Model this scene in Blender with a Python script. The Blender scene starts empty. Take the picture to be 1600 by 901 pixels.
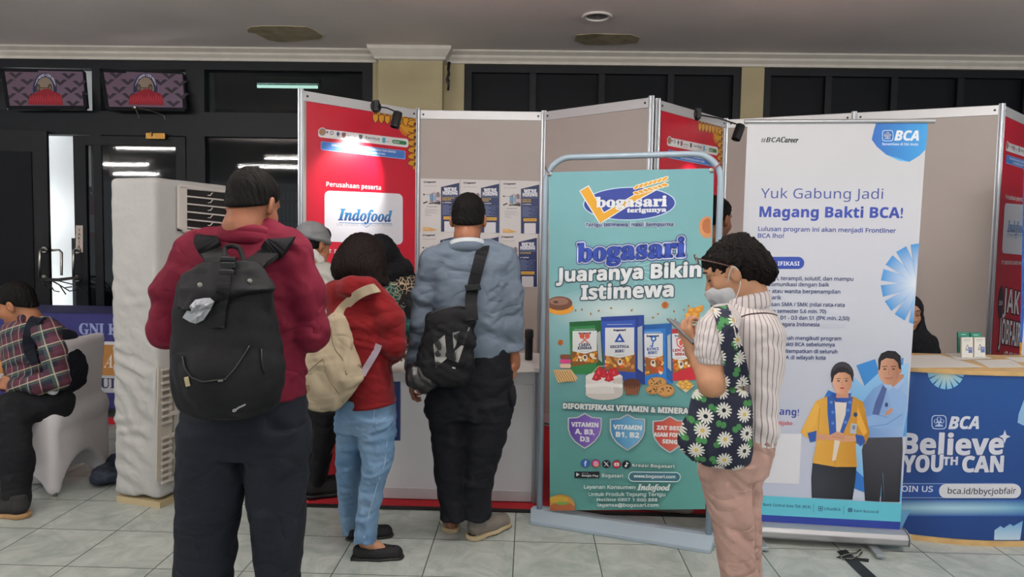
import bpy, bmesh, math, random
import numpy as np
from mathutils import Vector, Matrix
from mathutils.geometry import tessellate_polygon
random.seed(4); rng = np.random.default_rng(4)
SC = bpy.context.scene; COL = SC.collection

# ------------------------------------------------------------------ camera
FPX, PITCH, YAW, ROLL, EYE = 1122.0, -.062, -.0236, .0171, 1.45
_f = np.array([math.sin(YAW)*math.cos(PITCH), math.cos(YAW)*math.cos(PITCH), math.sin(PITCH)])
_r = np.cross(_f, [0, 0, 1]); _r /= np.linalg.norm(_r); _u = np.cross(_r, _f)
_c, _s = math.cos(ROLL), math.sin(ROLL)
CM = np.array([_c*_r+_s*_u, -_s*_r+_c*_u, _f]); EYEP = np.array([0, 0, EYE])
cam = bpy.data.cameras.new('camera'); cam.sensor_width = 36; cam.lens = FPX/1600*36; cam.clip_end = 200
camo = bpy.data.objects.new('camera', cam); COL.objects.link(camo)
mw = Matrix.Identity(4)
for i in range(3):
    mw[i][0], mw[i][1], mw[i][2], mw[i][3] = CM[0][i], CM[1][i], -CM[2][i], EYEP[i]
camo.matrix_world = mw; SC.camera = camo
def ray(px, py): return np.array([(px-800)/FPX, -(py-450.5)/FPX, 1.])@CM
def at(px, py, Y):                       # the point at distance Y seen at a photo pixel
    d = ray(px, py); return EYEP+d*(Y/d[1])
def onz(px, py, z):                      # the point at height z seen at a photo pixel
    d = ray(px, py); return EYEP+d*((z-EYE)/d[2])

# ------------------------------------------------------------------ world, light, exposure
def lin(c):
    if isinstance(c, str):
        c = c.lstrip('#'); c = [int(c[i:i+2], 16)/255 for i in (0, 2, 4)]
    return tuple(x/12.92 if x <= .04045 else ((x+.055)/1.055)**2.4 for x in c[:3])+(1.,)
W = bpy.data.worlds.new('world'); SC.world = W; W.use_nodes = True
W.node_tree.nodes['Background'].inputs[0].default_value = (.86, .93, 1., 1)
W.node_tree.nodes['Background'].inputs[1].default_value = .95
vs = SC.view_settings
vs.view_transform = 'Standard'; vs.look = 'None'; vs.gamma = 1; vs.exposure = -.1
try: vs.use_curve_mapping = False
except Exception: pass
try:
    SC.cycles.use_denoising = True; SC.cycles.max_bounces = 8
except Exception: pass
TUBE_W = 12.0; UP = 8.0

# ------------------------------------------------------------------ materials
def mat(name, col, rough=.6, metal=0, var=0, vscale=6, bump=0, bscale=80, spec=.4, emit=0, trans=0, alpha=1, bdist=.002, col2=None, sheen=0):
    m = bpy.data.materials.new(name); m.use_nodes = True; nt = m.node_tree; b = nt.nodes['Principled BSDF']
    c = lin(col); b.inputs['Base Color'].default_value = c
    b.inputs['Roughness'].default_value = rough; b.inputs['Metallic'].default_value = metal
    b.inputs['Specular IOR Level'].default_value = spec
    if sheen: b.inputs['Sheen Weight'].default_value = sheen
    if emit: b.inputs['Emission Color'].default_value = c; b.inputs['Emission Strength'].default_value = emit
    if trans: b.inputs['Transmission Weight'].default_value = trans
    if alpha < 1: b.inputs['Alpha'].default_value = alpha
    tc = nt.nodes.new('ShaderNodeTexCoord')
    if var:
        n = nt.nodes.new('ShaderNodeTexNoise'); n.inputs['Scale'].default_value = vscale; n.inputs['Detail'].default_value = 5
        nt.links.new(tc.outputs['Object'], n.inputs['Vector'])
        r = nt.nodes.new('ShaderNodeMix'); r.data_type = 'RGBA'
        c2 = lin(col2) if col2 else tuple(x*(1-var) for x in c[:3])+(1,)
        r.inputs[6].default_value = c; r.inputs[7].default_value = c2
        mr = nt.nodes.new('ShaderNodeMapRange'); mr.inputs[1].default_value = .35; mr.inputs[2].default_value = .68
        nt.links.new(n.outputs['Fac'], mr.inputs[0]); nt.links.new(mr.outputs[0], r.inputs[0])
        nt.links.new(r.outputs[2], b.inputs['Base Color'])
    if bump:
        n = nt.nodes.new('ShaderNodeTexNoise'); n.inputs['Scale'].default_value = bscale; n.inputs['Detail'].default_value = 3
        nt.links.new(tc.outputs['Object'], n.inputs['Vector'])
        bp = nt.nodes.new('ShaderNodeBump'); bp.inputs['Strength'].default_value = bump; bp.inputs['Distance'].default_value = bdist
        nt.links.new(n.outputs['Fac'], bp.inputs['Height']); nt.links.new(bp.outputs['Normal'], b.inputs['Normal'])
    return m
def attr_mat(name, rough=.5, spec=.4, bump=0):
    m = mat(name, '808080', rough, spec=spec, bump=bump, bscale=60); nt = m.node_tree
    a = nt.nodes.new('ShaderNodeAttribute'); a.attribute_name = 'Col'
    nt.links.new(a.outputs['Color'], nt.nodes['Principled BSDF'].inputs['Base Color']); return m
class N:                                  # tiny node helper
    def __init__(s, m): s.t = m.node_tree; s.b = s.t.nodes['Principled BSDF']
    def new(s, kind, **kw):
        n = s.t.nodes.new(kind)
        for k, v in kw.items(): setattr(n, k, v)
        return n
    def m(s, op, a, b=None, c=None):
        n = s.t.nodes.new('ShaderNodeMath'); n.operation = op
        for i, x in enumerate((a, b, c)):
            if x is None: continue
            if isinstance(x, (int, float)): n.inputs[i].default_value = x
            else: s.t.links.new(x, n.inputs[i])
        return n.outputs[0]
    def mix(s, f, a, b):
        n = s.t.nodes.new('ShaderNodeMix'); n.data_type = 'RGBA'
        for i, x in ((0, f), (6, a), (7, b)):
            if isinstance(x, (int, float)): n.inputs[i].default_value = x
            elif isinstance(x, (str, tuple)): n.inputs[i].default_value = lin(x) if isinstance(x, str) else x
            else: s.t.links.new(x, n.inputs[i])
        return n.outputs[2]
    def base(s, c): s.t.links.new(c, s.b.inputs['Base Color'])

# ------------------------------------------------------------------ objects
def tag(o, label, cat, group=None):
    o['label'] = label; o['category'] = cat
    if group: o['group'] = group
    return o
def thing(name, label, cat, loc=(0, 0, 0), group=None):
    o = bpy.data.objects.new(name, None); COL.objects.link(o); o.location = [float(x) for x in loc]; o.empty_display_size = .1
    return tag(o, label, cat, group)
def raw(name, V, Fc, mats, parent=None, smooth=False, mi=None, cols=None, bev=0, loc=None, kind=None, autos=None):
    V = np.asarray(V, float)
    o0 = np.zeros(3)
    if parent is not None:
        q = parent
        while q is not None: o0 = o0+np.array(q.location); q = q.parent
    if loc is not None and parent is None: o0 = np.array(loc, float)
    me = bpy.data.meshes.new(name)
    me.from_pydata((V-o0).tolist(), [], Fc if isinstance(Fc, list) else Fc.tolist())
    for m in (mats if isinstance(mats, (list, tuple)) else [mats]): me.materials.append(m)
    if mi is not None: me.polygons.foreach_set('material_index', list(mi))
    if smooth: me.polygons.foreach_set('use_smooth', [True]*len(me.polygons))
    if cols is not None:
        a = me.color_attributes.new('Col', 'FLOAT_COLOR', 'POINT')
        a.data.foreach_set('color', np.asarray(cols, np.float32).ravel())
    me.update()
    o = bpy.data.objects.new(name, me); COL.objects.link(o)
    if parent is not None: o.parent = parent
    else: o.location = o0
    if bev:
        b = o.modifiers.new('bevel', 'BEVEL'); b.width = bev; b.segments = 2; b.limit_method = 'ANGLE'; b.angle_limit = .6
    if kind: o['kind'] = kind
    return o
class MB:                                 # collects solid shapes, links them as one mesh
    def __init__(s): s.V = []; s.F = []; s.M = []; s.mi = 0
    def add(s, V, Fc):
        n = len(s.V); s.V += [tuple(map(float, v)) for v in V]; s.F += [[n+i for i in f] for f in Fc]; s.M += [s.mi]*len(Fc); return s
    def hexa(s, p):                       # 8 corners: bottom 4, top 4
        return s.add(p, [[3, 2, 1, 0], [4, 5, 6, 7], [0, 1, 5, 4], [1, 2, 6, 5], [2, 3, 7, 6], [3, 0, 4, 7]])
    def box(s, lo, hi):
        (a, b, c), (d, e, f) = lo, hi
        return s.hexa([(a, b, c), (d, b, c), (d, e, c), (a, e, c), (a, b, f), (d, b, f), (d, e, f), (a, e, f)])
    def obox(s, c, ax, ay, az):           # centre and three half-axis vectors
        c, ax, ay, az = (np.array(x, float) for x in (c, ax, ay, az))
        return s.hexa([c-ax-ay-az, c+ax-ay-az, c+ax+ay-az, c-ax+ay-az, c-ax-ay+az, c+ax-ay+az, c+ax+ay+az, c-ax+ay+az])
    def bar(s, p0, p1, w, t, up=(0, 0, 1)):
        p0, p1 = np.array(p0, float), np.array(p1, float); d = p1-p0; L = np.linalg.norm(d); d /= L
        x = np.cross(d, up)
        if np.linalg.norm(x) < 1e-4: x = np.cross(d, (0, 1, 0))
        x /= np.linalg.norm(x); y = np.cross(x, d)
        return s.obox((p0+p1)/2, d*L/2, x*w/2, y*t/2)
    def tube(s, pts, r, n=10, cap=True):
        P = [np.array(p, float) for p in pts]; R = r if isinstance(r, (list, tuple)) else [r]*len(P)
        V = []; Fc = []; prev = None
        for i, p in enumerate(P):
            d = P[min(i+1, len(P)-1)]-P[max(i-1, 0)]; d = d/(np.linalg.norm(d)+1e-12)
            if prev is None:
                a = np.cross(d, (0, 0, 1))
                if np.linalg.norm(a) < .1: a = np.cross(d, (0, 1, 0))
            else: a = prev-d*(prev@d)
            a = a/np.linalg.norm(a); prev = a; b = np.cross(d, a)
            for k in range(n):
                t = 2*math.pi*k/n; V.append(p+(a*math.cos(t)+b*math.sin(t))*R[i])
        for i in range(len(P)-1):
            for k in range(n):
                Fc.append([i*n+k, i*n+(k+1) % n, (i+1)*n+(k+1) % n, (i+1)*n+k])
        if cap: Fc += [list(range(n))[::-1], [(len(P)-1)*n+k for k in range(n)]]
        return s.add(V, Fc)
    def ribbon(s, pts, wdir, w, t):       # flat strap along pts
        P = [np.array(p, float) for p in pts]; V = []; Fc = []
        for i, p in enumerate(P):
            d = P[min(i+1, len(P)-1)]-P[max(i-1, 0)]; d = d/(np.linalg.norm(d)+1e-12)
            wd = np.array(wdir[i] if isinstance(wdir, list) else wdir, float); wd = wd-d*(wd@d); wd /= np.linalg.norm(wd); nn = np.cross(d, wd)
            for a, b in ((-1, -1), (1, -1), (1, 1), (-1, 1)): V.append(p+wd*a*w/2+nn*b*t/2)
        for i in range(len(P)-1):
            for k in range(4): Fc.append([i*4+k, i*4+(k+1) % 4, i*4+4+(k+1) % 4, i*4+4+k])
        Fc += [[3, 2, 1, 0], [len(P)*4-4+k for k in range(4)]]
        return s.add(V, Fc)
    def lathe(s, c, prof, n=24, ax=(0, 0, 1)):   # prof: (radius, height)
        c = np.array(c, float); az = np.array(ax, float); az /= np.linalg.norm(az)
        a = np.cross(az, (0, 1, 0))
        if np.linalg.norm(a) < .1: a = np.cross(az, (1, 0, 0))
        a /= np.linalg.norm(a); b = np.cross(az, a); V = []; Fc = []
        for r, h in prof:
            for k in range(n):
                t = 2*math.pi*k/n; V.append(c+az*h+(a*math.cos(t)+b*math.sin(t))*max(r, 1e-5))
        for i in range(len(prof)-1):
            for k in range(n): Fc.append([i*n+k, i*n+(k+1) % n, (i+1)*n+(k+1) % n, (i+1)*n+k])
        Fc += [list(range(n))[::-1], [(len(prof)-1)*n+k for k in range(n)]]
        return s.add(V, Fc)
    def prism(s, poly, ex):               # closed planar polygon (3-D points) extruded by vector ex
        P = [np.array(p, float) for p in poly]; ex = np.array(ex, float); n = len(P)
        tri = tessellate_polygon([[Vector(p) for p in P]])
        Fc = [list(t) for t in tri]+[[n+i for i in t][::-1] for t in tri]+[[i, (i+1) % n, n+(i+1) % n, n+i] for i in range(n)]
        return s.add(P+[p+ex for p in P], Fc)
    def build(s, name, mats, parent=None, bev=0, smooth=False, loc=None, kind=None):
        o = raw(name, s.V, s.F, mats, parent, smooth, s.M, bev=bev, loc=loc, kind=kind)
        bm = bmesh.new(); bm.from_mesh(o.data); bmesh.ops.recalc_face_normals(bm, faces=bm.faces); bm.to_mesh(o.data); bm.free()
        return o
def shade_auto(o, ang=.7):
    me = o.data; me.polygons.foreach_set('use_smooth', [True]*len(me.polygons))
    bm = bmesh.new(); bm.from_mesh(me)
    for e in bm.edges:
        if len(e.link_faces) == 2 and e.calc_face_angle(0) > ang: e.smooth = False
    bm.to_mesh(me); bm.free(); return o

# ------------------------------------------------------------------ flat printed artwork
_MAP = {'B': (0x1d5d4, 0x1d5ee, 0x1d7ec), 'R': (0x1d5a0, 0x1d5ba, 0x1d7e2), 'S': (0x1d400, 0x1d41a, 0x1d7ce),
        'I': (0x1d468, 0x1d482, None), 'Z': (0x1d63c, 0x1d656, 0x1d7ec), 'P': None}
def styled(t, st):
    m = _MAP[st]
    if not m: return t
    o = ''
    for ch in t:
        if 'A' <= ch <= 'Z': o += chr(m[0]+ord(ch)-65)
        elif 'a' <= ch <= 'z': o += chr(m[1]+ord(ch)-97)
        elif '0' <= ch <= '9' and m[2]: o += chr(m[2]+ord(ch)-48)
        else: o += ch
    return o
_G = {}
def glyphs(t, st):
    k = (t, st)
    if k not in _G:
        c = bpy.data.curves.new('t', 'FONT'); c.body = styled(t, st); c.size = 1; c.resolution_u = 2; c.fill_mode = 'FRONT'
        o = bpy.data.objects.new('t', c); COL.objects.link(o)
        me = bpy.data.meshes.new_from_object(o)
        V = np.array([v.co[:2] for v in me.vertices]).reshape(-1, 2); Fc = [list(p.vertices) for p in me.polygons]
        cnt = {}
        for f in Fc:
            for a, b in zip(f, f[1:]+f[:1]):
                e = (min(a, b), max(a, b)); cnt[e] = cnt.get(e, 0)+1
        E = [e for e, n in cnt.items() if n == 1]
        bpy.data.objects.remove(o); bpy.data.meshes.remove(me); bpy.data.curves.remove(c)
        _G[k] = (V, Fc, E)
    return _G[k]
_CAP = {}
def cap_h(st):
    if st not in _CAP: _CAP[st] = glyphs('H', st)[0][:, 1].max()
    return _CAP[st]
def hexlerp(a, b, t):
    a, b = (lin(x) if isinstance(x, str) else x for x in (a, b)); return tuple(a[i]+(b[i]-a[i])*t for i in range(3))+(1,)
class Art:
    """Printed graphics on a surface. uv: photo pixel -> (a, b) metres on the surface; pos: (a, b, height) -> 3-D."""
    def __init__(s, uv, pos, step=2.2e-5, maxa=0): s.uv, s.pos, s.V, s.F, s.C, s.h, s.step, s.maxa = uv, pos, [], [], [], 0., step, maxa
    def _add(s, AB, Fc, C):
        if s.maxa:                        # on a curved surface: split wide triangles so that they follow it
            AB = [tuple(p) for p in AB]; C = list(C); out = []; st = [list(f) for f in Fc]
            while st:
                f = st.pop(); xs = [AB[i][0] for i in f]
                if len(f) == 3 and max(xs)-min(xs) > s.maxa:
                    k = max(range(3), key=lambda k: abs(AB[f[k]][0]-AB[f[(k+1) % 3]][0])); a, b, c = f[k], f[(k+1) % 3], f[(k+2) % 3]
                    AB.append(((AB[a][0]+AB[b][0])/2, (AB[a][1]+AB[b][1])/2)); C.append(tuple((C[a][j]+C[b][j])/2 for j in range(4))); m = len(AB)-1; st += [[a, m, c], [m, b, c]]
                elif len(f) == 4 and max(xs)-min(xs) > s.maxa: st += [[f[0], f[1], f[2]], [f[0], f[2], f[3]]]
                else: out.append(f)
            Fc = out
        n = len(s.V)
        s.V += [s.pos(a, b, s.h) for a, b in AB]; s.C += C; s.F += [[n+i for i in f] for f in Fc]
    def up(s): s.h += s.step
    def col(s, c, x=0, y=0):
        if callable(c): c = c(x, y)
        return lin(c) if isinstance(c, str) else c
    def poly(s, pts, c, up=True):
        if up: s.up()
        AB = [s.uv(*p) for p in pts]
        tri = tessellate_polygon([[Vector((a, b, 0)) for a, b in AB]])
        s._add(AB, [list(t) for t in tri], [s.col(c, *p) for p in pts])
    def rect(s, x0, y0, x1, y1, c, n=1, m=1, up=True):
        if up: s.up()
        P = [(x0+(x1-x0)*i/n, y0+(y1-y0)*j/m) for j in range(m+1) for i in range(n+1)]
        s._add([s.uv(*p) for p in P], [[j*(n+1)+i, j*(n+1)+i+1, (j+1)*(n+1)+i+1, (j+1)*(n+1)+i] for j in range(m) for i in range(n)], [s.col(c, *p) for p in P])
    def quad(s, p, c, n=1, m=1):
        s.up(); p = [np.array(q, float) for q in p]; P = []; C = []
        for j in range(m+1):
            for i in range(n+1):
                u, v = i/n, j/m; q = (p[0]*(1-u)+p[1]*u)*(1-v)+(p[3]*(1-u)+p[2]*u)*v; P.append(q)
                C.append(s.col(c, u, v) if callable(c) else s.col(c))
        s._add([s.uv(*q) for q in P], [[j*(n+1)+i, j*(n+1)+i+1, (j+1)*(n+1)+i+1, (j+1)*(n+1)+i] for j in range(m) for i in range(n)], C)
    def ell(s, cx, cy, rx, ry, c, rot=0, n=20, up=True, a0=0, a1=2*math.pi):
        cr, sr = math.cos(rot), math.sin(rot)
        s.poly([(cx+rx*math.cos(t)*cr-ry*math.sin(t)*sr, cy+rx*math.cos(t)*sr+ry*math.sin(t)*cr) for t in (a0+(a1-a0)*k/n for k in range(n))], c, up)
    def rrect(s, x0, y0, x1, y1, r, c, sk=0):        # sk: slope of the horizontal edges (pixels per pixel)
        P = []
        for cx, cy, t0 in ((x1-r, y0+r, -90), (x1-r, y1-r, 0), (x0+r, y1-r, 90), (x0+r, y0+r, 180)):
            P += [(cx+r*math.cos(math.radians(t0+k*18)), cy+r*math.sin(math.radians(t0+k*18))) for k in range(6)]
        s.poly([(x, y+(x-x0)*sk) for x, y in P], c)
    def rslice(s, x0, y0, x1, y1, r, c, n=24):       # rounded bar cut in upright strips, follows curved surfaces
        s.up(); X = [x0+r*(1-math.cos(k*math.pi/10)) for k in range(6)]; X = X+list(np.linspace(x0+r, x1-r, n)[1:-1])+[x0+x1-x for x in X[::-1]]
        def dy(x): d = max(0, x0+r-x, x-(x1-r)); return r-math.sqrt(max(0, r*r-d*d))
        P = [p for x in X for p in ((x, y0+dy(x)), (x, y1-dy(x)))]
        s._add([s.uv(*p) for p in P], [[2*i, 2*i+2, 2*i+3, 2*i+1] for i in range(len(X)-1)], [s.col(c)]*len(P))
    def line(s, pts, w, c, closed=False):
        s.up(); P = [np.array(p, float) for p in pts]
        if closed: P.append(P[0])
        for a, b in zip(P, P[1:]):
            d = b-a; L = np.linalg.norm(d)
            if L < 1e-6: continue
            nn = np.array([-d[1], d[0]])/L*w/2; e = d/L*w*.3
            s.poly([a-e+nn, b+e+nn, b+e-nn, a-e-nn], c, up=False)
    def text(s, t, x0, y0, x1=None, y1=None, h=10, st='R', c='000000', out=(), fat=0, an='l', shear=0):
        """baseline from (x0, y0) to (x1, y1); h = cap height in pixels; out = [(px width, colour)] drawn behind"""
        V, Fc, E = glyphs(t, st)
        if len(V) == 0: return
        p0 = np.array(s.uv(x0, y0)); ref = np.array(s.uv(x0, y0-h)); hb = np.linalg.norm(ref-p0)
        up = np.array([0, 1.]); mn, mx = V[:, 0].min(), V[:, 0].max(); sy = hb/cap_h(st)
        if x1 is None:
            q = np.array(s.uv(x0+10, y0+(0 if y1 is None else y1))); d = q-p0; d /= np.linalg.norm(d); sx = sy
            if an == 'c': p0 = p0-d*sx*(mx-mn)/2
        else:
            q = np.array(s.uv(x1, y0 if y1 is None else y1)); d = q-p0; L = np.linalg.norm(d); d /= L; sx = L/(mx-mn)
        X = (V[:, 0]-mn)*sx; Y = V[:, 1]*sy; X = X+shear*Y
        AB = p0+X[:, None]*d+Y[:, None]*up
        pxm = hb/h
        for w, cc in list(out)+([(fat, c)] if fat else []):
            s.up(); s.stroke(AB, E, w*pxm, s.col(cc))
        s.up(); 
        if callable(c):
            yy = V[:, 1]/cap_h(st); C = [s.col(c(0, float(k))) for k in yy]
        else: C = [s.col(c)]*len(AB)
        s._add(AB, Fc, C)
    def stroke(s, AB, E, w, c):
        done = set()
        for a, b in E:
            p, q = AB[a], AB[b]; d = q-p; L = np.linalg.norm(d)
            if L < 1e-9: continue
            nn = np.array([-d[1], d[0]])/L*w
            s._add([p+nn, q+nn, q-nn, p-nn], [[0, 1, 2, 3]], [c]*4)
            for k in (a, b):
                if k in done: continue
                done.add(k)
                s._add([AB[k]+w*np.array([math.cos(t), math.sin(t)]) for t in np.arange(8)*math.pi/4], [list(range(8))], [c]*8)
    def build(s, name, m, parent=None): return raw(name, s.V, s.F, m, parent, cols=s.C)
def plane_maps(O, U, V=(0, 0, 1)):
    """maps for a flat sheet through O with horizontal axis U; normal towards the viewer"""
    O, U, V = (np.array(x, float) for x in (O, U, V)); U = U/np.linalg.norm(U); V = V-U*(U@V); V = V/np.linalg.norm(V)
    Nn = np.cross(U, V)
    if Nn@(EYEP-O) < 0: Nn = -Nn
    def uv(x, y):
        d = ray(x, y); t = ((O-EYEP)@Nn)/(d@Nn); P = EYEP+d*t-O; return (float(P@U), float(P@V))
    def pos(a, b, h): return tuple(O+U*a+V*b+Nn*(h+.0008))
    return uv, pos

# ------------------------------------------------------------------ smooth bodies from distance fields
def smin(a, b, k):
    if k <= 0: return np.minimum(a, b)
    h = np.maximum(k-np.abs(a-b), 0)/k; return np.minimum(a, b)-h*h*k*.25
def smax(a, b, k): return -smin(-a, -b, k)
def rotm(yaw=0, pitch=0, roll=0):         # yaw about z, then pitch about local x, then roll about local y (degrees)
    return np.array(Matrix.Rotation(math.radians(yaw), 3, 'Z')@Matrix.Rotation(math.radians(pitch), 3, 'X')@Matrix.Rotation(math.radians(roll), 3, 'Y'))
class Sdf:
    def __init__(s, res=.006): s.res = res; s.P = []; s.cuts = []; s.disps = []
    def add(s, fn, lo, hi, k=.02, op='u'): s.P.append((fn, np.array(lo, float), np.array(hi, float), k, op)); return s
    def cone(s, p0, p1, r0, r1=None, k=.02, op='u'):
        p0, p1 = np.array(p0, float), np.array(p1, float); r1 = r0 if r1 is None else r1; d = p1-p0; L2 = max(d@d, 1e-9); R = max(r0, r1)
        def fn(x, y, z):
            x, y, z = x-p0[0], y-p0[1], z-p0[2]
            t = np.clip((x*d[0]+y*d[1]+z*d[2])/L2, 0, 1)
            return np.sqrt((x-t*d[0])**2+(y-t*d[1])**2+(z-t*d[2])**2)-(r0+(r1-r0)*t)
        return s.add(fn, np.minimum(p0, p1)-R, np.maximum(p0, p1)+R, k, op)
    def chain(s, pts, rad, k=.02, op='u'):
        for i in range(len(pts)-1): s.cone(pts[i], pts[i+1], rad[i], rad[i+1], k, op)
        return s
    def ell(s, c, r, R=None, k=.02, op='u'):
        c, r = np.array(c, float), np.array(r, float); R = np.eye(3) if R is None else np.array(R)
        def fn(x, y, z):
            x, y, z = x-c[0], y-c[1], z-c[2]
            a = [(x*R[0][i]+y*R[1][i]+z*R[2][i])/r[i] for i in range(3)]
            k0 = np.sqrt(a[0]**2+a[1]**2+a[2]**2); k1 = np.sqrt((a[0]/r[0])**2+(a[1]/r[1])**2+(a[2]/r[2])**2)+1e-9
            return k0*(k0-1)/k1
        e = np.sqrt(((R*r)**2).sum(1)); return s.add(fn, c-e, c+e, k, op)
    def box(s, c, hlf, R=None, rnd=.02, k=.02, op='u'):
        c, hlf = np.array(c, float), np.array(hlf, float); R = np.eye(3) if R is None else np.array(R)
        def fn(x, y, z):
            x, y, z = x-c[0], y-c[1], z-c[2]
            q = [np.abs(x*R[0][i]+y*R[1][i]+z*R[2][i])-(hlf[i]-rnd) for i in range(3)]
            return np.sqrt(np.maximum(q[0], 0)**2+np.maximum(q[1], 0)**2+np.maximum(q[2], 0)**2)+np.minimum(np.maximum(q[0], np.maximum(q[1], q[2])), 0)-rnd
        e = (np.abs(R)*hlf).sum(1); return s.add(fn, c-e, c+e, k, op)
    def loft(s, rows, k=.02, n=2.2, op='u', flat=True):   # rows: (z, cx, cy, rx, ry[, yaw degrees])
        rows = sorted([tuple(r)+(0,)*(6-len(r)) for r in rows]); A = np.array(rows, float)
        zz = np.linspace(A[0, 0], A[-1, 0], 80); B = [np.interp(zz, A[:, 0], A[:, i]) for i in range(1, 6)]
        ker = np.array([1, 2, 3, 2, 1.])/9; pad = lambda v: np.convolve(np.pad(v, 2, mode='reflect', reflect_type='odd'), ker, 'valid')
        B = [pad(v) for v in B]
        def fn(x, y, z):
            zc = np.clip(z, zz[0], zz[-1]); cx, cy, rx, ry, yw = (np.interp(zc.ravel(), zz, v).reshape(zc.shape) for v in B)
            co, si = np.cos(np.radians(yw)), np.sin(np.radians(yw)); dx, dy = x-cx, y-cy
            a = np.abs(dx*co+dy*si)/rx; b = np.abs(-dx*si+dy*co)/ry
            q = (a**n+b**n)**(1/n); d = (q-1)*np.minimum(rx, ry)*(.5+.5*np.clip(q, .2, 1))
            dz = np.maximum(zz[0]-z, z-zz[-1])
            return np.where(dz > 0, np.sqrt(np.maximum(d, 0)**2+dz**2), np.maximum(d, dz)) if flat else smax(d, dz, .05)
        R = np.maximum(A[:, 3], A[:, 4])
        lo = [(A[:, 1]-R).min(), (A[:, 2]-R).min(), A[0, 0]]; hi = [(A[:, 1]+R).max(), (A[:, 2]+R).max(), A[-1, 0]]
        return s.add(fn, lo, hi, k, op)
    def cut(s, fn, k=.0): s.cuts.append((fn, k)); return s      # keep where fn < 0
    def plane(s, p, nrm, k=.0):           # remove the side the normal points to
        p, nrm = np.array(p, float), np.array(nrm, float); nrm /= np.linalg.norm(nrm)
        return s.cut(lambda x, y, z: (x-p[0])*nrm[0]+(y-p[1])*nrm[1]+(z-p[2])*nrm[2], k)
    def folds(s, amp, wl, d=(0, 0, 1), seed=0, where=None):     # cloth folds: ridges stacked along d
        g = np.random.default_rng(seed); d = np.array(d, float); d /= np.linalg.norm(d); ks = []
        for i in range(5):
            v = d+g.normal(size=3)*.45; v /= np.linalg.norm(v); ks.append((v*2*math.pi/(wl*g.uniform(.7, 1.6)), g.uniform(0, 6.3), g.normal(size=3)*2*math.pi/(wl*4), g.uniform(0, 6.3), 1.))
        for i in range(4):
            v = d+g.normal(size=3)*.6; v /= np.linalg.norm(v); ks.append((v*2*math.pi/(wl*g.uniform(.36, .6)), g.uniform(0, 6.3), g.normal(size=3)*2*math.pi/(wl*2.2), g.uniform(0, 6.3), .42))
        def fn(x, y, z):
            o = 0
            for v, p, w, q, wt in ks:
                ph = x*v[0]+y*v[1]+z*v[2]+p+1.6*np.sin(x*w[0]+y*w[1]+z*w[2]+q)
                o = o+wt*(.55*np.sin(ph)+.75*(.64-np.abs(np.sin(ph*.62+q))))*(.5+.5*np.sin(x*w[2]+y*w[0]+z*w[1]+p))
            o = o*amp/2.2
            return o if where is None else o*where(x, y, z)
        s.disps.append(fn); return s
    def mesh(s):
        h = s.res; U = [p for p in s.P if p[4] == 'u']; pad = 3*h+.004
        lo = np.min([p[1] for p in U], 0)-pad; hi = np.max([p[2] for p in U], 0)+pad
        nn = np.ceil((hi-lo)/h).astype(int)+1
        ax = [(lo[i]+h*np.arange(nn[i])).astype(np.float32) for i in range(3)]
        D = np.full(nn, .5, np.float32)
        for fn, a, b, k, op in s.P:
            m = k+2*h+.01; i0 = np.clip(((a-m-lo)/h).astype(int), 0, nn); i1 = np.clip(((b+m-lo)/h).astype(int)+2, 0, nn)
            if (i1 <= i0).any(): continue
            sl = tuple(slice(i0[i], i1[i]) for i in range(3))
            X, Y, Z = (ax[0][sl[0]][:, None, None], ax[1][sl[1]][None, :, None], ax[2][sl[2]][None, None, :])
            d = fn(X, Y, Z).astype(np.float32)
            D[sl] = smin(D[sl], d, k) if op == 'u' else smax(D[sl], -d, k)
        X, Y, Z = ax[0][:, None, None], ax[1][None, :, None], ax[2][None, None, :]
        for fn in s.disps: D += fn(X, Y, Z).astype(np.float32)
        for fn, k in s.cuts: D = smax(D, fn(X, Y, Z).astype(np.float32)+0*D, k)
        return nets(D, lo, h)
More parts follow.
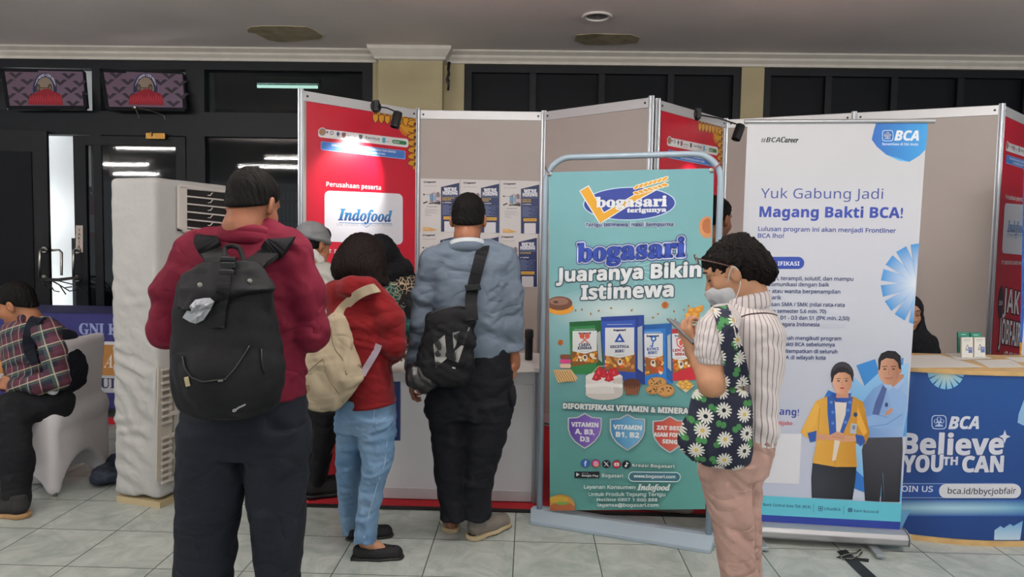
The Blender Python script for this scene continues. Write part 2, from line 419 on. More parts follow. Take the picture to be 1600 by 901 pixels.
def nets(D, lo, h):
    I = D < 0; n = np.array(D.shape)
    c = np.zeros(n-1, np.int8)
    O = [(i, j, k) for i in (0, 1) for j in (0, 1) for k in (0, 1)]
    for i, j, k in O: c += I[i:n[0]-1+i, j:n[1]-1+j, k:n[2]-1+k]
    act = (c > 0) & (c < 8); idx = np.argwhere(act)
    pos = np.zeros((len(idx), 3)); cnt = np.zeros(len(idx))
    for a in O:
        for ax in range(3):
            if a[ax]: continue
            b = list(a); b[ax] = 1
            da = D[idx[:, 0]+a[0], idx[:, 1]+a[1], idx[:, 2]+a[2]]; db = D[idx[:, 0]+b[0], idx[:, 1]+b[1], idx[:, 2]+b[2]]
            cr = (da < 0) != (db < 0); t = np.where(cr, da/np.where(cr, da-db, 1), 0)
            p = np.array(a, float)[None, :].repeat(len(idx), 0); p[:, ax] += t
            pos += p*cr[:, None]; cnt += cr
    V = lo+h*(idx+pos/cnt[:, None]); ID = np.full(n-1, -1, np.int64); ID[act] = np.arange(len(idx)); F = []
    for ax in range(3):
        s0 = [slice(None)]*3; s1 = [slice(None)]*3; s0[ax] = slice(0, -1); s1[ax] = slice(1, None)
        A, B = I[tuple(s0)], I[tuple(s1)]; e = np.argwhere(A != B)
        u, v = [(1, 2), (2, 0), (0, 1)][ax]
        e = e[(e[:, u] > 0) & (e[:, v] > 0) & (e[:, u] < n[u]-1) & (e[:, v] < n[v]-1)]
        if not len(e): continue
        def cell(du, dv):
            q = e.copy(); q[:, u] -= du; q[:, v] -= dv; return ID[q[:, 0], q[:, 1], q[:, 2]]
        Q = np.stack([cell(1, 1), cell(0, 1), cell(0, 0), cell(1, 0)], 1)
        fl = ~A[tuple(e.T)]; Q[fl] = Q[fl][:, ::-1]; F.append(Q)
    F = np.concatenate(F); F = F[(F >= 0).all(1)]
    return V, F
def body(name, S, m, parent=None, loc=None, attr=None):
    V, Fc = S.mesh(); o = raw(name, V, Fc, m, parent, smooth=True, loc=loc)
    if attr is not None:
        a = o.data.attributes.new('pat', 'FLOAT_VECTOR', 'POINT'); a.data.foreach_set('vector', np.asarray(attr(V), np.float32).ravel())
    return o
# ------------------------------------------------------------------ hall
YW, ZC = 6.9, 3.25
ceil_m = mat('ceiling_paint', 'ece1dd', .8, var=.08, vscale=1.2)
cream = mat('cream_paint', 'a89b79', .7, var=.12, vscale=2.5, bump=.15, bscale=20)
plaster = mat('white_plaster', 'c4bdb3', .7, var=.08, vscale=9)
dark = mat('black_painted_wood', '121419', .5, spec=.25, var=.3, vscale=14, bump=.2, bscale=60)
darkb = mat('navy_black_board', '090c12', .6, spec=.2, var=.35, vscale=5)
alu = mat('aluminium', 'b9bcc0', .32, metal=.85, bump=.05, bscale=300)
steel = mat('steel', '8d8a84', .25, metal=1)
board = mat('panel_board', 'aca39c', .55, var=.03, vscale=3)
rail_m = mat('panel_rail', 'c6c5c6', .4, metal=.3)
black = mat('black_plastic', '111113', .45)
white_p = mat('white_plastic', 'd8d4cf', .4)
ART = attr_mat('print', .45, .35); ART_G = attr_mat('gloss_print', .3, .5)

fl_m = mat('marble_tile', 'a9b0ab', .28, spec=.4)
n = N(fl_m); g = n.new('ShaderNodeNewGeometry'); sx = n.new('ShaderNodeSeparateXYZ'); n.t.links.new(g.outputs['Position'], sx.inputs[0])
T = .394
fx = n.m('DIVIDE', n.m('ADD', sx.outputs[0], .0478), T); fy = n.m('DIVIDE', n.m('SUBTRACT', sx.outputs[1], 3.427), T)
dx = n.m('ABSOLUTE', n.m('SUBTRACT', n.m('FRACT', n.m('ADD', fx, .5)), .5)); dy = n.m('ABSOLUTE', n.m('SUBTRACT', n.m('FRACT', n.m('ADD', fy, .5)), .5))
gr = n.m('LESS_THAN', n.m('MINIMUM', dx, dy), .0068)
cx = n.new('ShaderNodeCombineXYZ'); n.t.links.new(n.m('ROUND', fx), cx.inputs[0])
fl_x = n.m('FLOOR', fx); fl_y = n.m('FLOOR', fy); cc = n.new('ShaderNodeCombineXYZ'); n.t.links.new(fl_x, cc.inputs[0]); n.t.links.new(fl_y, cc.inputs[1])
wn = n.new('ShaderNodeTexWhiteNoise'); n.t.links.new(cc.outputs[0], wn.inputs['Vector'])
off = n.new('ShaderNodeVectorMath', operation='SCALE'); n.t.links.new(wn.outputs['Color'], off.inputs[0]); off.inputs['Scale'].default_value = 40
av = n.new('ShaderNodeVectorMath', operation='ADD'); n.t.links.new(g.outputs['Position'], av.inputs[0]); n.t.links.new(off.outputs[0], av.inputs[1])
n1 = n.new('ShaderNodeTexNoise'); n1.inputs['Scale'].default_value = 5; n1.inputs['Detail'].default_value = 8; n1.inputs['Distortion'].default_value = 1.5; n1.inputs['Roughness'].default_value = .65
n.t.links.new(av.outputs[0], n1.inputs['Vector'])
mr = n.new('ShaderNodeMapRange'); mr.inputs[1].default_value = .36; mr.inputs[2].default_value = .66; n.t.links.new(n1.outputs['Fac'], mr.inputs[0])
mc = n.mix(mr.outputs[0], '97a19b', 'bcc2bc'); n.base(n.mix(gr, mc, '4b4d4a'))
rr = n.m('ADD', n.m('MULTIPLY', gr, .4), .3); n.t.links.new(rr, n.b.inputs['Roughness'])
MB().box((-14, -9, -.1), (10, 10.2, 0)).build('floor', fl_m, kind='structure')
MB().box((-14, -9, ZC), (10, 10.2, ZC+.15)).build('ceiling', ceil_m, kind='structure')

# masonry right of the glazed front: lower wall and piers
w = MB(); w.box((-1.52, YW, 0), (9.5, YW+.2, .12)); w.box((-1.52, YW, 3.14), (9.5, YW+.2, ZC))
for a, b in ((-1.52, -.65), (1.96, 2.17), (8.3, 9.5)): w.box((a, YW, .12), (b, YW+.2, 3.14))
w.build('wall_back', cream, kind='structure')
p = MB(); p.box((-1.44, YW-.14, 0), (-.84, YW, 3.17)); p.build('wall_pier', cream, kind='structure')
def dark_window(i, x0, x1):
    f = MB()
    for a, b, c, d in ((x0, x0+.07, .12, 3.14), (x1-.07, x1, .12, 3.14)): f.box((a, YW+.02, c), (b, YW+.16, d))
    f.box((x0+.07, YW+.02, 3.07), (x1-.07, YW+.16, 3.14)); f.box((x0+.07, YW+.02, .12), (x1-.07, YW+.16, .2))
    k = max(2, round((x1-x0)/.62))
    for j in range(1, k): xx = x0+(x1-x0)*j/k; f.box((xx-.03, YW+.03, .2), (xx+.03, YW+.15, 3.07))
    o = f.build('window_%d' % i, dark, kind='structure', loc=(x0, YW, .12))
    MB().box((x0+.06, YW+.08, .16), (x1-.06, YW+.1, 3.1)).build('pane', darkb, parent=o)
dark_window(3, -.65, 1.96); dark_window(4, 2.17, 8.3)
def moulding(x0, x1, y, prof, ends=True):
    m = MB(); V = [(x, y-d, z) for x in (x0, x1) for d, z in prof]; k = len(prof)
    m.add(V, [[i, (i+1) % k, k+(i+1) % k, k+i] for i in range(k)]+[list(range(k))[::-1], [k+i for i in range(k)]]); return m
PR = [(0, 3.14), (.02, 3.14), (.022, 3.165), (.05, 3.19), (.055, 3.21), (.1, 3.235), (.1, ZC), (0, ZC)]
moulding(-14, -1.44, YW, PR).build('trim_1', plaster, kind='structure', bev=0)
moulding(-.84, 9.5, YW, PR).build('trim_2', plaster, kind='structure')
cap = MB(); x0, x1, y0 = -1.44, -.84, YW-.14
for (o0, z0), (o1, z1) in zip([(.0, 3.13), (.03, 3.14), (.035, 3.16), (.085, 3.22), (.09, ZC)], [(.03, 3.14), (.035, 3.16), (.085, 3.22), (.09, ZC), (.09, ZC)]):
    cap.hexa([(x0-o0, y0-o0, z0), (x1+o0, y0-o0, z0), (x1+o0, YW, z0), (x0-o0, YW, z0), (x0-o1, y0-o1, z1), (x1+o1, y0-o1, z1), (x1+o1, YW, z1), (x0-o1, YW, z1)])
cap.build('trim_3', plaster, kind='structure')

# black timber front with doors, left
g_m = mat('tinted_glass', '0a0d12', .03, spec=.5, alpha=.62)
fr = MB()
posts = [(-8.0, -7.92), (-6.5, -6.42), (-5.27, -5.15), (-4.23, -4.15), (-3.32, -3.14), (-1.62, -1.52)]
for a, b in posts: fr.box((a, YW, 0), (b, YW+.12, 3.14))
for a, b in zip(posts, posts[1:]):
    fr.box((a[1], YW, 3.06), (b[0], YW+.12, 3.14)); fr.box((a[1], YW, 2.43), (b[0], YW+.12, 2.66))
    if a[0] == -3.32: fr.box((a[1], YW, 0), (b[0], YW+.12, .12))
fr.build('wall_front', dark, kind='structure', loc=(-5, YW, 0))
def glass(nm, x0, x1, z0, z1, par=None, y=YW+.05): return MB().box((x0, y, z0), (x1, y+.01, z1)).build(nm, g_m, parent=par, kind=None if par else 'structure')
glass('window_1', -3.14, -1.62, .12, 2.43); glass('window_2', -3.14, -1.62, 2.66, 3.06)
glass('window_5', -6.42, -5.27, .05, 2.43); glass('window_6', -6.42, -5.27, 2.66, 3.06)
d = MB()                                   # right leaf: stiles, rails, pane
d.box((-4.42, YW-.01, .01), (-4.3, YW+.04, 2.42)); d.box((-3.42, YW-.01, .01), (-3.325, YW+.04, 2.42)); d.box((-4.3, YW-.01, 2.33), (-3.42, YW+.04, 2.42)); d.box((-4.3, YW-.01, .01), (-3.42, YW+.04, .2))
door = d.build('door_2', dark, kind='structure', loc=(-3.4, YW, 0)); glass('pane', -4.3, -3.42, .2, 2.33, door, YW+.01)
# left leaf, dark boarded, swung a little open towards the hall
d = MB(); h0, h1 = np.array([-5.62, YW-.16, 0]), np.array([-4.64, YW-.05, 0])
dd = (h1-h0)/np.linalg.norm(h1-h0); nn_ = np.array([-dd[1], dd[0], 0])
d.obox((h0+h1)/2+np.array([0, 0, 1.23]), (h1-h0)/2, nn_*.02, (0, 0, 1.22)); leaf = d.build('door_1', dark, kind='structure', loc=h0)
d = MB(); d.obox((h0+h1)/2+np.array([0, 0, 1.3])-nn_*.024, (h1-h0)/2*.72, nn_*.006, (0, 0, .95)); d.build('panel', darkb, leaf)
# handles
def pull(par, px0, px1, y0, y1, Y):
    a, b = at(px0, y0, Y), at(px0, y1, Y); o = np.array([0, -.07, 0]); m = MB()
    m.tube([a, a+o*.8, a+o+np.array([0, 0, -.02])] + [b+o+np.array([0, 0, .02]), b+o*.8, b], .014, 10)
    for q in (a, b): m.lathe(q+np.array([0, -.012, 0]), [(.0, 0), (.03, 0), (.034, .006), (.034, .02)], 16, (0, 1, 0))
    return m.build('door_handle', steel, par, smooth=False)
shade_auto(pull(leaf, 70, 70, 390, 434, 6.82)); shade_auto(pull(door, 122, 122, 391, 435, YW-.01))
m = MB(); a, b = at(96, 391, 6.86), at(96, 430, 6.86); o = np.array([0, .07, 0]); m.tube([a+np.array([-.16, 0, 0]), a+np.array([-.02, 0, 0]), a+np.array([0, 0, -.02]), b], .013, 10); shade_auto(m.build('inner_handle', steel, leaf))
m = MB()
P0, P1 = at(62, 435, 6.72), at(124, 432, 6.72)
for k in range(3): m.tube([P0+np.array([0, -.01*k, -.01*k]), (P0+P1)/2+np.array([0, -.02, -.012-.008*k]), P1+np.array([0, 0, -.006*k])], .008, 6)
for k in range(7):
    e = P0+np.array([.09+.05*k, -.02, 0]); m.tube([P0+np.array([.05+.01*k, -.01, 0]), e+np.array([-.02, -.03, -.05-.03*(k % 3)]), e+np.array([.01*k, -.01, -.07-.05*((k*5) % 4)/2])], .006, 5)
tag(m.build('door_tie', mat('tie_rubber', '2b2826', .6), smooth=True, loc=P0), 'black rubber strip knotted between the two dark door handles', 'strap')
uv, pos = plane_maps((-4.36, YW-.0115, 1.6), (1, 0, 0))
A = Art(uv, pos); A.rect(118.5, 352, 129.5, 394, 'c9b9ae')
for k, ch in enumerate('TARIK'): A.text(ch, 124, 362+k*6.2, h=4.6, st='B', c='2a2422', an='c')
A.text('DORONG', 119.5, 392.5, 128.5, h=2, st='B', c='7a6a60')
tag(A.build('door_sticker', ART), 'small pale upright sticker lettered TARIK on the dark door stile', 'sticker')

# transom posters in the two tilted top-hung lights
def transom(px, dx, label):
    P = [at(x, y, Y) for (x, y), Y in zip(px, (YW-.02, YW-.02, YW-.12, YW-.12))]
    t = thing('transom_window', label, 'window', P[3])
    n_ = np.cross(P[1]-P[0], P[3]-P[0]); n_ /= np.linalg.norm(n_)
    if n_[1] > 0: n_ = -n_
    f = MB()
    for a, b in zip(P, P[1:]+P[:1]): f.bar(a-n_*.012, b-n_*.012, .035, .03, n_)
    f.build('sash', dark, t)
    MB().hexa([P[3]-n_*.012, P[2]-n_*.012, P[2]-n_*.006, P[3]-n_*.006, P[0]-n_*.012, P[1]-n_*.012, P[1]-n_*.006, P[0]-n_*.006]).build('pane', g_m, t)
    uv, pos = plane_maps(P[3], P[2]-P[3], (P[0]-P[3])/np.linalg.norm(P[0]-P[3]))
    A = Art(uv, pos)
    A.quad(px, lambda u, v: hexlerp('6a5563', '6d5a6c', u))
    q = lambda x, y: (x/8.19+dx, y/8.19+90)       # coordinates read off the first poster
    for cx, cy in ((200, 225), (240, 410), (265, 580), (880, 235), (910, 415), (935, 590), (90, 310), (120, 490), (350, 310), (365, 490), (770, 315), (790, 490), (1020, 330), (1040, 490)):
        A.poly([q(cx-95, cy-30), q(cx-40, cy-38), q(cx, cy), q(cx+40, cy-38), q(cx+95, cy-30), q(cx, cy+45)], '3a333b')
    A.up()
    A.poly([q(575+155*math.cos(t_), 400+205*math.sin(t_)) for t_ in np.linspace(math.pi*.92, math.pi*2.08, 16)]+[q(575+110*math.cos(t_), 400+150*math.sin(t_)) for t_ in np.linspace(math.pi*2.08, math.pi*.92, 16)], '2c2f52')
    A.poly([q(575+110*math.cos(t_), 400+150*math.sin(t_)) for t_ in np.linspace(math.pi*.92, math.pi*2.08, 16)], '8a7a6a')
    for t0, s_ in ((-158, 'FITNESS'), (-80, 'CENTER')):
        for k, ch in enumerate(s_):
            t_ = math.radians(t0+k*(9.6 if s_ == 'FITNESS' else 12)); c_ = np.array([575+132*math.cos(t_), 400+178*math.sin(t_)]); tt = np.array([-math.sin(t_)*16, math.cos(t_)*20])
            a_, b_ = q(*(c_-tt)), q(*(c_+tt)); A.text(ch, a_[0], a_[1]+2, b_[0]+1, b_[1]+2, h=4, st='B', c='b9b6c6')
    for cx in (490, 640): A.ell(*q(cx, 390), 3.6, 6.5, '4a4038'); A.ell(*q(cx, 390), 1.6, 3, '7a6c5c')
    A.rect(*q(490, 380), *q(640, 396), '5a4c44')
    A.poly([q(380, 490), q(560, 400), q(620, 400), q(790, 480), q(810, 610), q(360, 600)], '8c2430')
    g_ = random.Random(3)
    for k in range(13): x = 385+k*32; A.line([q(x, 590), q(x+6, 500-abs(6-k)*-2-g_.random()*40), q(x+22, 560)], .8, 'b23a42')
    A.build('poster', ART, t); return t
transom([(4, 109), (129, 112), (134, 168), (13, 168)], 0, 'tilted transom light with purple gym poster above the dark boarded door leaf')
transom([(158.5, 110), (285, 116), (289, 171), (168, 169.5)], 157-0, 'tilted transom light with purple gym poster above the glazed door')
m = MB(); a = at(211, 168, 6.74); m.tube([a, at(218, 186, 6.66)], .006, 6); m.tube([a, at(232, 172, 6.7), at(256, 180, 6.7)], .004, 5); m.tube([at(256, 180, 6.7), at(258, 187, 6.7)], .004, 5); m.lathe(at(211, 168, 6.74), [(.02, -.01), (.02, .01)], 8)
tag(m.build('window_stay', steel, loc=a), 'broken thin metal stay hanging below the transom above the glazed door', 'window stay')
m = MB(); m.box(at(230, 215, 6.87)-np.array([0, .03, .016]), at(260, 211, 6.87)+np.array([0, .0, .016])); m.tube([at(236, 213, 6.83), at(236, 206, 6.83)], .008, 6)
tag(m.build('door_closer', mat('brass', '8f6a34', .35, metal=.8), bev=.004, loc=at(245, 213, 6.87)), 'small brass door bracket on the black bar above the glazed door', 'bracket')
# a strip light, a white passage wall, an extinguisher and a window grille in the room behind the glass
pw = mat('white_passage_paint', 'd4dadc', .7)
m = MB(); m.box((-5.6, 7.5, 0), (-4.62, 7.6, 3.2)); m.box((-6.3, 7.45, 2.62), (-3.3, 7.5, 3.2)); m.build('wall_passage', pw, kind='structure')
MB().box((-10, 10, 0), (-1.5, 10.15, 3.25)).build('wall_far', mat('far_wall_paint', '2a2f38', .7), kind='structure')
MB().box((-1.52, 7.1, 0), (-1.4, 10, 3.25)).build('wall_side', mat('side_wall_paint', '23272e', .7), kind='structure')
glow = mat('tube_glow', 'cdfff0', .4, emit=5.5); fixm = mat('fixture_white', 'd5d8d8', .5)
def strip_light(name, label, c, L, w=0, group=None, e=glow, r=.016):
    c = np.array(c, float); t = thing(name, label, 'ceiling light', c, group)
    MB().box(c+(-L/2, -.04, .03), c+(L/2, .04, .09)).build('batten', fixm, t, bev=.005)
    m = MB(); m.tube([c+(-L/2+.02, 0, 0), c+(L/2-.02, 0, 0)], r, 10); m.build('tube', e, t, smooth=True)
    for x in (-L/2+.01, L/2-.01): MB().box(c+(x-.015, -.02, -.02), c+(x+.015, .02, .04)).build('end_cap', fixm, t)
    if c[2] < ZC-.2:
        for x in (-L*.3, L*.3): MB().tube([c+(x, 0, .08), (c[0]+x, c[1], ZC)], .006, 6).build('suspension_rod', fixm, t)
    if w:
        l = bpy.data.lights.new('tube_light', 'AREA'); l.shape = 'RECTANGLE'; l.size = L; l.size_y = .12; l.energy = w; l.color = (1., .965, .93)
        o = bpy.data.objects.new('tube_light', l); COL.objects.link(o); o.parent = t; o.location = (0, 0, -.03)
        l2 = l.copy(); l2.energy = w*UP; o = bpy.data.objects.new('added_uplight', l2); COL.objects.link(o); o.parent = t; o.location = (0, -.06, 0); o.rotation_euler = (math.radians(150), 0, 0)  # extra upward lamp added to brighten the ceiling
    return t
c = at(450, 135.5, 7.9); strip_light('strip_light', 'lit greenish tube light seen through the dark upper window', c, .72)
l = bpy.data.lights.new('passage_fill', 'POINT'); l.energy = 75; l.shadow_soft_size = .15; l.energy = 24
for z_ in (.8, 1.7, 2.6): o = bpy.data.objects.new('passage_fill', l); COL.objects.link(o); o.location = (-5.2, 7.02, z_)  # bare lamps without fittings, added to brighten the white passage wall
t = thing('fire_extinguisher', 'red fire extinguisher with a white label behind the glazed door', 'fire extinguisher', at(139, 375, 7.35)); b0 = at(139, 372, 7.35)
m = MB(); m.lathe(b0, [(.07, 0), (.078, .02), (.078, .34), (.06, .42), (.025, .46), (.025, .5)], 20); shade_auto(m.build('cylinder', mat('extinguisher_red', 'd21f22', .35, emit=0), t))
m = MB(); m.lathe(b0, [(.0795, .06), (.0795, .24)], 20); m.build('paper_label', mat('ext_label', 'd8d8d2', .6), t)
m = MB(); m.box(b0+(-.02, -.06, .5), b0+(.02, .03, .53)); m.tube([b0+(.02, 0, .5), b0+(.1, -.03, .44), b0+(.1, -.03, .2)], .01, 8); m.build('valve', black, t)
MB().box((b0[0]-.12, b0[1]-.1, 0), (b0[0]+.12, b0[1]+.1, b0[2]-.002)).build('wall_plinth', mat('plinth_dark', '1c2026', .6), kind='structure')
t = thing('window_grille', 'pale metal grille and rails seen through the dark glass beside the red panel', 'grille', at(450, 400, 8.6)); m = MB()
for k in range(9): x = 424+k*6.5; q = at(x, 300, 8.6); m.bar((q[0], 8.6, 0), q, .02, .02)
m.build('upright', mat('grille_grey', '8c9299', .5, metal=.4), t); m = MB()
for y in (314, 345, 370, 384): m.bar(at(418, y, 8.58), at(478, y+1, 8.58), .02, .025)
m.build('crossbar', black, t)

# ceiling fittings and patches
c = onz(933, 25, ZC); t = thing('downlight', 'round recessed downlight in the ceiling above the booth', 'ceiling light', c)
m = MB(); m.lathe(c, [(.115, 0), (.12, -.006), (.112, -.014), (.09, -.012), (.088, .0)], 28); shade_auto(m.build('trim_ring', mat('downlight_ring', 'e2dad6', .4), t))
m = MB(); m.lathe(c, [(.088, -.004), (.07, -.0025), (.03, -.002), (.02, -.006), (.01, -.006)], 24); shade_auto(m.build('lamp_glass', mat('downlight_glass', '8e8a88', .25, metal=.3), t))
pm = mat('old_plaster_patch', 'b7a98c', .8, var=.35, vscale=6, col2='8f8468')
def patch(px, name='ceiling_patch'):
    P = [onz(x, y, ZC-.004) for x, y in px]; return MB().prism(P, (0, 0, .006)).build(name, pm, kind='structure')
patch([(386, 46), (392, 42), (410, 41), (440, 41), (478, 42), (490, 47), (505, 56), (500, 61), (470, 64), (440, 66), (420, 63), (408, 57), (398, 52), (388, 51)])
patch([(900, 55), (925, 53), (985, 54), (1000, 59), (996, 67), (960, 70), (915, 70), (898, 64)])
for x in (938, 976): MB().box(onz(x, 64, ZC)-(.008, .02, .012), onz(x, 60, ZC)+(.008, .02, 0)).build('ceiling_anchor', mat('anchor_rust', '6b4a3c', .7), kind='structure')
m = MB(); m.tube([at(701, 97, 6.84), at(700, 108, 6.82), at(702, 116, 6.82), at(698, 124, 6.8), at(701, 132, 6.82), at(700, 141, 6.82)], .011, 6); m.tube([at(703, 97, 6.84), at(701, 112, 6.81), at(699, 120, 6.82), at(702, 128, 6.81)], .008, 6)
tag(m.build('loose_cable', black, smooth=True, loc=at(701, 97, 6.84)), 'short black cable dangling from the moulding beside the cream pier', 'cable')
# hall tubes out of view; the hung ones mostly added for brightness
tl = mat('tube_white', 'fffaf2', .4, emit=9)
for x, y in ((-1.6, .2), (1.6, .2), (4.8, .6), (-4.6, 1.2), (-3.6, 2.6), (-.2, 2.6), (3.2, 2.6), (-1.2, -2.6), (2.4, -2.6)):
    strip_light('strip_light', 'long white tube light on the hall ceiling out of the picture', (x, y, ZC-.5), 1.2, TUBE_W, 'ceiling tube lights of the hall', tl)
for x, y in ((-7.3, .25), (-9.6, -2.9), (-10.6, -5.3)):
    strip_light('strip_light', 'long white tube light on the hall ceiling out of the picture', (x, y, ZC-.09), 1.2, 20, 'ceiling tube lights of the hall', tl)
# ------------------------------------------------------------------ red carpet
cm = mat('red_carpet', 'a00f1c', .95, var=.25, vscale=90, bump=.6, bscale=260)
t = thing('carpet', 'red carpet under the white counter and folding panels', 'carpet', (-.2, 4, 0))
m = MB(); m.prism([(-1.42, 3.84, .002), (1.62, 3.84, .002), (1.62, 5.95, .002), (.9, 5.15, .002), (.1, 5.7, .002), (-.9, 5.7, .002), (-1.42, 5.1, .002)], (0, 0, .006)); m.build('pile', cm, t)
m = MB(); m.box((-1.42, 3.80, .001), (1.62, 3.845, .0078)); m.build('edging', mat('carpet_edging', '161214', .8), t)

# ------------------------------------------------------------------ folding exhibition panels
Q = dict(A=onz(470, 140, 2.5), AB=onz(653, 171, 2.5), BC=onz(850, 174, 2.5), C=onz(1018, 151, 2.5), D=onz(1028, 155, 2.5), DE=onz(1134, 186, 2.5), EF=onz(1566, 163, 2.5))
for k in Q: Q[k] = Q[k]*np.array([1, 1, 0])
Q['EM'] = (Q['DE']+Q['EF'])/2; Q['F'] = Q['EF']+np.array([.70, .66, 0])
def star(c, r, h):
    m = MB(); P = []
    for k in range(32):
        t_ = 2*math.pi*k/32; q = r*(.72 if k % 4 in (0, ) else 1 if k % 4 != 2 else .93); P.append((c[0]+q*math.cos(t_), c[1]+q*math.sin(t_), .01))
    return m.prism(P, (0, 0, h))
def panel(a, b, label, posts, lo=.0):
    p0, p1 = Q[a], Q[b]; L = np.linalg.norm(p1-p0); U = (p1-p0)/L; Nn = np.array([U[1], -U[0], 0]); c = (p0+p1)/2
    t = thing('partition_panel', label, 'partition panel', c, 'white folding partition panels with aluminium posts')
    e0, e1 = p0+U*.02, p1-U*.02
    def slab(z0, z1, th, off=0): return MB().obox((e0+e1)/2+np.array([0, 0, (z0+z1)/2])+Nn*off, (e1-e0)/2, Nn*th/2, (0, 0, (z1-z0)/2))
    slab(.09, 2.425, .006).build('infill_board', board, t)
    r = slab(2.425, 2.495, .02); r.build('top_rail', rail_m, t, bev=.003); slab(.02, .09, .02).build('bottom_rail', rail_m, t, bev=.003)
    m = MB()
    for s_ in (.045, L-.045): m.lathe(p0+U*s_+Nn*.009+np.array([0, 0, 2.46]), [(.008, 0), (.008, .004), (.004, .005)], 10, Nn)
    m.build('rail_lock', black, t)
    for k in posts: star(Q[k], .021, 2.495).build('post', alu, t)
    return t, U, Nn
tA, UA, NA = panel('A', 'AB', 'red printed partition panel at the open left end of the booth', ['A'])
tB, UB, NB = panel('AB', 'BC', 'white partition panel carrying the six job posters', ['AB', 'BC'])
tC, UC, NC = panel('BC', 'C', 'blank pinkish white partition panel behind the mint banner', ['C'])
tD, UD, ND = panel('D', 'DE', 'red printed partition panel right of the mint banner top', ['D', 'DE'])
tE, UE, NE = panel('DE', 'EM', 'blank white partition panel behind the left part of the tall bank banner', ['EM'])
tG, UG, NG = panel('EM', 'EF', 'blank white partition panel above the blue counter', ['EF'])
tF, UF, NF = panel('EF', 'F', 'red printed partition panel at the right edge', ['F'])

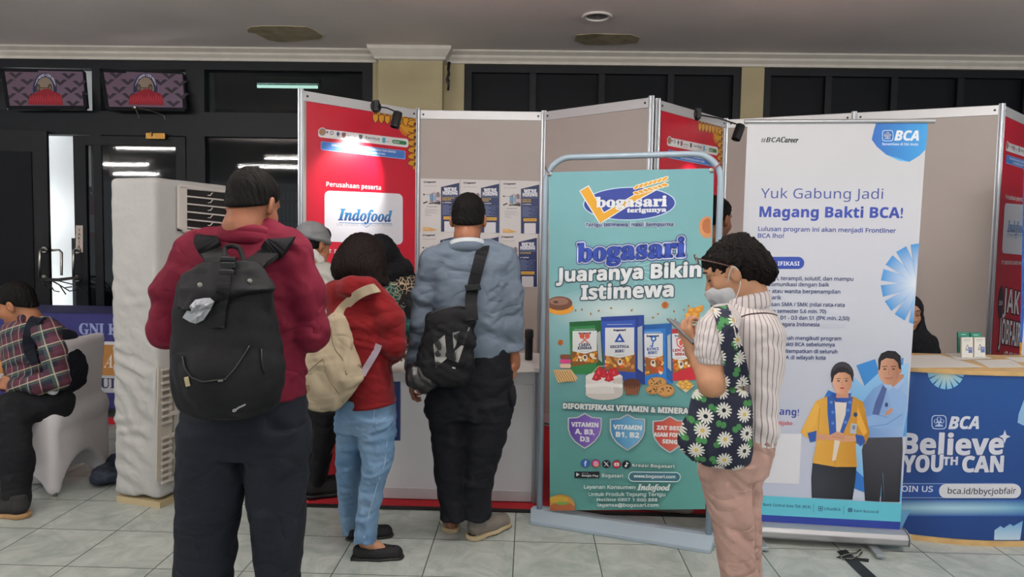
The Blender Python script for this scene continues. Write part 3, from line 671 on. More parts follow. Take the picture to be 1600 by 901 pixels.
def booth_print(par, origin, U, Nn, key, uvA):
    O2 = Q[key]+Nn*.004; U = U/np.linalg.norm(U)
    pos = lambda a, b, h: tuple(O2+U*a+np.array([0, 0, b])+Nn*(h+.0008))
    A = Art(uvA, pos)
    z3 = lambda x, y: (460+x/3.003, 120+y/3.003); z7 = lambda x, y: (490+x/6.93, 150+y/6.93)
    A.quad([(478.6, 155.5), (648.7, 182), (648.5, 652), (479, 645)], 'c4122f')
    # ornamental corner: hanging leaves along the top, then down the right side
    gold, brn = 'd79a24', '5c2a12'
    A.poly([z7(640, 150), z7(1108, 212), z7(1108, 330), z7(1030, 420), z7(930, 320), z7(860, 235), z7(640, 190)], 'c88a1e')
    A.poly([z7(1060, 210), z7(1108, 212), z7(1108, 800), z7(1075, 790)], 'c88a1e')
    for k in range(7):
        x, y = 670+k*64, 235+k*8
        if k == 5: x += 8
        A.poly([z7(x-34, y-30), z7(x, y-60), z7(x+34, y-30), z7(x+32, y+22), z7(x, y+66), z7(x-32, y+22)], brn)
        A.poly([z7(x-27, y-26), z7(x, y-52), z7(x+27, y-26), z7(x+25, y+18), z7(x, y+54), z7(x-25, y+18)], gold)
        A.ell(*z7(x, y-52), 2.4, 2.6, brn); A.ell(*z7(x, y-52), 1.2, 1.4, 'b5651d')
    for k in range(8):
        x, y = 1058, 292+k*72
        if y > 770: continue
        A.poly([z7(x+40, y-30), z7(x-12, y-32), z7(x-54, y+4), z7(x-12, y+36), z7(x+40, y+34)], brn)
        A.poly([z7(x+46, y-24), z7(x-10, y-25), z7(x-42, y+4), z7(x-10, y+28), z7(x+46, y+27)], gold); A.ell(*z7(x+38, y+10), 2.2, 2.6, brn)
    for k in range(9):
        t_ = math.radians(95+k*11+15); A.line([z7(1035, 345), z7(1035+105*math.cos(t_), 345+95*math.sin(t_))], 1.3, gold)
    A.rrect(497, 200.5, 638, 214, 4, 'e9e6e6', .118)
    A.ell(503.5, 206, 6.5, 7, 'd9d2cf'); A.ell(503.5, 206, 5.2, 5.6, '8b7f7a'); A.ell(503.5, 206, 3, 3.2, 'b5762c'); A.ell(511, 206.5, 1.6, 2, '77717a')
    A.ell(518, 207.5, 3, 3.4, '6c6c74'); A.ell(518, 207.5, 2, 2.2, 'dcdada')
    A.poly([(525, 209), (528, 205), (531, 209), (528, 214)], '4a5876'); A.poly([(534, 207), (540, 207), (540, 213), (537, 216), (534, 213)], '8d5560')
    A.text('JAKARTA UTARA', 542, 213, 556, 214.7, h=2.3, st='B', c='5d5a63'); A.text('Suku Dinas', 542, 216.6, 554, 218, h=1.9, c='77747c')
    A.poly([(560.5, 210), (566, 210.6), (566, 216), (563, 218.6), (560.5, 215.6)], '55555c')
    A.text('Karirhub', 571, 216.5, 593, 219.2, h=4, st='B', c='53535c'); A.text('Job Fair', 584, 220, 594, 221.5, h=1.6, c='9a8f99')
    A.rect(597, 215, 602, 223, '5bb2c4'); A.text('Naker', 603, 222, 609, 222.7, h=2.2, c='7b9ba2')
    A.rrect(612.5, 218, 635, 224, 2.8, '2f7c4c', .12); A.text('BPJSTK', 614.5, 223, 624, 224.1, h=2.8, st='B', c='e8efe8')
    A.rrect(501, 220.5, 633, 234, 2, '8fb4e6', .114); A.rrect(501.8, 221.3, 632, 233, 2, '3f78c4', .114)
    A.text('SUKU DINAS TENAGA KERJA, TRANSMIGRASI DAN ENERGI', 518, 228, 618, 239, h=3.3, st='B', c='e8eefc')
    A.text('KOTA ADMINISTRASI JAKARTA UTARA', 536, 235.5, 602, 242.4, h=3.3, st='B', c='e8eefc')
    A.text('Perusahaan peserta', 509.5, 291, 595, 296.6, h=7.4, st='B', c='f2e4e6')
    A.rrect(506.8, 297.5, 629, 377, 8, 'e6e7ee', .042)
    blue = lambda x, y: hexlerp('1f4f96', '44a6dc', min(1, max(0, y)))
    A.text('Indofood', 528, 343.6, 612, 346.4, h=17.5, st='I', c=blue, fat=.5)
    A.line([(530, 347.6), (548, 348.2), (560, 349), (572, 348.6), (612, 349.6)], .9, '2f86c4'); A.line([(566, 349), (572, 355), (580, 349)], 1, '2f86c4')
    A.text('THE SYMBOL OF QUALITY FOODS', 525, 352.4, 613, 353.6, h=3.6, st='S', c='b9bcc6')
    A.text('PT. INDOFOOD SUKSES MAKMUR', 509, 395, 626, 397.2, h=6, st='B', c='f4eaea')
    A.text('JAK', 528, 470, 610, 476, h=38, st='B', c='f0ecec', out=[(2.5, '5b1a2a')]); A.text('JOBFAIR', 516, 520, 624, 527, h=40, st='B', c='f0ecec', out=[(2.5, '5b1a2a')])
    A.text('17-18 JULI', 548, 548, 624, 553, h=15, st='B', c='f0ecec'); A.ell(516, 455, 12, 26, '141a2e'); A.text('2024', 507, 460, 525, h=7, st='B', c='e8e4e0')
    for k, hh in enumerate((60, 38, 80, 30, 52, 44, 70, 26)): A.rect(486+k*20, 645-hh, 500+k*20, 646, 'd3506a')
    A.build('printed_graphic', ART_G, par)
OA = Q['A']+NA*.004; uvA, _ = plane_maps(OA, UA)
for par, U_, N_, key in ((tA, UA, NA, 'A'), (tD, UD, ND, 'D'), (tF, UF, NF, 'EF')): booth_print(par, None, U_, N_, key, uvA)

# ------------------------------------------------------------------ arm spotlights clamped on the top rails
def arm_spot(base_px, key, s_, head_px0, head_px1, Nn, U, label, aim, watts):
    b = Q[key]+U*s_+np.array([0, 0, 2.465])+Nn*.02
    t = thing('arm_spotlight', label, 'spotlight', b)
    m = MB(); m.lathe(b-Nn*.03, [(.02, -.012), (.042, -.01), (.045, 0), (.045, .028), (.04, .036), (.012, .04)], 24, Nn); m.box(b-np.array([.02, .02, .03]), b+np.array([.02, .02, .045])); shade_auto(m.build('clamp', black, t))
    Yh = (b+Nn*.3)[1]; h0, h1 = at(*head_px0, Yh), at(*head_px1, Yh-.02); ax = (h1-h0)/np.linalg.norm(h1-h0)
    m = MB(); m.tube([b, b+(h0-b)*.5+np.array([0, 0, .012]), h0], .0055, 8); m.build('arm', black, t, smooth=True)
    m = MB(); m.lathe(h0, [(.012, -.008), (.03, -.004), (.034, .01), (.034, np.linalg.norm(h1-h0)), (.03, np.linalg.norm(h1-h0)), (.028, np.linalg.norm(h1-h0)-.02)], 24, ax); shade_auto(m.build('lamp_head', black, t))
    l = bpy.data.lights.new('spot_lamp', 'SPOT'); l.energy = watts; l.spot_size = math.radians(72); l.spot_blend = .6; l.shadow_soft_size = .025; l.color = (1, .93, .9)
    o = bpy.data.objects.new('spot_lamp', l); COL.objects.link(o); o.parent = t; p = h1+ax*.02
    o.location = list(p-b); o.rotation_euler = Vector(np.array(aim)-p).to_track_quat('-Z', 'Y').to_euler()
onA = Q['A']+UA*.42+np.array([0, 0, 1.95])
arm_spot((575, 163), 'A', .60, (622, 176), (616.5, 199), NA, UA, 'black arm spotlight clamped on the red panel left of the posters', onA, 42)
onD = Q['D']+UD*.45+np.array([0, 0, 1.7])
arm_spot((1089, 181), 'D', .54, (1157.5, 196), (1149.5, 218), ND, UD, 'black arm spotlight clamped on the red panel beside the tall bank banner', onD, 26)
# ------------------------------------------------------------------ tall bank roll-up banner (right)
def slab_sheet(name, P, th, m, par, Nn):
    P = [np.array(p) for p in P]; Nn = np.array(Nn)
    return MB().hexa([P[3]-Nn*th, P[2]-Nn*th, P[2], P[3], P[0]-Nn*th, P[1]-Nn*th, P[1], P[0]]).build(name, m, par)
vinyl = mat('banner_vinyl', 'dfe1e8', .5)
b0, b1 = onz(1180, 848, 0), onz(1418, 863, 0); U = (b1-b0)/np.linalg.norm(b1-b0); Nb = np.array([U[1], -U[0], 0])
O = b0-Nb*.05
uvb, posb = plane_maps(O, U)
t = thing('rollup_banner', 'tall white bank roll-up banner with two printed staff, standing before the blue counter', 'banner', (b0+b1)/2)
CORN = [(1168, 193), (1448.5, 192.5), (1404.5, 841), (1141, 828)]
W3 = [np.array(posb(*uvb(*p), -.0008)) for p in CORN]
slab_sheet('sheet', W3, .002, vinyl, t, Nb)
a0, top = uvb(1163, 190); a1, _ = uvb(1460, 188)
m = MB(); m.tube([posb(a0, top, 0), posb(a1, top, 0)], .011, 12); shade_auto(m.build('top_rail', alu, t))
aL = uvb(1141, 828)[0]-.02; aR = uvb(1404.5, 841)[0]+.02
def pb(a, z, d): return O+U*a+np.array([0, 0, z])+Nb*d
prof = [(-.06, .028), (.05, .028), (.062, .04), (.066, .065), (.055, .085), (.015, .095), (-.03, .09), (-.06, .07)]
m = MB(); V = [pb(a, z, d) for a in (aL, aR) for d, z in prof]; k = len(prof)
m.add(V, [[i, (i+1) % k, k+(i+1) % k, k+i] for i in range(k)]+[list(range(k))[::-1], [k+i for i in range(k)]]); m.build('cassette', mat('brushed_alu', 'b4b5b8', .38, metal=.6), t, bev=.003)
for a in (aL-.004, aR+.004):
    MB().prism([pb(a, z*1.02, d*1.05) for d, z in prof], U*.004).build('end_plate', mat('end_plate_grey', '9b9c9f', .4), t)
for a in (aL+.15, aR-.16):
    m = MB(); m.obox(pb(a, .018, 0), U*.02, Nb*.16, (0, 0, .008)); m.build('foot', alu, t, bev=.002)
m = MB(); m.tube([pb(.4, .06, -.05), pb(.4, 1.2, -.045), pb(.4, top, -.02)], .008, 8); m.build('support_pole', black, t)

A = Art(uvb, posb)
A.quad(CORN, lambda u, v: hexlerp('cfcfd2', 'c8d0e6', v), 4, 10)
def rx(y): return 1448.5-44*(y-192.5)/648.5      # right edge of the sheet at row y
z1 = lambda x, y: (1150+x/4.097, 180+y/4.097); z2 = lambda x, y: (1150+x/3.755, 380+y/3.755); z3 = lambda x, y: (1150+x/3.22, 600+y/3.22)
def fan(A, c, pts, cc, ce):
    A.up(); AB = [A.uv(*c)]+[A.uv(*p) for p in pts]; n = len(pts)
    A._add(AB, [[0, i, i+1] for i in range(1, n)], [lin(cc)]+[A.col(ce, *p) for p in pts])
A.poly([z1(*p) for p in ((898, 48), (1226, 48), (1216, 215), (1175, 258), (1110, 298), (1045, 292), (960, 252), (900, 200), (868, 155), (885, 85))], lambda x, y: hexlerp('2a62b4', '3f9ede', (x-1362)/90))
A.poly([z1(*p) for p in ((960, 252), (1110, 298), (1045, 292))], '63b6ea')
def bca_logo(A, x0, y0, x1, y1, c, bg):
    A.rrect(x0, y0, x1, y1, (x1-x0)*.25, c); w = (x1-x0); A.rrect(x0+w*.05, y0+w*.05, x1-w*.05, y1-w*.05, w*.22, bg)
    cx, cy = (x0+x1)/2, (y0+y1)/2
    for dx, dy, r in ((0, -.2, .15), (-.2, -.06, .14), (.2, -.06, .14), (-.12, .1, .13), (.12, .1, .13)): A.ell(cx+dx*w, cy+dy*w, r*w, r*w, c, up=False)
    A.line([(cx, cy), (cx, cy+.22*w)], w*.09, c); A.rect(cx-w*.28, cy+w*.24, cx+w*.28, cy+w*.29, c)
bca_logo(A, *z1(935, 95), *z1(1006, 166), 'e4eef8', '2d6cbb')
A.text('BCA', *z1(1015, 160), *z1(1168, 161), h=15, st='Z', c='eef3fa', fat=.5)
A.text('Senantiasa di Sisi Anda', *z1(935, 192), *z1(1165, 194), h=4, st='B', c='dfeaf7')
A.text('#BCA', *z1(160, 172), *z1(283, 173), h=7.6, st='Z', c='22252d'); A.text('Career', *z1(287, 173), *z1(398, 175), h=8.2, st='I', c='22252d', fat=.3)
ind, ind2 = '3f4f93', '3448a0'
A.text('Yuk Gabung Jadi', *z1(158, 530), *z1(940, 535), h=15.2, st='R', c=ind)
A.text('Magang Bakti BCA!', *z1(150, 650), *z1(1065, 657), h=16, st='B', c=ind2, fat=.35)
A.text('Lulusan program ini akan menjadi Frontliner', *z1(142, 739), *z1(1022, 752), h=6.4, st='R', c=ind, fat=.28)
A.text('BCA lho!', *z1(140, 783), *z1(305, 785), h=6.4, st='R', c=ind, fat=.28)
# half sunburst at the right edge
def burst(A, cx, cy, R, t0, n, step, clipx=None, clipy=None, c0='e8f0fa', c1='3f8fd2'):
    for k in range(n):
        th = math.radians(t0+k*step); hw = math.radians(step*.36)
        P = [(cx+.52*R*math.cos(th-hw*1.35), cy+.52*R*math.sin(th-hw*1.35)), (cx+R*math.cos(th-hw), cy+R*math.sin(th-hw)), (cx+R*math.cos(th+hw), cy+R*math.sin(th+hw)), (cx+.52*R*math.cos(th+hw*1.35), cy+.52*R*math.sin(th+hw*1.35))]
        if clipx: P = [(min(x, clipx(y)), y) for x, y in P]
        if clipy: P = [(x, max(y, clipy)) for x, y in P]
        fan(A, (min(cx, clipx(cy)) if clipx else cx, cy), P, c0, lambda x, y: hexlerp('8cc0ea', c1, (math.hypot(x-cx, y-cy)/R-.5)*2))
burst(A, 1439, 443, 63, 99, 8, 23.5, clipx=rx)
A.rrect(1182, 401, 1256.5, 420, 9.4, '2c479c'); A.text('KUALIFIKASI', 1190, 414.6, 1249, 414.8, h=6.4, st='B', c='e9ecf6')
for s_, x0, x1, y, dy in (('Ramah, terampil, solutif, dan mampu', 1189, 1333, 437, 1.4), ('berkomunikasi dengan baik', 1189, 1295, 446.5, .8), ('Pria atau wanita berpenampilan', 1189.4, 1312.5, 457, 1.4), ('menarik', 1189.4, 1220, 467, .4),
        ('Lulusan SMA / SMK (nilai rata-rata', 1189, 1319.4, 477.6, 1.4), ('minimum semester 5,6 min. 70)', 1178, 1290.6, 488, 1.2), ('Lulusan D1 - D3 dan S1 (IPK min. 2,50)', 1189, 1327, 498.4, 1.6), ('Warga Negara Indonesia', 1189, 1280, 508.6, 1),
        ('Belum pernah mengikuti program', 1189, 1314, 530, 1.4), ('Magang Bakti BCA sebelumnya', 1189, 1303.7, 539.8, 1.2), ('Bersedia ditempatkan di seluruh', 1189, 1308, 550.4, 1.4), ('cabang BCA di wilayah kota', 1189, 1289.5, 560.4, 1)):
    A.text(s_, x0, y, x1, y+dy, h=5.6, st='R', c='34446f', fat=.22)
for y in (435, 455, 476, 497, 507, 528, 549): A.ell(1184, y, 1.1, 1.1, '34446f')
A.rect(*z2(495, 472), *z2(645, 497), 'c6cbd8')
A.text('Apply', 1183, 631, 1215.5, 632, h=10, st='B', c=ind2); A.text('Sekarang!', 1176, 645.5, 1248, 649, h=11, st='B', c=ind2); A.text('bit.ly/magangbjabo', 1170, 661, 1237.6, 664, h=6, st='B', c='cf5a62')
A.quad([(1185, 675.5), (1252, 677.5), (1248.5, 755.5), (1181, 753)], 'e9eaf0')
# lower picture: blue ribbon shapes, two staff
A.poly([z2(*p) for p in ((705, 715), (815, 678), (835, 740), (838, 830), (745, 835), (760, 850))], '3c86cf'); A.poly([z2(*p) for p in ((970, 672), (982, 672), (975, 790), (960, 760))], '3c86cf')
A.poly([z2(*p) for p in ((683, 775), (750, 838), (835, 760), (1010, 700), (1000, 1130), (690, 1160), (660, 900))], lambda x, y: hexlerp('9fd0f2', '4b95d8', (y-560)/130))
A.poly([z3(*p) for p in ((590, 250), (840, 110), (830, 590), (640, 540), (585, 515))], lambda x, y: hexlerp('b9dcf4', '6cb2e6', (y-620)/150)); A.poly([z3(*p) for p in ((590, 420), (645, 470), (650, 545), (586, 520))], '2f6fc0')
A.poly([z2(*p) for p in ((540, 860), (600, 885), (580, 930), (515, 905))], '2f74c4')
# man
A.poly([z3(*p) for p in ((648, 265), (836, 262), (838, 330), (822, 592), (745, 590), (738, 440), (722, 590), (648, 585), (632, 330))], lambda x, y: hexlerp('41424b', '212229', (y-680)/105))
A.poly([z3(*p) for p in ((745, 590), (735, 420), (728, 590))], '1f2028')
A.poly([z3(*p) for p in ((628, 100), (690, 20), (755, -15), (855, -10), (862, 110), (838, 265), (645, 268), (660, 190), (650, 120))], lambda x, y: hexlerp('6a93cc', '9dbde8', (x-1345)/70))
A.poly([z3(*p) for p in ((735, -15), (800, 10), (860, 60), (862, 110), (845, 160), (790, 150), (770, 60))], '93b6e4')
A.poly([z3(*p) for p in ((650, 165), (700, 150), (850, 145), (835, 210), (740, 225), (665, 215))], '8db2e2'); A.line([z3(660, 215), z3(760, 200), z3(835, 150)], 1, '5c82ba'); A.line([z3(700, 150), z3(760, 165)], 1, '5c82ba')
A.poly([z3(*p) for p in ((745, 158), (760, 130), (780, 118), (790, 128), (772, 150))], 'c98c72')
A.poly([z3(*p) for p in ((737, 5), (760, 12), (745, 70), (718, 155), (684, 150), (700, 90))], '4c5f96')
A.poly([z3(*p) for p in ((772, -50), (845, -50), (835, -5), (790, 15), (765, -10))], 'b9846a'); A.poly([z3(*p) for p in ((745, -15), (762, -18), (790, 15), (770, 30), (745, 12))], 'a9c4ea'); A.poly([z3(*p) for p in ((790, 15), (838, -30), (850, -18), (810, 25))], 'a9c4ea')
A.ell(*z3(756, 103), 2.6, 3.6, '2c3b6a')
A.ell(*z2(895, 745), 16.8, 22.5, lambda x, y: hexlerp('d6a489', 'a9745c', (x-1372)/32)); A.ell(*z2(960, 745), 2.6, 5, 'b9826a')
A.poly([z2(*p) for p in ((835, 745), (833, 680), (850, 645), (890, 628), (935, 632), (965, 660), (968, 740), (955, 735), (948, 700), (925, 678), (880, 672), (850, 690), (843, 740))], '1c1a1d')
for x in (872, 922): A.ell(*z2(x, 737), 2.6, 1.1, '2b1d1a'); A.line([z2(x-14, 722), z2(x+14, 720)], 1.1, '2b1d1a')
A.line([z2(897, 735), z2(894, 765), z2(902, 766)], .8, 'a56f59'); A.line([z2(876, 788), z2(895, 793), z2(918, 786)], 1.4, '9c4f4a')
# woman
A.poly([z3(*p) for p in ((385, 390), (605, 410), (600, 480), (585, 580), (380, 570), (378, 470))], lambda x, y: hexlerp('343842', '191b22', (x-1268)/70))
A.poly([z3(*p) for p in ((400, 85), (470, 55), (590, 60), (640, 90), (672, 250), (650, 300), (600, 300), (608, 415), (500, 415), (384, 395), (405, 290), (345, 262), (324, 240))], lambda x, y: hexlerp('efb954', 'bd8328', (x-1250)/105))
A.poly([z3(*p) for p in ((418, 110), (400, 200), (350, 245), (326, 240), (400, 90))], 'eeb753'); A.poly([z3(*p) for p in ((610, 110), (660, 240), (640, 260), (608, 200))], 'eab04a')
A.line([z3(498, 300), z3(498, 410)], 1, 'b57f27'); A.line([z3(420, 120), z3(410, 280)], 1, 'c08a2e'); A.line([z3(600, 100), z3(602, 280)], 1, 'c08a2e')
A.poly([z3(*p) for p in ((497, 90), (560, 85), (548, 180), (500, 380), (482, 385), (500, 240))], 'eadfd2')
A.poly([z3(*p) for p in ((458, 60), (492, 50), (500, 150), (504, 245), (470, 255), (460, 150))], '2f58a6'); A.poly([z3(*p) for p in ((558, 60), (586, 65), (575, 160), (535, 255), (522, 240), (550, 150))], '2f58a6')
for x, y in ((478, 90), (486, 140), (486, 195), (562, 130), (550, 190), (572, 90)): A.ell(*z3(x, y), 2.4, 2.4, '5f8fd0')
A.poly([z3(*p) for p in ((475, 45), (580, 45), (568, 80), (548, 92), (500, 88))], '2a4f9e')
A.poly([z3(*p) for p in ((358, 245), (405, 232), (400, 285), (372, 292))], '2f58a6'); A.poly([z3(*p) for p in ((600, 250), (640, 260), (650, 290), (625, 312), (598, 285))], '2f58a6')
A.poly([z3(*p) for p in ((405, 248), (470, 255), (510, 236), (535, 245), (548, 258), (600, 258), (604, 285), (545, 290), (500, 280), (400, 280))], 'd39c7e'); A.line([z3(485, 262), z3(540, 272)], .9, 'a06a52'); A.line([z3(500, 250), z3(545, 262)], .8, 'a06a52')
A.ell(*z3(600, 152), 3.2, 3.6, '2c3b6a'); A.poly([z3(*p) for p in ((578, 195), (608, 200), (602, 250), (572, 245))], 'b9c4d2'); A.poly([z3(*p) for p in ((585, 205), (600, 207), (597, 228), (583, 225))], '6d7f9c')
A.ell(*z2(622, 770), 18, 20.5, '231f23'); A.ell(*z2(622, 740), 15, 12, '3a3a42')
A.poly([z2(*p) for p in ((590, 860), (655, 860), (660, 905), (585, 905))], 'c98f74')
A.ell(*z2(622, 812), 15.2, 19.5, lambda x, y: hexlerp('e6b296', 'c08768', (x-1300)/30))
A.poly([z2(*p) for p in ((556, 815), (562, 760), (590, 730), (622, 722), (655, 732), (683, 765), (688, 815), (678, 800), (668, 772), (640, 756), (600, 757), (576, 775), (566, 810))], '231f23')
for x in (600, 646): A.ell(*z2(x, 806), 2.3, 1, '2b1d1a'); A.line([z2(x-12, 793), z2(x+12, 792)], .9, '2b1d1a')
A.line([z2(623, 805), z2(620, 828), z2(627, 829)], .7, 'b47c63'); A.ell(*z2(622, 848), 3.6, 1.4, 'b2444a')
# footer bands
A.quad([(1147, 771), (1408.5, 785.5), (1406.5, 814.5), (1144, 801)], '66c6da'); A.quad([(1144, 801), (1406.5, 814.5), (1404.5, 841), (1141, 828)], '2a3f97')
A.text('PT Bank Central Asia Tbk (BCA)', 1184, 789, 1266.5, 793.4, h=4.2, st='B', c='23466f'); A.text('LifeatBCA', 1287.6, 796, 1313, 797.4, h=4.2, st='B', c='23466f'); A.text('karir.bca.co.id', 1334, 799, 1372, 801, h=4.2, st='B', c='23466f')
for x, y in ((1271, 786.5), (1318, 789.5)): A.line([(x, y), (x-.6, y+13)], .7, '3f7f9c')
A.rrect(1278, 790, 1285.5, 797.5, 2, '23466f'); A.rrect(1279, 791, 1284.5, 796.5, 1.4, '66c6da'); A.ell(1281.7, 793.7, 1.6, 1.6, '23466f'); A.ell(1328, 796, 3.8, 3.8, '23466f'); A.line([(1324.4, 796), (1331.6, 796)], .5, '66c6da'); A.ell(1328, 796, 1.5, 3.8, '66c6da'); A.ell(1328, 796, 1, 3.2, '23466f')
A.text('Rekening ini dikelola oleh Otoritas Jasa Keuangan & Bank Indonesia', 1160, 816, 1284, 822.5, h=2.7, st='B', c='c6cbe6'); A.text('BCA merupakan peserta penjaminan LPS', 1288.5, 822.8, 1361, 826.6, h=2.7, st='B', c='c6cbe6'); A.text('bca.co.id', 1366, 827, 1383.5, 828, h=2.7, st='B', c='c6cbe6')
for x, y in ((1286.3, 821.6), (1363.5, 825.6)): A.ell(x, y, .8, .8, 'c6cbe6')
A.build('printed_graphic', ART, t)

# ------------------------------------------------------------------ blue curved counter with pine top
CX, R_, CYY = 2.32, 1.25, 3.53+1.25
pine = mat('pine', 'd0ac74', .5, var=.2, vscale=12)
def foot(grow=0, R=R_):
    P = []; h = .62+grow
    for k in range(-12, 13): x = h*k/12; P.append((CX+x, CYY-math.sqrt((R+grow)**2-x*x)))
    yb = 4.08+grow
    P += [(CX+h-.0, yb-.12), (CX+h-.06, yb-.03), (CX+h-.14, yb), (CX-h+.14, yb), (CX-h+.06, yb-.03), (CX-h, yb-.12)]
    return P
def ring(z0, z1, grow, m, name, par): return MB().prism([(x, y, z0) for x, y in foot(grow)], (0, 0, z1-z0)).build(name, m, par)
ZT = .872
t = thing('promotion_counter', 'curved blue bank promotion counter with a pine top', 'counter', (CX, 3.8, 0))
ring(.025, ZT-.022, 0, mat('counter_core', '1d4488', .5), 'body', t); ring(ZT-.022, ZT, .012, pine, 'counter_top', t); ring(0, .025, .012, pine, 'base', t)
def uvc(x, y):
    d = ray(x, y); o = EYEP[:2]-np.array([CX, CYY]); a = d[0]**2+d[1]**2; b = o[0]*d[0]+o[1]*d[1]; c = o@o-(R_+.001)**2
    q = b*b-a*c; tt = (-b-math.sqrt(max(q, 0)))/a; p = EYEP+d*tt
    return (R_*math.asin(max(-1, min(1, (p[0]-CX)/R_))), p[2])
def posc(a, b, h):
    ph = a/R_; r = R_+h+.0015; return (CX+r*math.sin(ph), CYY-r*math.cos(ph), b)
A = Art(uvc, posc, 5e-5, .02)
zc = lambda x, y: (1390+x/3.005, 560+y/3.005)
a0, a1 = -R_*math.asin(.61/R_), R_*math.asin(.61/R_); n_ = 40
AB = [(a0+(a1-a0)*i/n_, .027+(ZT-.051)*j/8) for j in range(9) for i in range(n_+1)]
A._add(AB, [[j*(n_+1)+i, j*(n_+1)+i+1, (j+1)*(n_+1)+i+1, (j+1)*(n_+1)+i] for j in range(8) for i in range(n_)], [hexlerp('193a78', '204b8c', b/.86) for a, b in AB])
zb = ZT-.03
def arcburst(cx, cy, R, t0, n, step):
    for k in range(n):
        th = math.radians(t0+k*step); hw = math.radians(step*.38); P = [(cx+r*math.cos(th+s*hw), max(cy+.5, cy+r*math.sin(th+s*hw))) for r, s in ((.5*R, -1.3), (R, -1), (R, 1), (.5*R, 1.3))]
        fan(A, (cx, cy+.5), P, 'd9dcc2', '7fc2e4')
arcburst(1478, 579, 29, 12, 8, 22)
A.up()
n = 30                                      # printed light streak
for x0 in np.arange(1330, 1640, 10):
    P = [(x0, 780), (x0+10, 780), (x0+10, 793), (x0, 793)]
    def fc(x, y): 
        e = max(0, 1-((x-1480)/150)**2); return hexlerp('20509a', hexlerp('2c86b6', 'a9d4e2', e)[:3]+(1,), 1 if abs(y-792.5) < 2 else 0)
    A.up(); A.h -= A.step
    AB = [A.uv(*p) for p in P]+[A.uv(x0+10, 806), A.uv(x0, 806)]
    A._add(AB, [[0, 1, 2, 3], [3, 2, 4, 5]], [fc(*p) for p in P]+[fc(0, 806)]*2)
A.poly([zc(*p) for p in ((600, 300), (605, 260), (631, 190), (660, 190), (660, 330), (631, 315))], '8fb9dc')
A.poly([zc(*p) for p in ((490, 850), (492, 805), (520, 785), (535, 795), (565, 775), (580, 785), (625, 760), (612, 850))], lambda x, y: hexlerp('5fa3d2', 'c2d9ea', (y-813)/30))
A.poly([zc(*p) for p in ((-20, 720), (100, 708), (60, 790), (20, 810), (-20, 800))], '6fb0d8')
bca_logo(A, *zc(197, 265), *zc(267, 331), 'cfdaf0', '1f4990')
A.text('BCA', *zc(277, 329), *zc(417, 328), h=19, st='Z', c='dfe3ee', fat=.5)
sh = [(1.8, '15336e')]
A.text('Believe', *zc(56, 442), *zc(530, 446), h=31, st='B', c='d9dbe6', out=sh, fat=.9)
A.poly([zc(*p) for p in ((540, 333), (548, 358), (567, 365), (548, 373), (538, 398), (530, 373), (513, 364), (532, 357))], 'd9dbe6')
A.text('YOU', *zc(62, 531), *zc(247, 527), h=25, st='B', c='d9dbe6', out=sh, fat=.9); A.text('TH', *zc(250, 499), *zc(318, 498), h=12.5, st='B', c='d9dbe6', fat=.4); A.text('CAN', *zc(341, 530), *zc(530, 529), h=24, st='B', c='d9dbe6', out=sh, fat=.9)
A.rslice(1380, 754.5, 1592, 777.5, 11, 'a9bbe0'); A.rslice(1380.8, 755.4, 1591, 776.6, 10.4, '20478f')
A.text('JOIN US', *zc(38, 622), *zc(202, 624), h=8.6, st='R', c='dfe3ee', fat=.3)
A.rslice(1467, 755.6, 1594.7, 777.6, 10.6, 'dcdde4'); A.h += 2e-4; A.text('bca.id/bbycjobfair', *zc(272, 632), *zc(590, 632), h=9, st='R', c='3b4150', fat=.2)
A.build('printed_graphic', ART, t)
# papers and cards on the counter
paper = mat('white_paper', 'd9d8d4', .6)
z4 = lambda x, y: (1400+x/5.005, 440+y/5.005)
def flat_sheet(name, px, z, label, cat, draw=None, col='dcdad6', group=None):
    Pq = [onz(*p, z) for p in px]; c = sum(Pq)/4
    o_uv = lambda x, y: tuple(onz(x, y, z)[:2]); o_pos = lambda a, b, h: (a, b, z+.0006+h)
    A = Art(o_uv, o_pos); A.quad(px, col)
    if draw: draw(A)
    t = thing(name, label, cat, c, group)
    MB().prism(Pq, (0, 0, .0008)).build('paper', paper, t); A.build('print', ART, t); return t
def d1(A):
    A.quad([z4(130, 585), z4(330, 582), z4(560, 650), z4(260, 655)], 'b9a59a')
    for k in range(6): A.line([z4(150+k*26, 592+k*10), z4(350+k*36, 590+k*10)], .6, '8c6f72')
    A.line([z4(105, 610), z4(280, 655)], .9, '3c3a40')
flat_sheet('leaflet', [z4(60, 578), z4(340, 570), z4(690, 668), z4(90, 672)], ZT+.0005, 'printed brownish leaflet lying at the left of the pine counter top', 'leaflet', d1, 'c9b9ad')
def d2(A):
    for k in range(5): A.line([z4(480+k*20, 568+k*7), z4(610+k*20, 566+k*7)], .6, '7c7c84')
flat_sheet('leaflet', [z4(385, 562), z4(640, 560), z4(760, 600), z4(480, 612)], ZT+.002, 'white leaflet under the small white cards on the pine counter', 'leaflet', d2)
def d3(A):
    A.poly([z4(675, 622), z4(850, 620), z4(930, 652), z4(720, 658)], '55565c')
    for k in range(9): A.line([z4(690+k*26, 626), z4(740+k*26, 654)], .7, 'b9b9bd')
flat_sheet('leaflet', [z4(610, 612), z4(890, 608), z4(1010, 668), z4(730, 672)], ZT+.0005, 'white leaflet with a dark printed block at the front of the pine counter', 'leaflet', d3)
flat_sheet('leaflet', [z4(845, 590), z4(1060, 590), z4(1100, 625), z4(950, 628)], ZT+.0005, 'pale blue leaflet at the right edge of the pine counter', 'leaflet', None, 'b9c2cc')
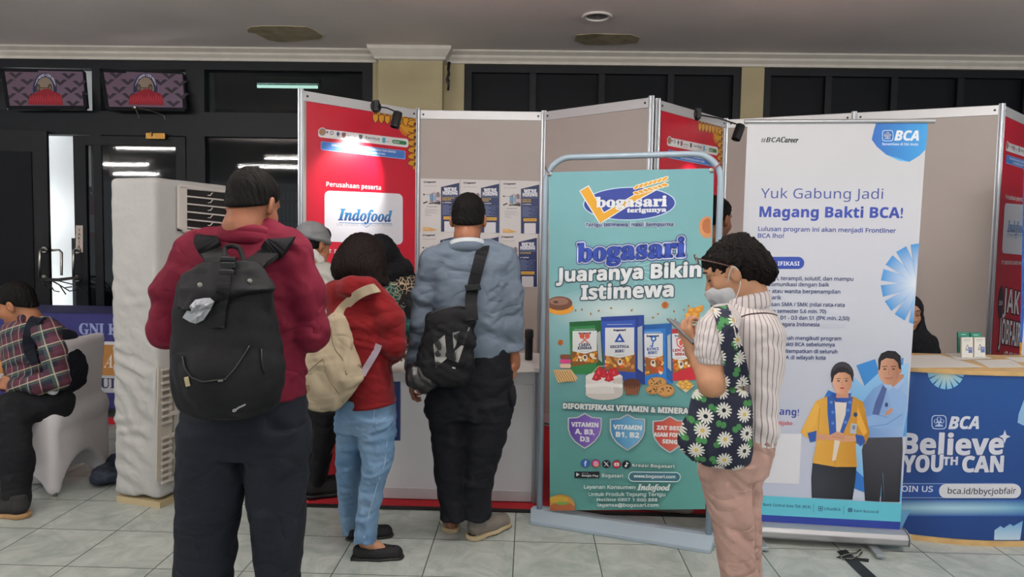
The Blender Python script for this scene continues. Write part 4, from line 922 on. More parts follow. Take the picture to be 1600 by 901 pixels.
def card(px, z, base, label, draw, lean=.02):
    (x0, y0), (x1, y1) = px; b = onz((x0+x1)/2, y1, z); Yc = b[1]
    c0, c1 = at(x0, y1, Yc), at(x1, y1, Yc); t0, t1 = at(x0, y0, Yc+lean), at(x1, y0, Yc+lean); c0[2] = c1[2] = z
    uv, pos = plane_maps(c0, c1-c0, (t0-c0)/np.linalg.norm(t0-c0)); A = Art(uv, pos); draw(A, x0, y0, x1, y1)
    t = thing('info_card', label, 'card', (c0+c1)/2); q = np.array([0, .012, 0])
    MB().hexa([c0, c1, c1+q, c0+q, t0, t1, t1+q, t0+q]).build('card_body', base, t); A.build('print', ART, t)
wc, gc = mat('card_white', 'dedcd2', .5), mat('card_green', '1f7a66', .5)
def dw(A, x0, y0, x1, y1):
    A.rect(x0+.3, y0+.3, x1-.3, y1-.3, 'e3e2da'); A.line([(x0+3, y0+3.4), (x1-4, y0+3.4)], .7, '8d9aa0'); A.line([(x0+3, y0+6), (x1-5, y0+6)], .6, 'a5aeb2')
    A.line([(x0+6, y1-12), (x0+9, y1-20), (x0+11, y1-16), (x0+7, y1-11), (x0+12, y1-12)], .8, '3b4a56'); A.rect(x1-7, y1-16, x1-1, y1-7, '5a6ba6'); A.rect(x1-6, y1-15, x1-2, y1-12, '8796c4')
def dg(A, x0, y0, x1, y1):
    A.rect(x0+.2, y0+.2, x1-.2, y1-.2, '237f6b'); A.rect(x0+.2, y0+7, x0+6, y1-.2, '175246'); A.line([(x0+5, y0+3.4), (x0+12, y0+3.4)], 1.2, 'b5d2c8')
card((z4(485, 396), z4(573, 556)), ZT, gc, 'green card behind the left white card on the pine counter', dg)
card((z4(583, 399), z4(666, 556)), ZT, gc, 'green card behind the right white card on the pine counter', dg)
card((z4(513, 435), z4(601, 592)), ZT+.003, wc, 'small white card standing in front, left of the pair on the pine counter', dw)
card((z4(611, 435), z4(698, 588)), ZT+.003, wc, 'small white card standing in front, right of the pair on the pine counter', dw)
# blue banner seen at the right edge of the picture
P0 = at(1597.5, 560, 4.85); P0[2] = 0; P1 = P0+np.array([.75, .1, 0])
t = thing('rollup_banner', 'blue and orange banner cut by the right edge, before the red panel', 'banner', (P0+P1)/2); zt = at(1599, 258, 4.85)[2]
Nn_ = np.array([.13, -.99, 0]); slab_sheet('sheet', [P0+(0, 0, zt), P1+(0, 0, zt), P1+(0, 0, .08), P0+(-.015, 0, .08)], .003, vinyl, t, -Nn_)
uv, pos = plane_maps(P0, P1-P0); A = Art(uv, pos)
A.quad([(1599.5, 259), (1700, 262), (1700, 800), (1588, 800)], lambda u, v: hexlerp('2a5bb0', '3f6fd0', v), 2, 6); A.quad([(1593.5, 535), (1700, 530), (1700, 800), (1588, 800)], 'd98f2c'); A.rect(1595, 548, 1640, 552, 'e7e2da'); A.build('printed_graphic', ART, t)
m = MB(); m.obox((P0+P1)/2+(0, 0, .04), (P1-P0)/2, (0, .09, 0), (0, 0, .04)); m.build('cassette', alu, t, bev=.01)
m = MB(); m.tube([P0+(0, 0, zt), P1+(0, 0, zt)], .012, 8); m.build('top_rail', alu, t)
# taped cross on the floor
tape = mat('black_tape', '141416', .5)
for pts, lab in (([(1307, 861), (1322, 858), (1372, 903), (1352, 906)], 'black floor tape strip running towards the camera before the bank banner'), ([(1306, 871), (1312, 868), (1358, 873), (1357, 878)], 'black floor tape strip lying across under the first strip')):
    P = [onz(x, y, .0012 if 'across' in lab else .0022) for x, y in pts]; tag(MB().prism(P, (0, 0, .0008)).build('tape_strip', tape, loc=P[0]), lab, 'tape')
m = MB(); m.tube([onz(x, y, .006) for x, y in ((1345, 858), (1338, 863), (1322, 866), (1313, 869), (1316, 873), (1330, 873), (1342, 868), (1347, 862))], .0035, 6); tag(m.build('wire_loop', steel, smooth=True, loc=onz(1330, 868, 0)), 'thin wire loop lying on the black tape before the bank banner', 'wire')

# ------------------------------------------------------------------ mint product banner in its tube stand
l0, r0 = onz(843, 794, .05), onz(1107, 834, .05); l0[2] = r0[2] = 0; U = (r0-l0)/np.linalg.norm(r0-l0); Nm = np.array([U[1], -U[0], 0]); uvm, posm = plane_maps(l0+Nm*.02, U); uvp, _ = plane_maps(l0, U)
tubem = mat('stand_grey_blue', '9fb0bd', .4, metal=.2)
t = thing('banner_stand', 'mint product banner laced in a pale blue tube stand', 'banner', (l0+r0)/2)
L = np.linalg.norm(r0-l0); zt = uvp(985, 243)[1]; pt_ = lambda a, z: l0+U*a+np.array([0, 0, z])
rr = .13; P = [pt_(.0, .05), pt_(0, zt-rr)]+[pt_(rr-rr*math.cos(k*math.pi/16), zt-rr+rr*math.sin(k*math.pi/16)) for k in range(1, 9)]+[pt_(L-rr+rr*math.sin(k*math.pi/16), zt-rr+rr*math.cos(k*math.pi/16)) for k in range(0, 9)]+[pt_(L, .05)]
m = MB(); m.tube(P, .0155, 14); m.build('tube_frame', tubem, t, smooth=True)
F0, F1 = onz(828, 819, 0), onz(1110, 866, 0); R0, R1 = l0-U*.045, r0+U*.03; h_ = np.array([0, 0, 1.])
m = MB()
V = []
for f, r_ in ((F0, R0), (F1, R1)):
    V += [f, f+h_*.022, r_+Nm*.02+h_*.05, r_-Nm*.02+h_*.05, r_-Nm*.11+h_*.026, r_-Nm*.11+h_*.0095, r_-Nm*.0+h_*.0095]
k = 7; m.add(V, [[i, (i+1) % k, k+(i+1) % k, k+i] for i in range(k)]+[list(range(k))[::-1], [k+i for i in range(k)]])
m.build('base', mat('stand_base', 'a3b3bf', .45), t, bev=.004)
CO = [(857, 269), (1115.6, 262.7), (1102, 795), (859.4, 797)]
W3 = [np.array(posm(*uvm(*p), -.0008)) for p in CO]; slab_sheet('sheet', W3, .002, vinyl, t, Nm)
for px in ((859, 272), (1112, 266)):
    q = np.array(posm(*uvm(*px), .002)); e = pt_(0 if px[0] < 900 else L, uvp(*px)[1]+.03)
    m = MB(); m.lathe(q, [(.005, 0), (.011, .0), (.012, .002), (.006, .003)], 14, Nm); m.build('eyelet', steel, t)
    m = MB(); m.tube([q, (q+e)/2+Nm*.012, e+Nm*.016, e-U*.0+(0, 0, .01)], .003, 6); m.build('tie', mat('tie_red', '8b3a3a' if px[0] > 900 else '3a3a3e', .5), t, smooth=True)
A = Art(uvm, posm)
def mint(u, v):
    st = [(0, '6fa2a9'), (.3, '76aaae'), (.42, '8fbabf'), (.6, '72a8aa'), (.68, '629e9c'), (1, '57968f')]
    for (a, c), (b, d) in zip(st, st[1:]):
        if v <= b: return hexlerp(c, d, (v-a)/(b-a))
A.quad(CO, mint, 6, 30)
ZA = lambda x, y: (840+x/3.603, 230+y/3.603); ZB = lambda x, y: (840+x/3.603, 450+y/3.603); ZD = lambda x, y: (820+x/3.753, 640+y/3.753)
# pale burst behind the packs
fan(A, ZB(450, 135), [(max(859, min(1110, ZB(450+395*math.cos(q), 0)[0])), ZB(0, 135+150*math.sin(q))[1]) for q in np.linspace(0, 2*math.pi, 49)], 'd6e6e6', '87b5ba')
for k in range(14): th = 2*math.pi*k/14; A.line([ZA(515+60*math.cos(th), 680+30*math.sin(th)), ZA(515+190*math.cos(th), 680+90*math.sin(th))], .8, 'b2d9d9')
nav, wh = '27357c', 'eef0f2'
A.ell(*ZA(517, 317), 72.6, 26.2, 'c9dcea', rot=-.02, n=40); A.ell(*ZA(517, 317), 71, 24.8, '2a3c8a', rot=-.02, n=40)
ck = [(241, 247), (286, 220), (372, 372), (560, 262), (640, 232), (662, 240), (560, 296), (352, 425)]
A.line([ZA(*p) for p in ck], 3, 'e8ecee', closed=True); A.poly([ZA(*p) for p in ck], 'dba02e')
for k in range(7):
    x, y = 560+k*26, 240-k*7.5
    for s_, r_ in ((-1, -.55), (1, .05)):
        A.ell(*ZA(x, y+s_*17), 6.6, 3.2, 'f0ead8', rot=r_); A.ell(*ZA(x, y+s_*17), 5.4, 2.1, 'd99a28', rot=r_)
A.line([ZA(640, 233), ZA(740, 186)], 1.2, 'e8d9b0')
A.text('bogasari', *ZA(330, 336), *ZA(726, 330), h=15, st='S', c=wh, fat=.75); A.text('terigunya', *ZA(505, 366), *ZA(724, 362), h=6.6, st='S', c=wh, fat=.45)
A.text('Terigu Istimewa, Hasil Sempurna', *ZA(270, 446), *ZA(765, 443), h=5.4, st='B', c=nav, out=[(1.3, 'dfeaf0')])
A.text('bogasari', *ZA(226, 643), *ZA(826, 612), h=27.5, st='S', c='2f46a2', fat=1.7, out=[(4.9, '2c3f95'), (3.6, 'e6ecf2')])
A.text('Juaranya Bikin', *ZA(107, 756), *ZA(918, 726), h=20.5, st='B', c='eaeef0', fat=.9, out=[(2.7, '3f5a68')])
A.text('Istimewa', *ZA(246, 856), *ZA(762, 838), h=21.5, st='B', c='eaeef0', fat=.9, out=[(2.7, '3f5a68')])
def clipL(P, x0=858.5): return [(max(x0, x), y) for x, y in P]
EL = lambda cx, cy, rx_, ry_, n=20, a=0, b=2*math.pi: [(cx+rx_*math.cos(a+(b-a)*k/n), cy+ry_*math.sin(a+(b-a)*k/n)) for k in range(n)]
c = ZB(128, 110); A.poly(clipL(EL(*c, 21, 11)), 'e09a3a'); c = ZB(125, 85); A.poly(clipL(EL(*c, 20, 11)), '6b4638'); A.poly(clipL(EL(c[0]-1, c[1]-3, 15, 6)), '8d6a5c'); A.ell(c[0]-6, c[1]-2, 4, 2, '4c2f24')
c = ZA(955, 450); A.poly([(min(x, 1111), y) for x, y in EL(*c, 13, 17)], 'c98a5c'); A.poly([(min(x, 1110), y) for x, y in EL(c[0]+1, c[1]-2, 9, 12)], 'a9653a')
c = ZB(878, 135)
for dx, dy, r in ((0, 0, 9), (8, -4, 7), (-8, 5, 6), (4, 5, 6), (-3, -3, 6), (12, -8, 4)): A.ell(c[0]+dx, c[1]+dy, r, r*.72, 'cf8a2e', up=True); A.ell(c[0]+dx-1, c[1]+dy-1, r*.6, r*.42, 'e0a84e')
for x, y, r in ((718, 95, 5.5), (130, 305, 4.4)): A.ell(*ZB(x, y), r, r, 'b5692c'); [A.ell(ZB(x, y)[0]+dx, ZB(x, y)[1]+dy, .9, .9, '5c2f16') for dx, dy in ((-1.5, 1), (1.6, -1.2), (.4, 2), (-1, -2))]
for x, y in ((300, 145), (345, 127), (415, 112), (250, 120), (530, 125), (678, 145), (650, 165), (775, 175), (768, 130), (825, 122), (215, 125), (850, 100)): A.ell(*ZB(x, y), 2, 1.3, 'a8703a', rot=x)
def pack(o, c, dk, lab, logo, txt, tc):
    """o: TL, TR, BR, BL of the bag; lab: white label"""
    A.poly([ZB(*p) for p in o], c)
    (x0, y0), (x1, y1), (x2, y2), (x3, y3) = o; w_ = x1-x0
    A.poly([ZB(*p) for p in ((x1-w_*.2, y1+30), (x1, y1), (x2, y2), (x2-w_*.22, y2-30))], dk)
    A.poly([ZB(*p) for p in ((x1-w_*.15, y1+70), (x1-w_*.04, y1+60), (x2-w_*.05, y2-70), (x2-w_*.17, y2-90))], 'aab4b8')
    A.poly([ZB(x0, y0), ZB(x1, y1), ZB(x1-w_*.03, y1+26), ZB(x0+w_*.03, y0+26)], dk)
    A.poly([ZB(*p) for p in ((lab[0]-4, lab[3]-20), (lab[2]+4, lab[3]-30), (lab[2]+6, y2-70), (lab[0]-2, y3-40))], '8a5a2c')
    g_ = random.Random(int(x0))
    for k in range(26):
        A.ell(*ZB(g_.uniform(lab[0]+4, lab[2]-4), g_.uniform(lab[3]-10, min(y2, y3)-60)), g_.uniform(2, 4.6), g_.uniform(1.6, 3.4), g_.choice(['d8902c', 'e8c04a', 'b5432c', 'c88a4a', 'efe2c0', 'd2622c']), rot=g_.random()*3)
    A.poly([ZB(lab[0], lab[1]), ZB(lab[2], lab[1]-2), ZB(lab[2], lab[3]-12), ZB((lab[0]+lab[2])/2, lab[3]+6), ZB(lab[0], lab[3]-8)], 'e6e8ea')
    cx = (lab[0]+lab[2])/2; hh = (lab[3]-lab[1])
    A.text('bogasari', *ZB(cx-34, lab[1]+18), *ZB(cx+34, lab[1]+17), h=2.8, st='S', c='222a55', fat=.3)
    A.line([ZB(lab[0]+12, y0+42), ZB(lab[2]-10, y0+40)], .7, 'cfd6e2'); logo(cx, lab[1]+hh*.36)
    for k, s_ in enumerate(txt): A.text(s_, *ZB(cx-(len(s_)*6.6), lab[1]+hh*(.7+.15*k)), *ZB(cx+(len(s_)*6.6), lab[1]+hh*(.7+.15*k)-2), h=4, st='S', c=tc, fat=.22)
    A.line([ZB(cx-25, lab[1]+hh*.95), ZB(cx+25, lab[1]+hh*.94)], .5, '9aa3ad')
    A.ell(*ZB(cx+2, lab[3]+30), 3.8, 5.2, 'e9e4da'); A.ell(*ZB(cx+2, lab[3]+26), 2, 2.6, '5a3a2a')
def lg_wh(cx, cy):
    for s_ in (-1, 1): A.ell(*ZB(cx+s_*15, cy-16), 4, 4.6, 'd8604a'); A.line([ZB(cx+s_*12, cy-6), ZB(cx-s_*20, cy+24)], 1.8, 'd8604a')
def lg_tri(cx, cy): A.poly([ZB(cx, cy-30), ZB(cx+30, cy+22), ZB(cx-30, cy+22)], '1f4aa0'); A.poly([ZB(cx, cy-6), ZB(cx+12, cy+13), ZB(cx-12, cy+13)], 'e6e8ea')
def lg_key(cx, cy): A.ell(*ZB(cx+5, cy-20), 4.4, 4.6, '2468ba'); A.ell(*ZB(cx+5, cy-20), 2, 2.2, 'e6e8ea'); A.line([ZB(cx+3, cy-8), ZB(cx-3, cy+26)], 2, '2468ba'); A.line([ZB(cx-3, cy+24), ZB(cx-14, cy+20)], 1.6, '2468ba')
def lg_sh(cx, cy):
    A.poly([ZB(cx-26, cy-24), ZB(cx, cy-32), ZB(cx+26, cy-24), ZB(cx+22, cy+14), ZB(cx, cy+32), ZB(cx-22, cy+14)], 'cf3a4a'); A.poly([ZB(cx-20, cy-19), ZB(cx, cy-25), ZB(cx+20, cy-19), ZB(cx+17, cy+10), ZB(cx, cy+25), ZB(cx-17, cy+10)], 'e6e8ea'); A.ell(*ZB(cx, cy), 2.6, 5, 'd8604a')
pack([(745, 230), (925, 221), (930, 512), (750, 522)], 'c8303e', '9c2430', (752, 255, 862, 400), lg_sh, ['LENCANA', 'MERAH'], 'b02a38')
pack([(180, 190), (362, 180), (374, 488), (188, 480)], '2f7c46', '205a33', (198, 240, 335, 362), lg_wh, ['CAKRA', 'KEMBAR'], '2c3a5a')
pack([(588, 206), (756, 196), (762, 536), (592, 538)], '2f7ac8', '23599c', (592, 255, 706, 390), lg_key, ['KUNCI', 'BIRU'], '24509c')
pack([(358, 162), (600, 150), (606, 542), (378, 502)], '2f4fa8', '223a84', (382, 222, 545, 385), lg_tri, ['SEGITIGA', 'BIRU'], '1f2f6c')
for k, c in enumerate(('7a4a34', 'd84a8a', 'e9c9b0')): A.rrect(*ZB(128, 372+k*26), *ZB(190, 396+k*26), 3, c)
A.poly([ZB(88, 458), ZB(190, 455), ZB(232, 510), ZB(118, 532)], 'd9b98a')
for k in range(7): A.line([ZB(98+k*14, 466), ZB(130+k*14, 524)], 1.5, 'b57f3c'); A.line([ZB(103+k*14, 466), ZB(135+k*14, 524)], .8, 'efd6a6')
A.poly(EL(*ZB(376, 592), 29, 10), 'd8d2cc'); A.poly([ZB(272, 500), ZB(480, 500), ZB(482, 590), ZB(274, 592)], 'ece7e2'); A.poly(EL(*ZB(376, 500), 29, 9), 'f3efea'); A.poly([ZB(420, 510), ZB(480, 500), ZB(482, 590), ZB(440, 612)], 'd9d2cc')
for k in range(9): A.ell(*ZB(284+k*23, 540-abs(k-4)*-2), 3.8, 3.4, 'faf6f2')
for x, y in ((335, 495), (375, 478), (415, 478), (405, 500), (350, 470), (435, 470)): A.poly([ZB(x-28, y+18), ZB(x-8, y-26), ZB(x+6, y-28), ZB(x+28, y+14), ZB(x, y+26)], 'b5222f'); A.poly([ZB(x-14, y+10), ZB(x-3, y-16), ZB(x+3, y+14)], 'd8505a')
A.line([ZB(305, 480), ZB(345, 438), ZB(390, 435)], 1, 'e6c9b0')
A.poly([ZB(484, 545), ZB(580, 545), ZB(565, 598), ZB(498, 598)], '7a4a32'); A.ell(*ZB(532, 535), 13.6, 8, '5c3422')
for k in range(6): A.line([ZB(496+k*15, 550), ZB(500+k*13, 596)], .6, '9c6a4c')
for x, y, rx_, ry_ in ((650, 570, 11, 7), (675, 528, 15, 8.4), (722, 574, 14, 10)):
    A.ell(*ZB(x, y), rx_, ry_, 'b98348'); A.ell(*ZB(x, y-3), rx_*.9, ry_*.8, 'cb985c'); g_ = random.Random(x)
    for k in range(9): A.ell(*ZB(x+g_.uniform(-30, 30)*rx_/13, y+g_.uniform(-20, 16)*ry_/9), 1.3, 1, '3f2416')
A.poly([ZB(778, 540), ZB(800, 522), ZB(885, 545), ZB(835, 586)], 'd9cbb0')
for dx, dy in ((0, 0), (16, 8), (32, -4), (26, 20), (48, 10), (12, 24), (42, 26)): A.ell(*ZB(808+dx, 530+dy), 5, 3.8, 'd39a34'); A.ell(*ZB(806+dx, 528+dy), 3, 2, 'e8c06a')
A.text('DIFORTIFIKASI VITAMIN & MINERAL', *ZB(147, 674), *ZB(873, 706), h=8, st='B', c='eef0ee', fat=.5, out=[(1.9, '4f7a80')])
def shield(cx, cy, w_, h_, c, c2, lines):
    def sh_(s_): return [(cx+s_*x*w_, cy+s_*y*h_) for x, y in ((-.5, -.38), (-.22, -.4), (0, -.52), (.22, -.4), (.5, -.38), (.5, -.05), (.44, .14), (.3, .32), (.12, .45), (0, .52), (-.12, .45), (-.3, .32), (-.44, .14), (-.5, -.05))]
    A.poly(sh_(1.0), 'c8ccd2'); A.poly(sh_(.93), '7d838c'); A.poly(sh_(.9), lambda x, y: hexlerp(c, c2, .5+(x-cx)/w_))
    for s_, dy, hh, hw in lines: A.text(s_, cx-hw, cy+dy, cx+hw, cy+dy+1.4, h=hh, st='B', c='eef0f0', fat=.35)
shield(*ZB(268, 800), 53, 54, '5a3f9a', '8a6cc4', (('VITAMIN', -7, 6.6, 21), ('A, B3,', 4.5, 7.4, 15), ('D3', 16, 7.4, 7)))
shield(*ZB(508, 808), 55, 55, '3f86b8', '7cbade', (('VITAMIN', -5, 6.6, 22), ('B1, B2', 7, 7.6, 18)))
shield(*ZB(746, 820), 54, 56, 'b23a34', 'de7460', (('ZAT BESI,', -7.6, 6, 20), ('ASAM FOLAT,', 3, 6, 25), ('SENG', 13.6, 6, 11.5)))
for k, (x, y, c) in enumerate(((357, 310, '2f66b8'), (419, 311, 'c2417c'), (481, 314, '1a1c1f'), (541, 316, 'b82832'), (598, 318, '15171a'))):
    px_ = ZD(x, y); A.ell(*px_, 7, 6.6, '2a3f6a'); A.ell(*px_, 6.3, 5.9, c)
    if k == 0: A.text('f', px_[0]-1.6, px_[1]+4.6, px_[0]+2.4, h=8, st='B', c='eef0f2')
    if k == 1: A.ell(px_[0]+1, px_[1]+2.5, 4, 3, 'e2893c'); A.rrect(px_[0]-3, px_[1]-3, px_[0]+3, px_[1]+3, 1.4, 'f0e6ea'); A.rrect(px_[0]-2.2, px_[1]-2.2, px_[0]+2.2, px_[1]+2.2, 1, 'c9507a'); A.ell(*px_, 1.4, 1.4, 'f0e6ea'); A.ell(*px_, .8, .8, 'c9507a')
    if k == 2: A.line([(px_[0]-3, px_[1]-3.2), (px_[0]+3, px_[1]+3.2)], 1.4, 'e6e6e6'); A.line([(px_[0]+3, px_[1]-3.2), (px_[0]-3, px_[1]+3.2)], .7, 'e6e6e6')
    if k == 3: A.rrect(px_[0]-3.8, px_[1]-2.6, px_[0]+3.8, px_[1]+2.6, 1.4, 'eeeaea'); A.poly([(px_[0]-1, px_[1]-1.5), (px_[0]+1.8, px_[1]), (px_[0]-1, px_[1]+1.5)], 'b82832')
    if k == 4: A.line([(px_[0]+.4, px_[1]-3.6), (px_[0]+.4, px_[1]+2)], 1.3, 'eaf4f4'); A.ell(px_[0]-1, px_[1]+2, 1.8, 1.7, 'eaf4f4'); A.line([(px_[0]+.4, px_[1]-3.4), (px_[0]+3, px_[1]-1.4)], 1.2, 'eaf4f4')
A.text('Kreasi Bogasari', *ZD(632, 330), *ZD(878, 337), h=5, st='B', c='e6f0ee', out=[(.8, '3f7a78')])
A.rrect(*ZD(294, 358), *ZD(441, 397), 1.4, '1d2024'); p = ZD(305, 374); A.poly([(p[0], p[1]-2.6), (p[0]+5, p[1]+.4), (p[0], p[1]+3.4)], 'cfd6da'); A.text('GET IT ON', *ZD(338, 370), *ZD(375, 371), h=1.2, st='B', c='c6cacc'); A.text('Google Play', *ZD(337, 387), *ZD(435, 389), h=3.2, st='B', c='e6e8ea')
A.text('Bogasari', *ZD(455, 391), *ZD(578, 393), h=5.6, st='B', c='dcebe8', out=[(.5, '4f8a88')])
A.rrect(*ZD(609, 358), *ZD(916, 417), 7.8, 'dceae8', .01); A.rrect(*ZD(614, 363), *ZD(911, 412), 6.4, '3f6f80', .01); A.text('www.bogasari.com', *ZD(642, 392), *ZD(883, 397), h=4.4, st='R', c='eef3f3', fat=.25)
o_ = [(.7, '3f7f7c')]
A.text('Layanan Konsumen', *ZD(350, 457), *ZD(650, 460), h=5.4, st='R', c='dcebe8', fat=.3, out=o_); A.text('Indofood', *ZD(662, 466), *ZD(853, 468), h=9, st='I', c='f0f5f3', fat=.4, out=o_)
A.text('Untuk Produk Tepung Terigu', *ZD(378, 500), *ZD(825, 501), h=5.2, st='R', c='cfe4e0', fat=.3, out=o_); A.text('Hotline 0807 1 800 888', *ZD(425, 531), *ZD(780, 533), h=5, st='B', c='dcebe8', out=o_); A.text('lagansa@bogasari.com', *ZD(430, 562), *ZD(785, 563), h=5, st='R', c='dcebe8', fat=.3, out=o_)
c = ZD(215, 555); A.poly(clipL([(x, min(y, 796)) for x, y in EL(*c, 22, 17)], 860.3), 'b98a4a'); A.poly(clipL([(x, min(y, 796)) for x, y in EL(c[0]+2, c[1]+5, 20, 10)], 860.3), 'a8603a'); A.poly(clipL(EL(c[0]-4, c[1]-9, 16, 5), 860.3), 'c9a23c'); A.ell(c[0]+2, c[1]-3, 10, 2.4, '6f9a4a')
A.build('printed_graphic', ART, t)
# ------------------------------------------------------------------ covered floor-standing air conditioner
cl_white = mat('cover_cloth', 'b4b3b0', .75, var=.05, vscale=7, bump=.25, bscale=35, bdist=.01)
c0, c1 = np.array([-2.25, 3.80, 0]), np.array([-1.955, 3.715, 0]); UF_ = np.array([.277, .961, 0]); UF_ /= np.linalg.norm(UF_); c2 = c1+UF_*.68; c3 = c0+UF_*.68
US = (c1-c0)/np.linalg.norm(c1-c0); NF_ = np.array([UF_[1], -UF_[0], 0]); NS = np.array([US[1], -US[0], 0]); HT = 1.765
t = thing('air_conditioner', 'tall floor-standing air conditioner wrapped in a white cloth cover', 'air conditioner', (c0+c2)/2)
ctr = (c0+c1+c2+c3)/4
def rot_to(U, V): return np.array([U, V, [0, 0, 1]]).T
S = Sdf(.011)
Rm = rot_to(UF_, np.array([-UF_[1], UF_[0], 0]))
S.box(ctr+(0, 0, (HT+.05)/2), (.34, np.linalg.norm(c1-c0)/2, (HT-.05)/2), Rm, .028)
def side_w(x, y, z):
    d = (x-c1[0])*NF_[0]+(y-c1[1])*NF_[1]; return np.clip(-d/.12, .12, 1)*np.clip((1.5-z)/.6, .12, 1)
S.folds(.014, .085, (0.1, 0, 1), 3, side_w); S.folds(.004, .3, (1, .3, .4), 5)
cover = body('cloth_cover', S, cl_white, t)
MB().hexa([c0*.97+ctr*.03, c1*.97+ctr*.03, c2*.97+ctr*.03, c3*.97+ctr*.03]+[c*.97+ctr*.03+np.array([0, 0, .035]) for c in (c0, c1, c2, c3)]).build('base', mat('ac_base', 'b9a884', .6), t)
uv, pos = plane_maps(c1+NF_*.004, UF_)
ac_p = mat('ac_plastic', 'cbc4bd', .45); ac_d = mat('ac_dark', '0f0f12', .5)
def face(px, h): return np.array(pos(*uv(*px), h))
def plate(name, px, h0, h1, m, par): return MB().hexa([face(p, h0) for p in px[::-1]]+[face(p, h1) for p in px[::-1]]).build(name, m, par)
sl = .115
g = thing
def yy(x, y): return y+(x-289)*sl*.9
fr_ = plate('vent_back', [(278, 293), (362, yy(362, 292)), (362, yy(362, 364)), (278, 360)], -.004, .006, ac_d, t)
m = MB()
for px in ([(275.5, 290), (289, 291.5), (289, 362), (275.5, 357)], [(277, 288.5), (363, yy(363, 290)), (363, yy(363, 295)), (277, 294.5)], [(283, 357), (363, yy(363, 360.5)), (363, yy(363, 365)), (283, 362.5)]):
    m.hexa([face(p, .0) for p in px[::-1]]+[face(p, .016) for p in px[::-1]])
m.build('vent_frame', ac_p, t, bev=.004)
for y in (306.5, 318.2, 330.5, 342.5, 355):
    m = MB(); a, b = face((289, y), .01), face((362, yy(362, y)), .01); m.obox((a+b)/2, (b-a)/2, NF_*.008, (0, 0, .004)); m.build('louvre_slat', ac_p, t)
for y in (301.5, 313, 325, 336.5, 348.5, 360):
    m = MB(); m.tube([face((322, y+3.5), .012), face((325.5, y+3.5), .014), face((327.5, y), .016), face((328.5, y), .016)], .003, 6); m.build('slat_clip', ac_p, t)
gp = plate('grille_plate', [(246, 572), (272, 575), (270, 753), (243, 751)], .0, .006, mat('grille_plate', 'b9b2a6', .5), t)
MBs = MB()
for px in ([(252.5, 574), (263.5, 575), (261.5, 662), (252.5, 660)], [(252.5, 681), (262, 683), (261, 752), (252.5, 751)], [(267.5, 576), (271, 576.5), (269.5, 752), (266.5, 752)]): MBs.hexa([face(p, .004) for p in px[::-1]]+[face(p, .0075) for p in px[::-1]])
MBs.build('grille_recess', mat('grille_recess', '8c8578', .6), t)
for y in [576+k*10.4 for k in range(9)]+[682+k*9.8 for k in range(8)]: MB().obox(face((257.5, y), .012), UF_*.034, NF_*.006, (0, 0, .006)).build('grille_fin', ac_p, t)
for k in range(6): MB().obox(face((269, 576+k*34), .012), UF_*.022, NF_*.006, (0, 0, .01)).build('grille_rib', ac_p, t)

# ------------------------------------------------------------------ information table with printed front cloth, far left
t = thing('table', 'long table with a blue lettered front cloth behind the covered chair', 'table', (-4.3, 5.8, 0))
YG = 5.5; zt, zb = at(150, 490, YG)[2], at(155, 638, YG)[2]; xa, xb = -6.2, -2.95
MB().box((xa, YG, zt-.03), (xb, YG+.6, zt)).build('tabletop', mat('table_grey', '5a5c64', .5), t, bev=.005)
for x in (xa+.06, xb-.06):
    for y in (YG+.06, YG+.54): MB().box((x-.02, y-.02, 0), (x+.02, y+.02, zt-.03)).build('leg', black, t)
clothm = mat('blue_cloth', '24225a', .7, var=.2, vscale=6)
m = MB(); Vc = []; nx = 60
for i in range(nx+1):
    x = xa+(xb-xa)*i/nx
    for z in (zt+.004, zb): Vc.append((x, YG-.012-(.008*math.sin(i*1.1) if z == zb else 0), z))
m.add(Vc, [[2*i, 2*i+2, 2*i+3, 2*i+1] for i in range(nx)]); m.box((xa, YG-.012, zt), (xb, YG+.6, zt+.004)); m.build('front_cloth', clothm, t)
uv, pos = plane_maps((-4, YG-.022, 0), (1, 0, 0)); A = Art(uv, pos)
def band(y0, y1, c): A.quad([(-260, y0-6), (330, y0+4), (330, y1+4), (-260, y1-6)], c)
band(490, 532, '2a2a6a'); band(532, 537, 'cfcfd6'); band(537, 585, 'b07a3e'); band(585, 612, 'c3c4cc'); band(612, 637, '2a2a6c')
A.text('GNI KREATIF', 124, 521.5, 262, 524, h=16.5, st='S', c='98a4cf', fat=.3); A.text('ASAL', 162, 574, 215, 575, h=20, st='I', c='e6dfd6'); A.text('UKM', 157, 605.5, 208, 607, h=15, st='S', c='2c3050', fat=.3); A.text('TALENTA', 20, 519, 103, 520.5, h=14, st='S', c='98a4cf')
A.build('printed_graphic', ART, t)
tag(MB().box((-5.6, 5.42, 0), (-2.9, 5.5, .035)).build('floor_strip', mat('red_strip', 'b01526', .8), loc=(-4, 5.45, 0)), 'red strip lying on the floor along the blue-clothed table', 'strip')

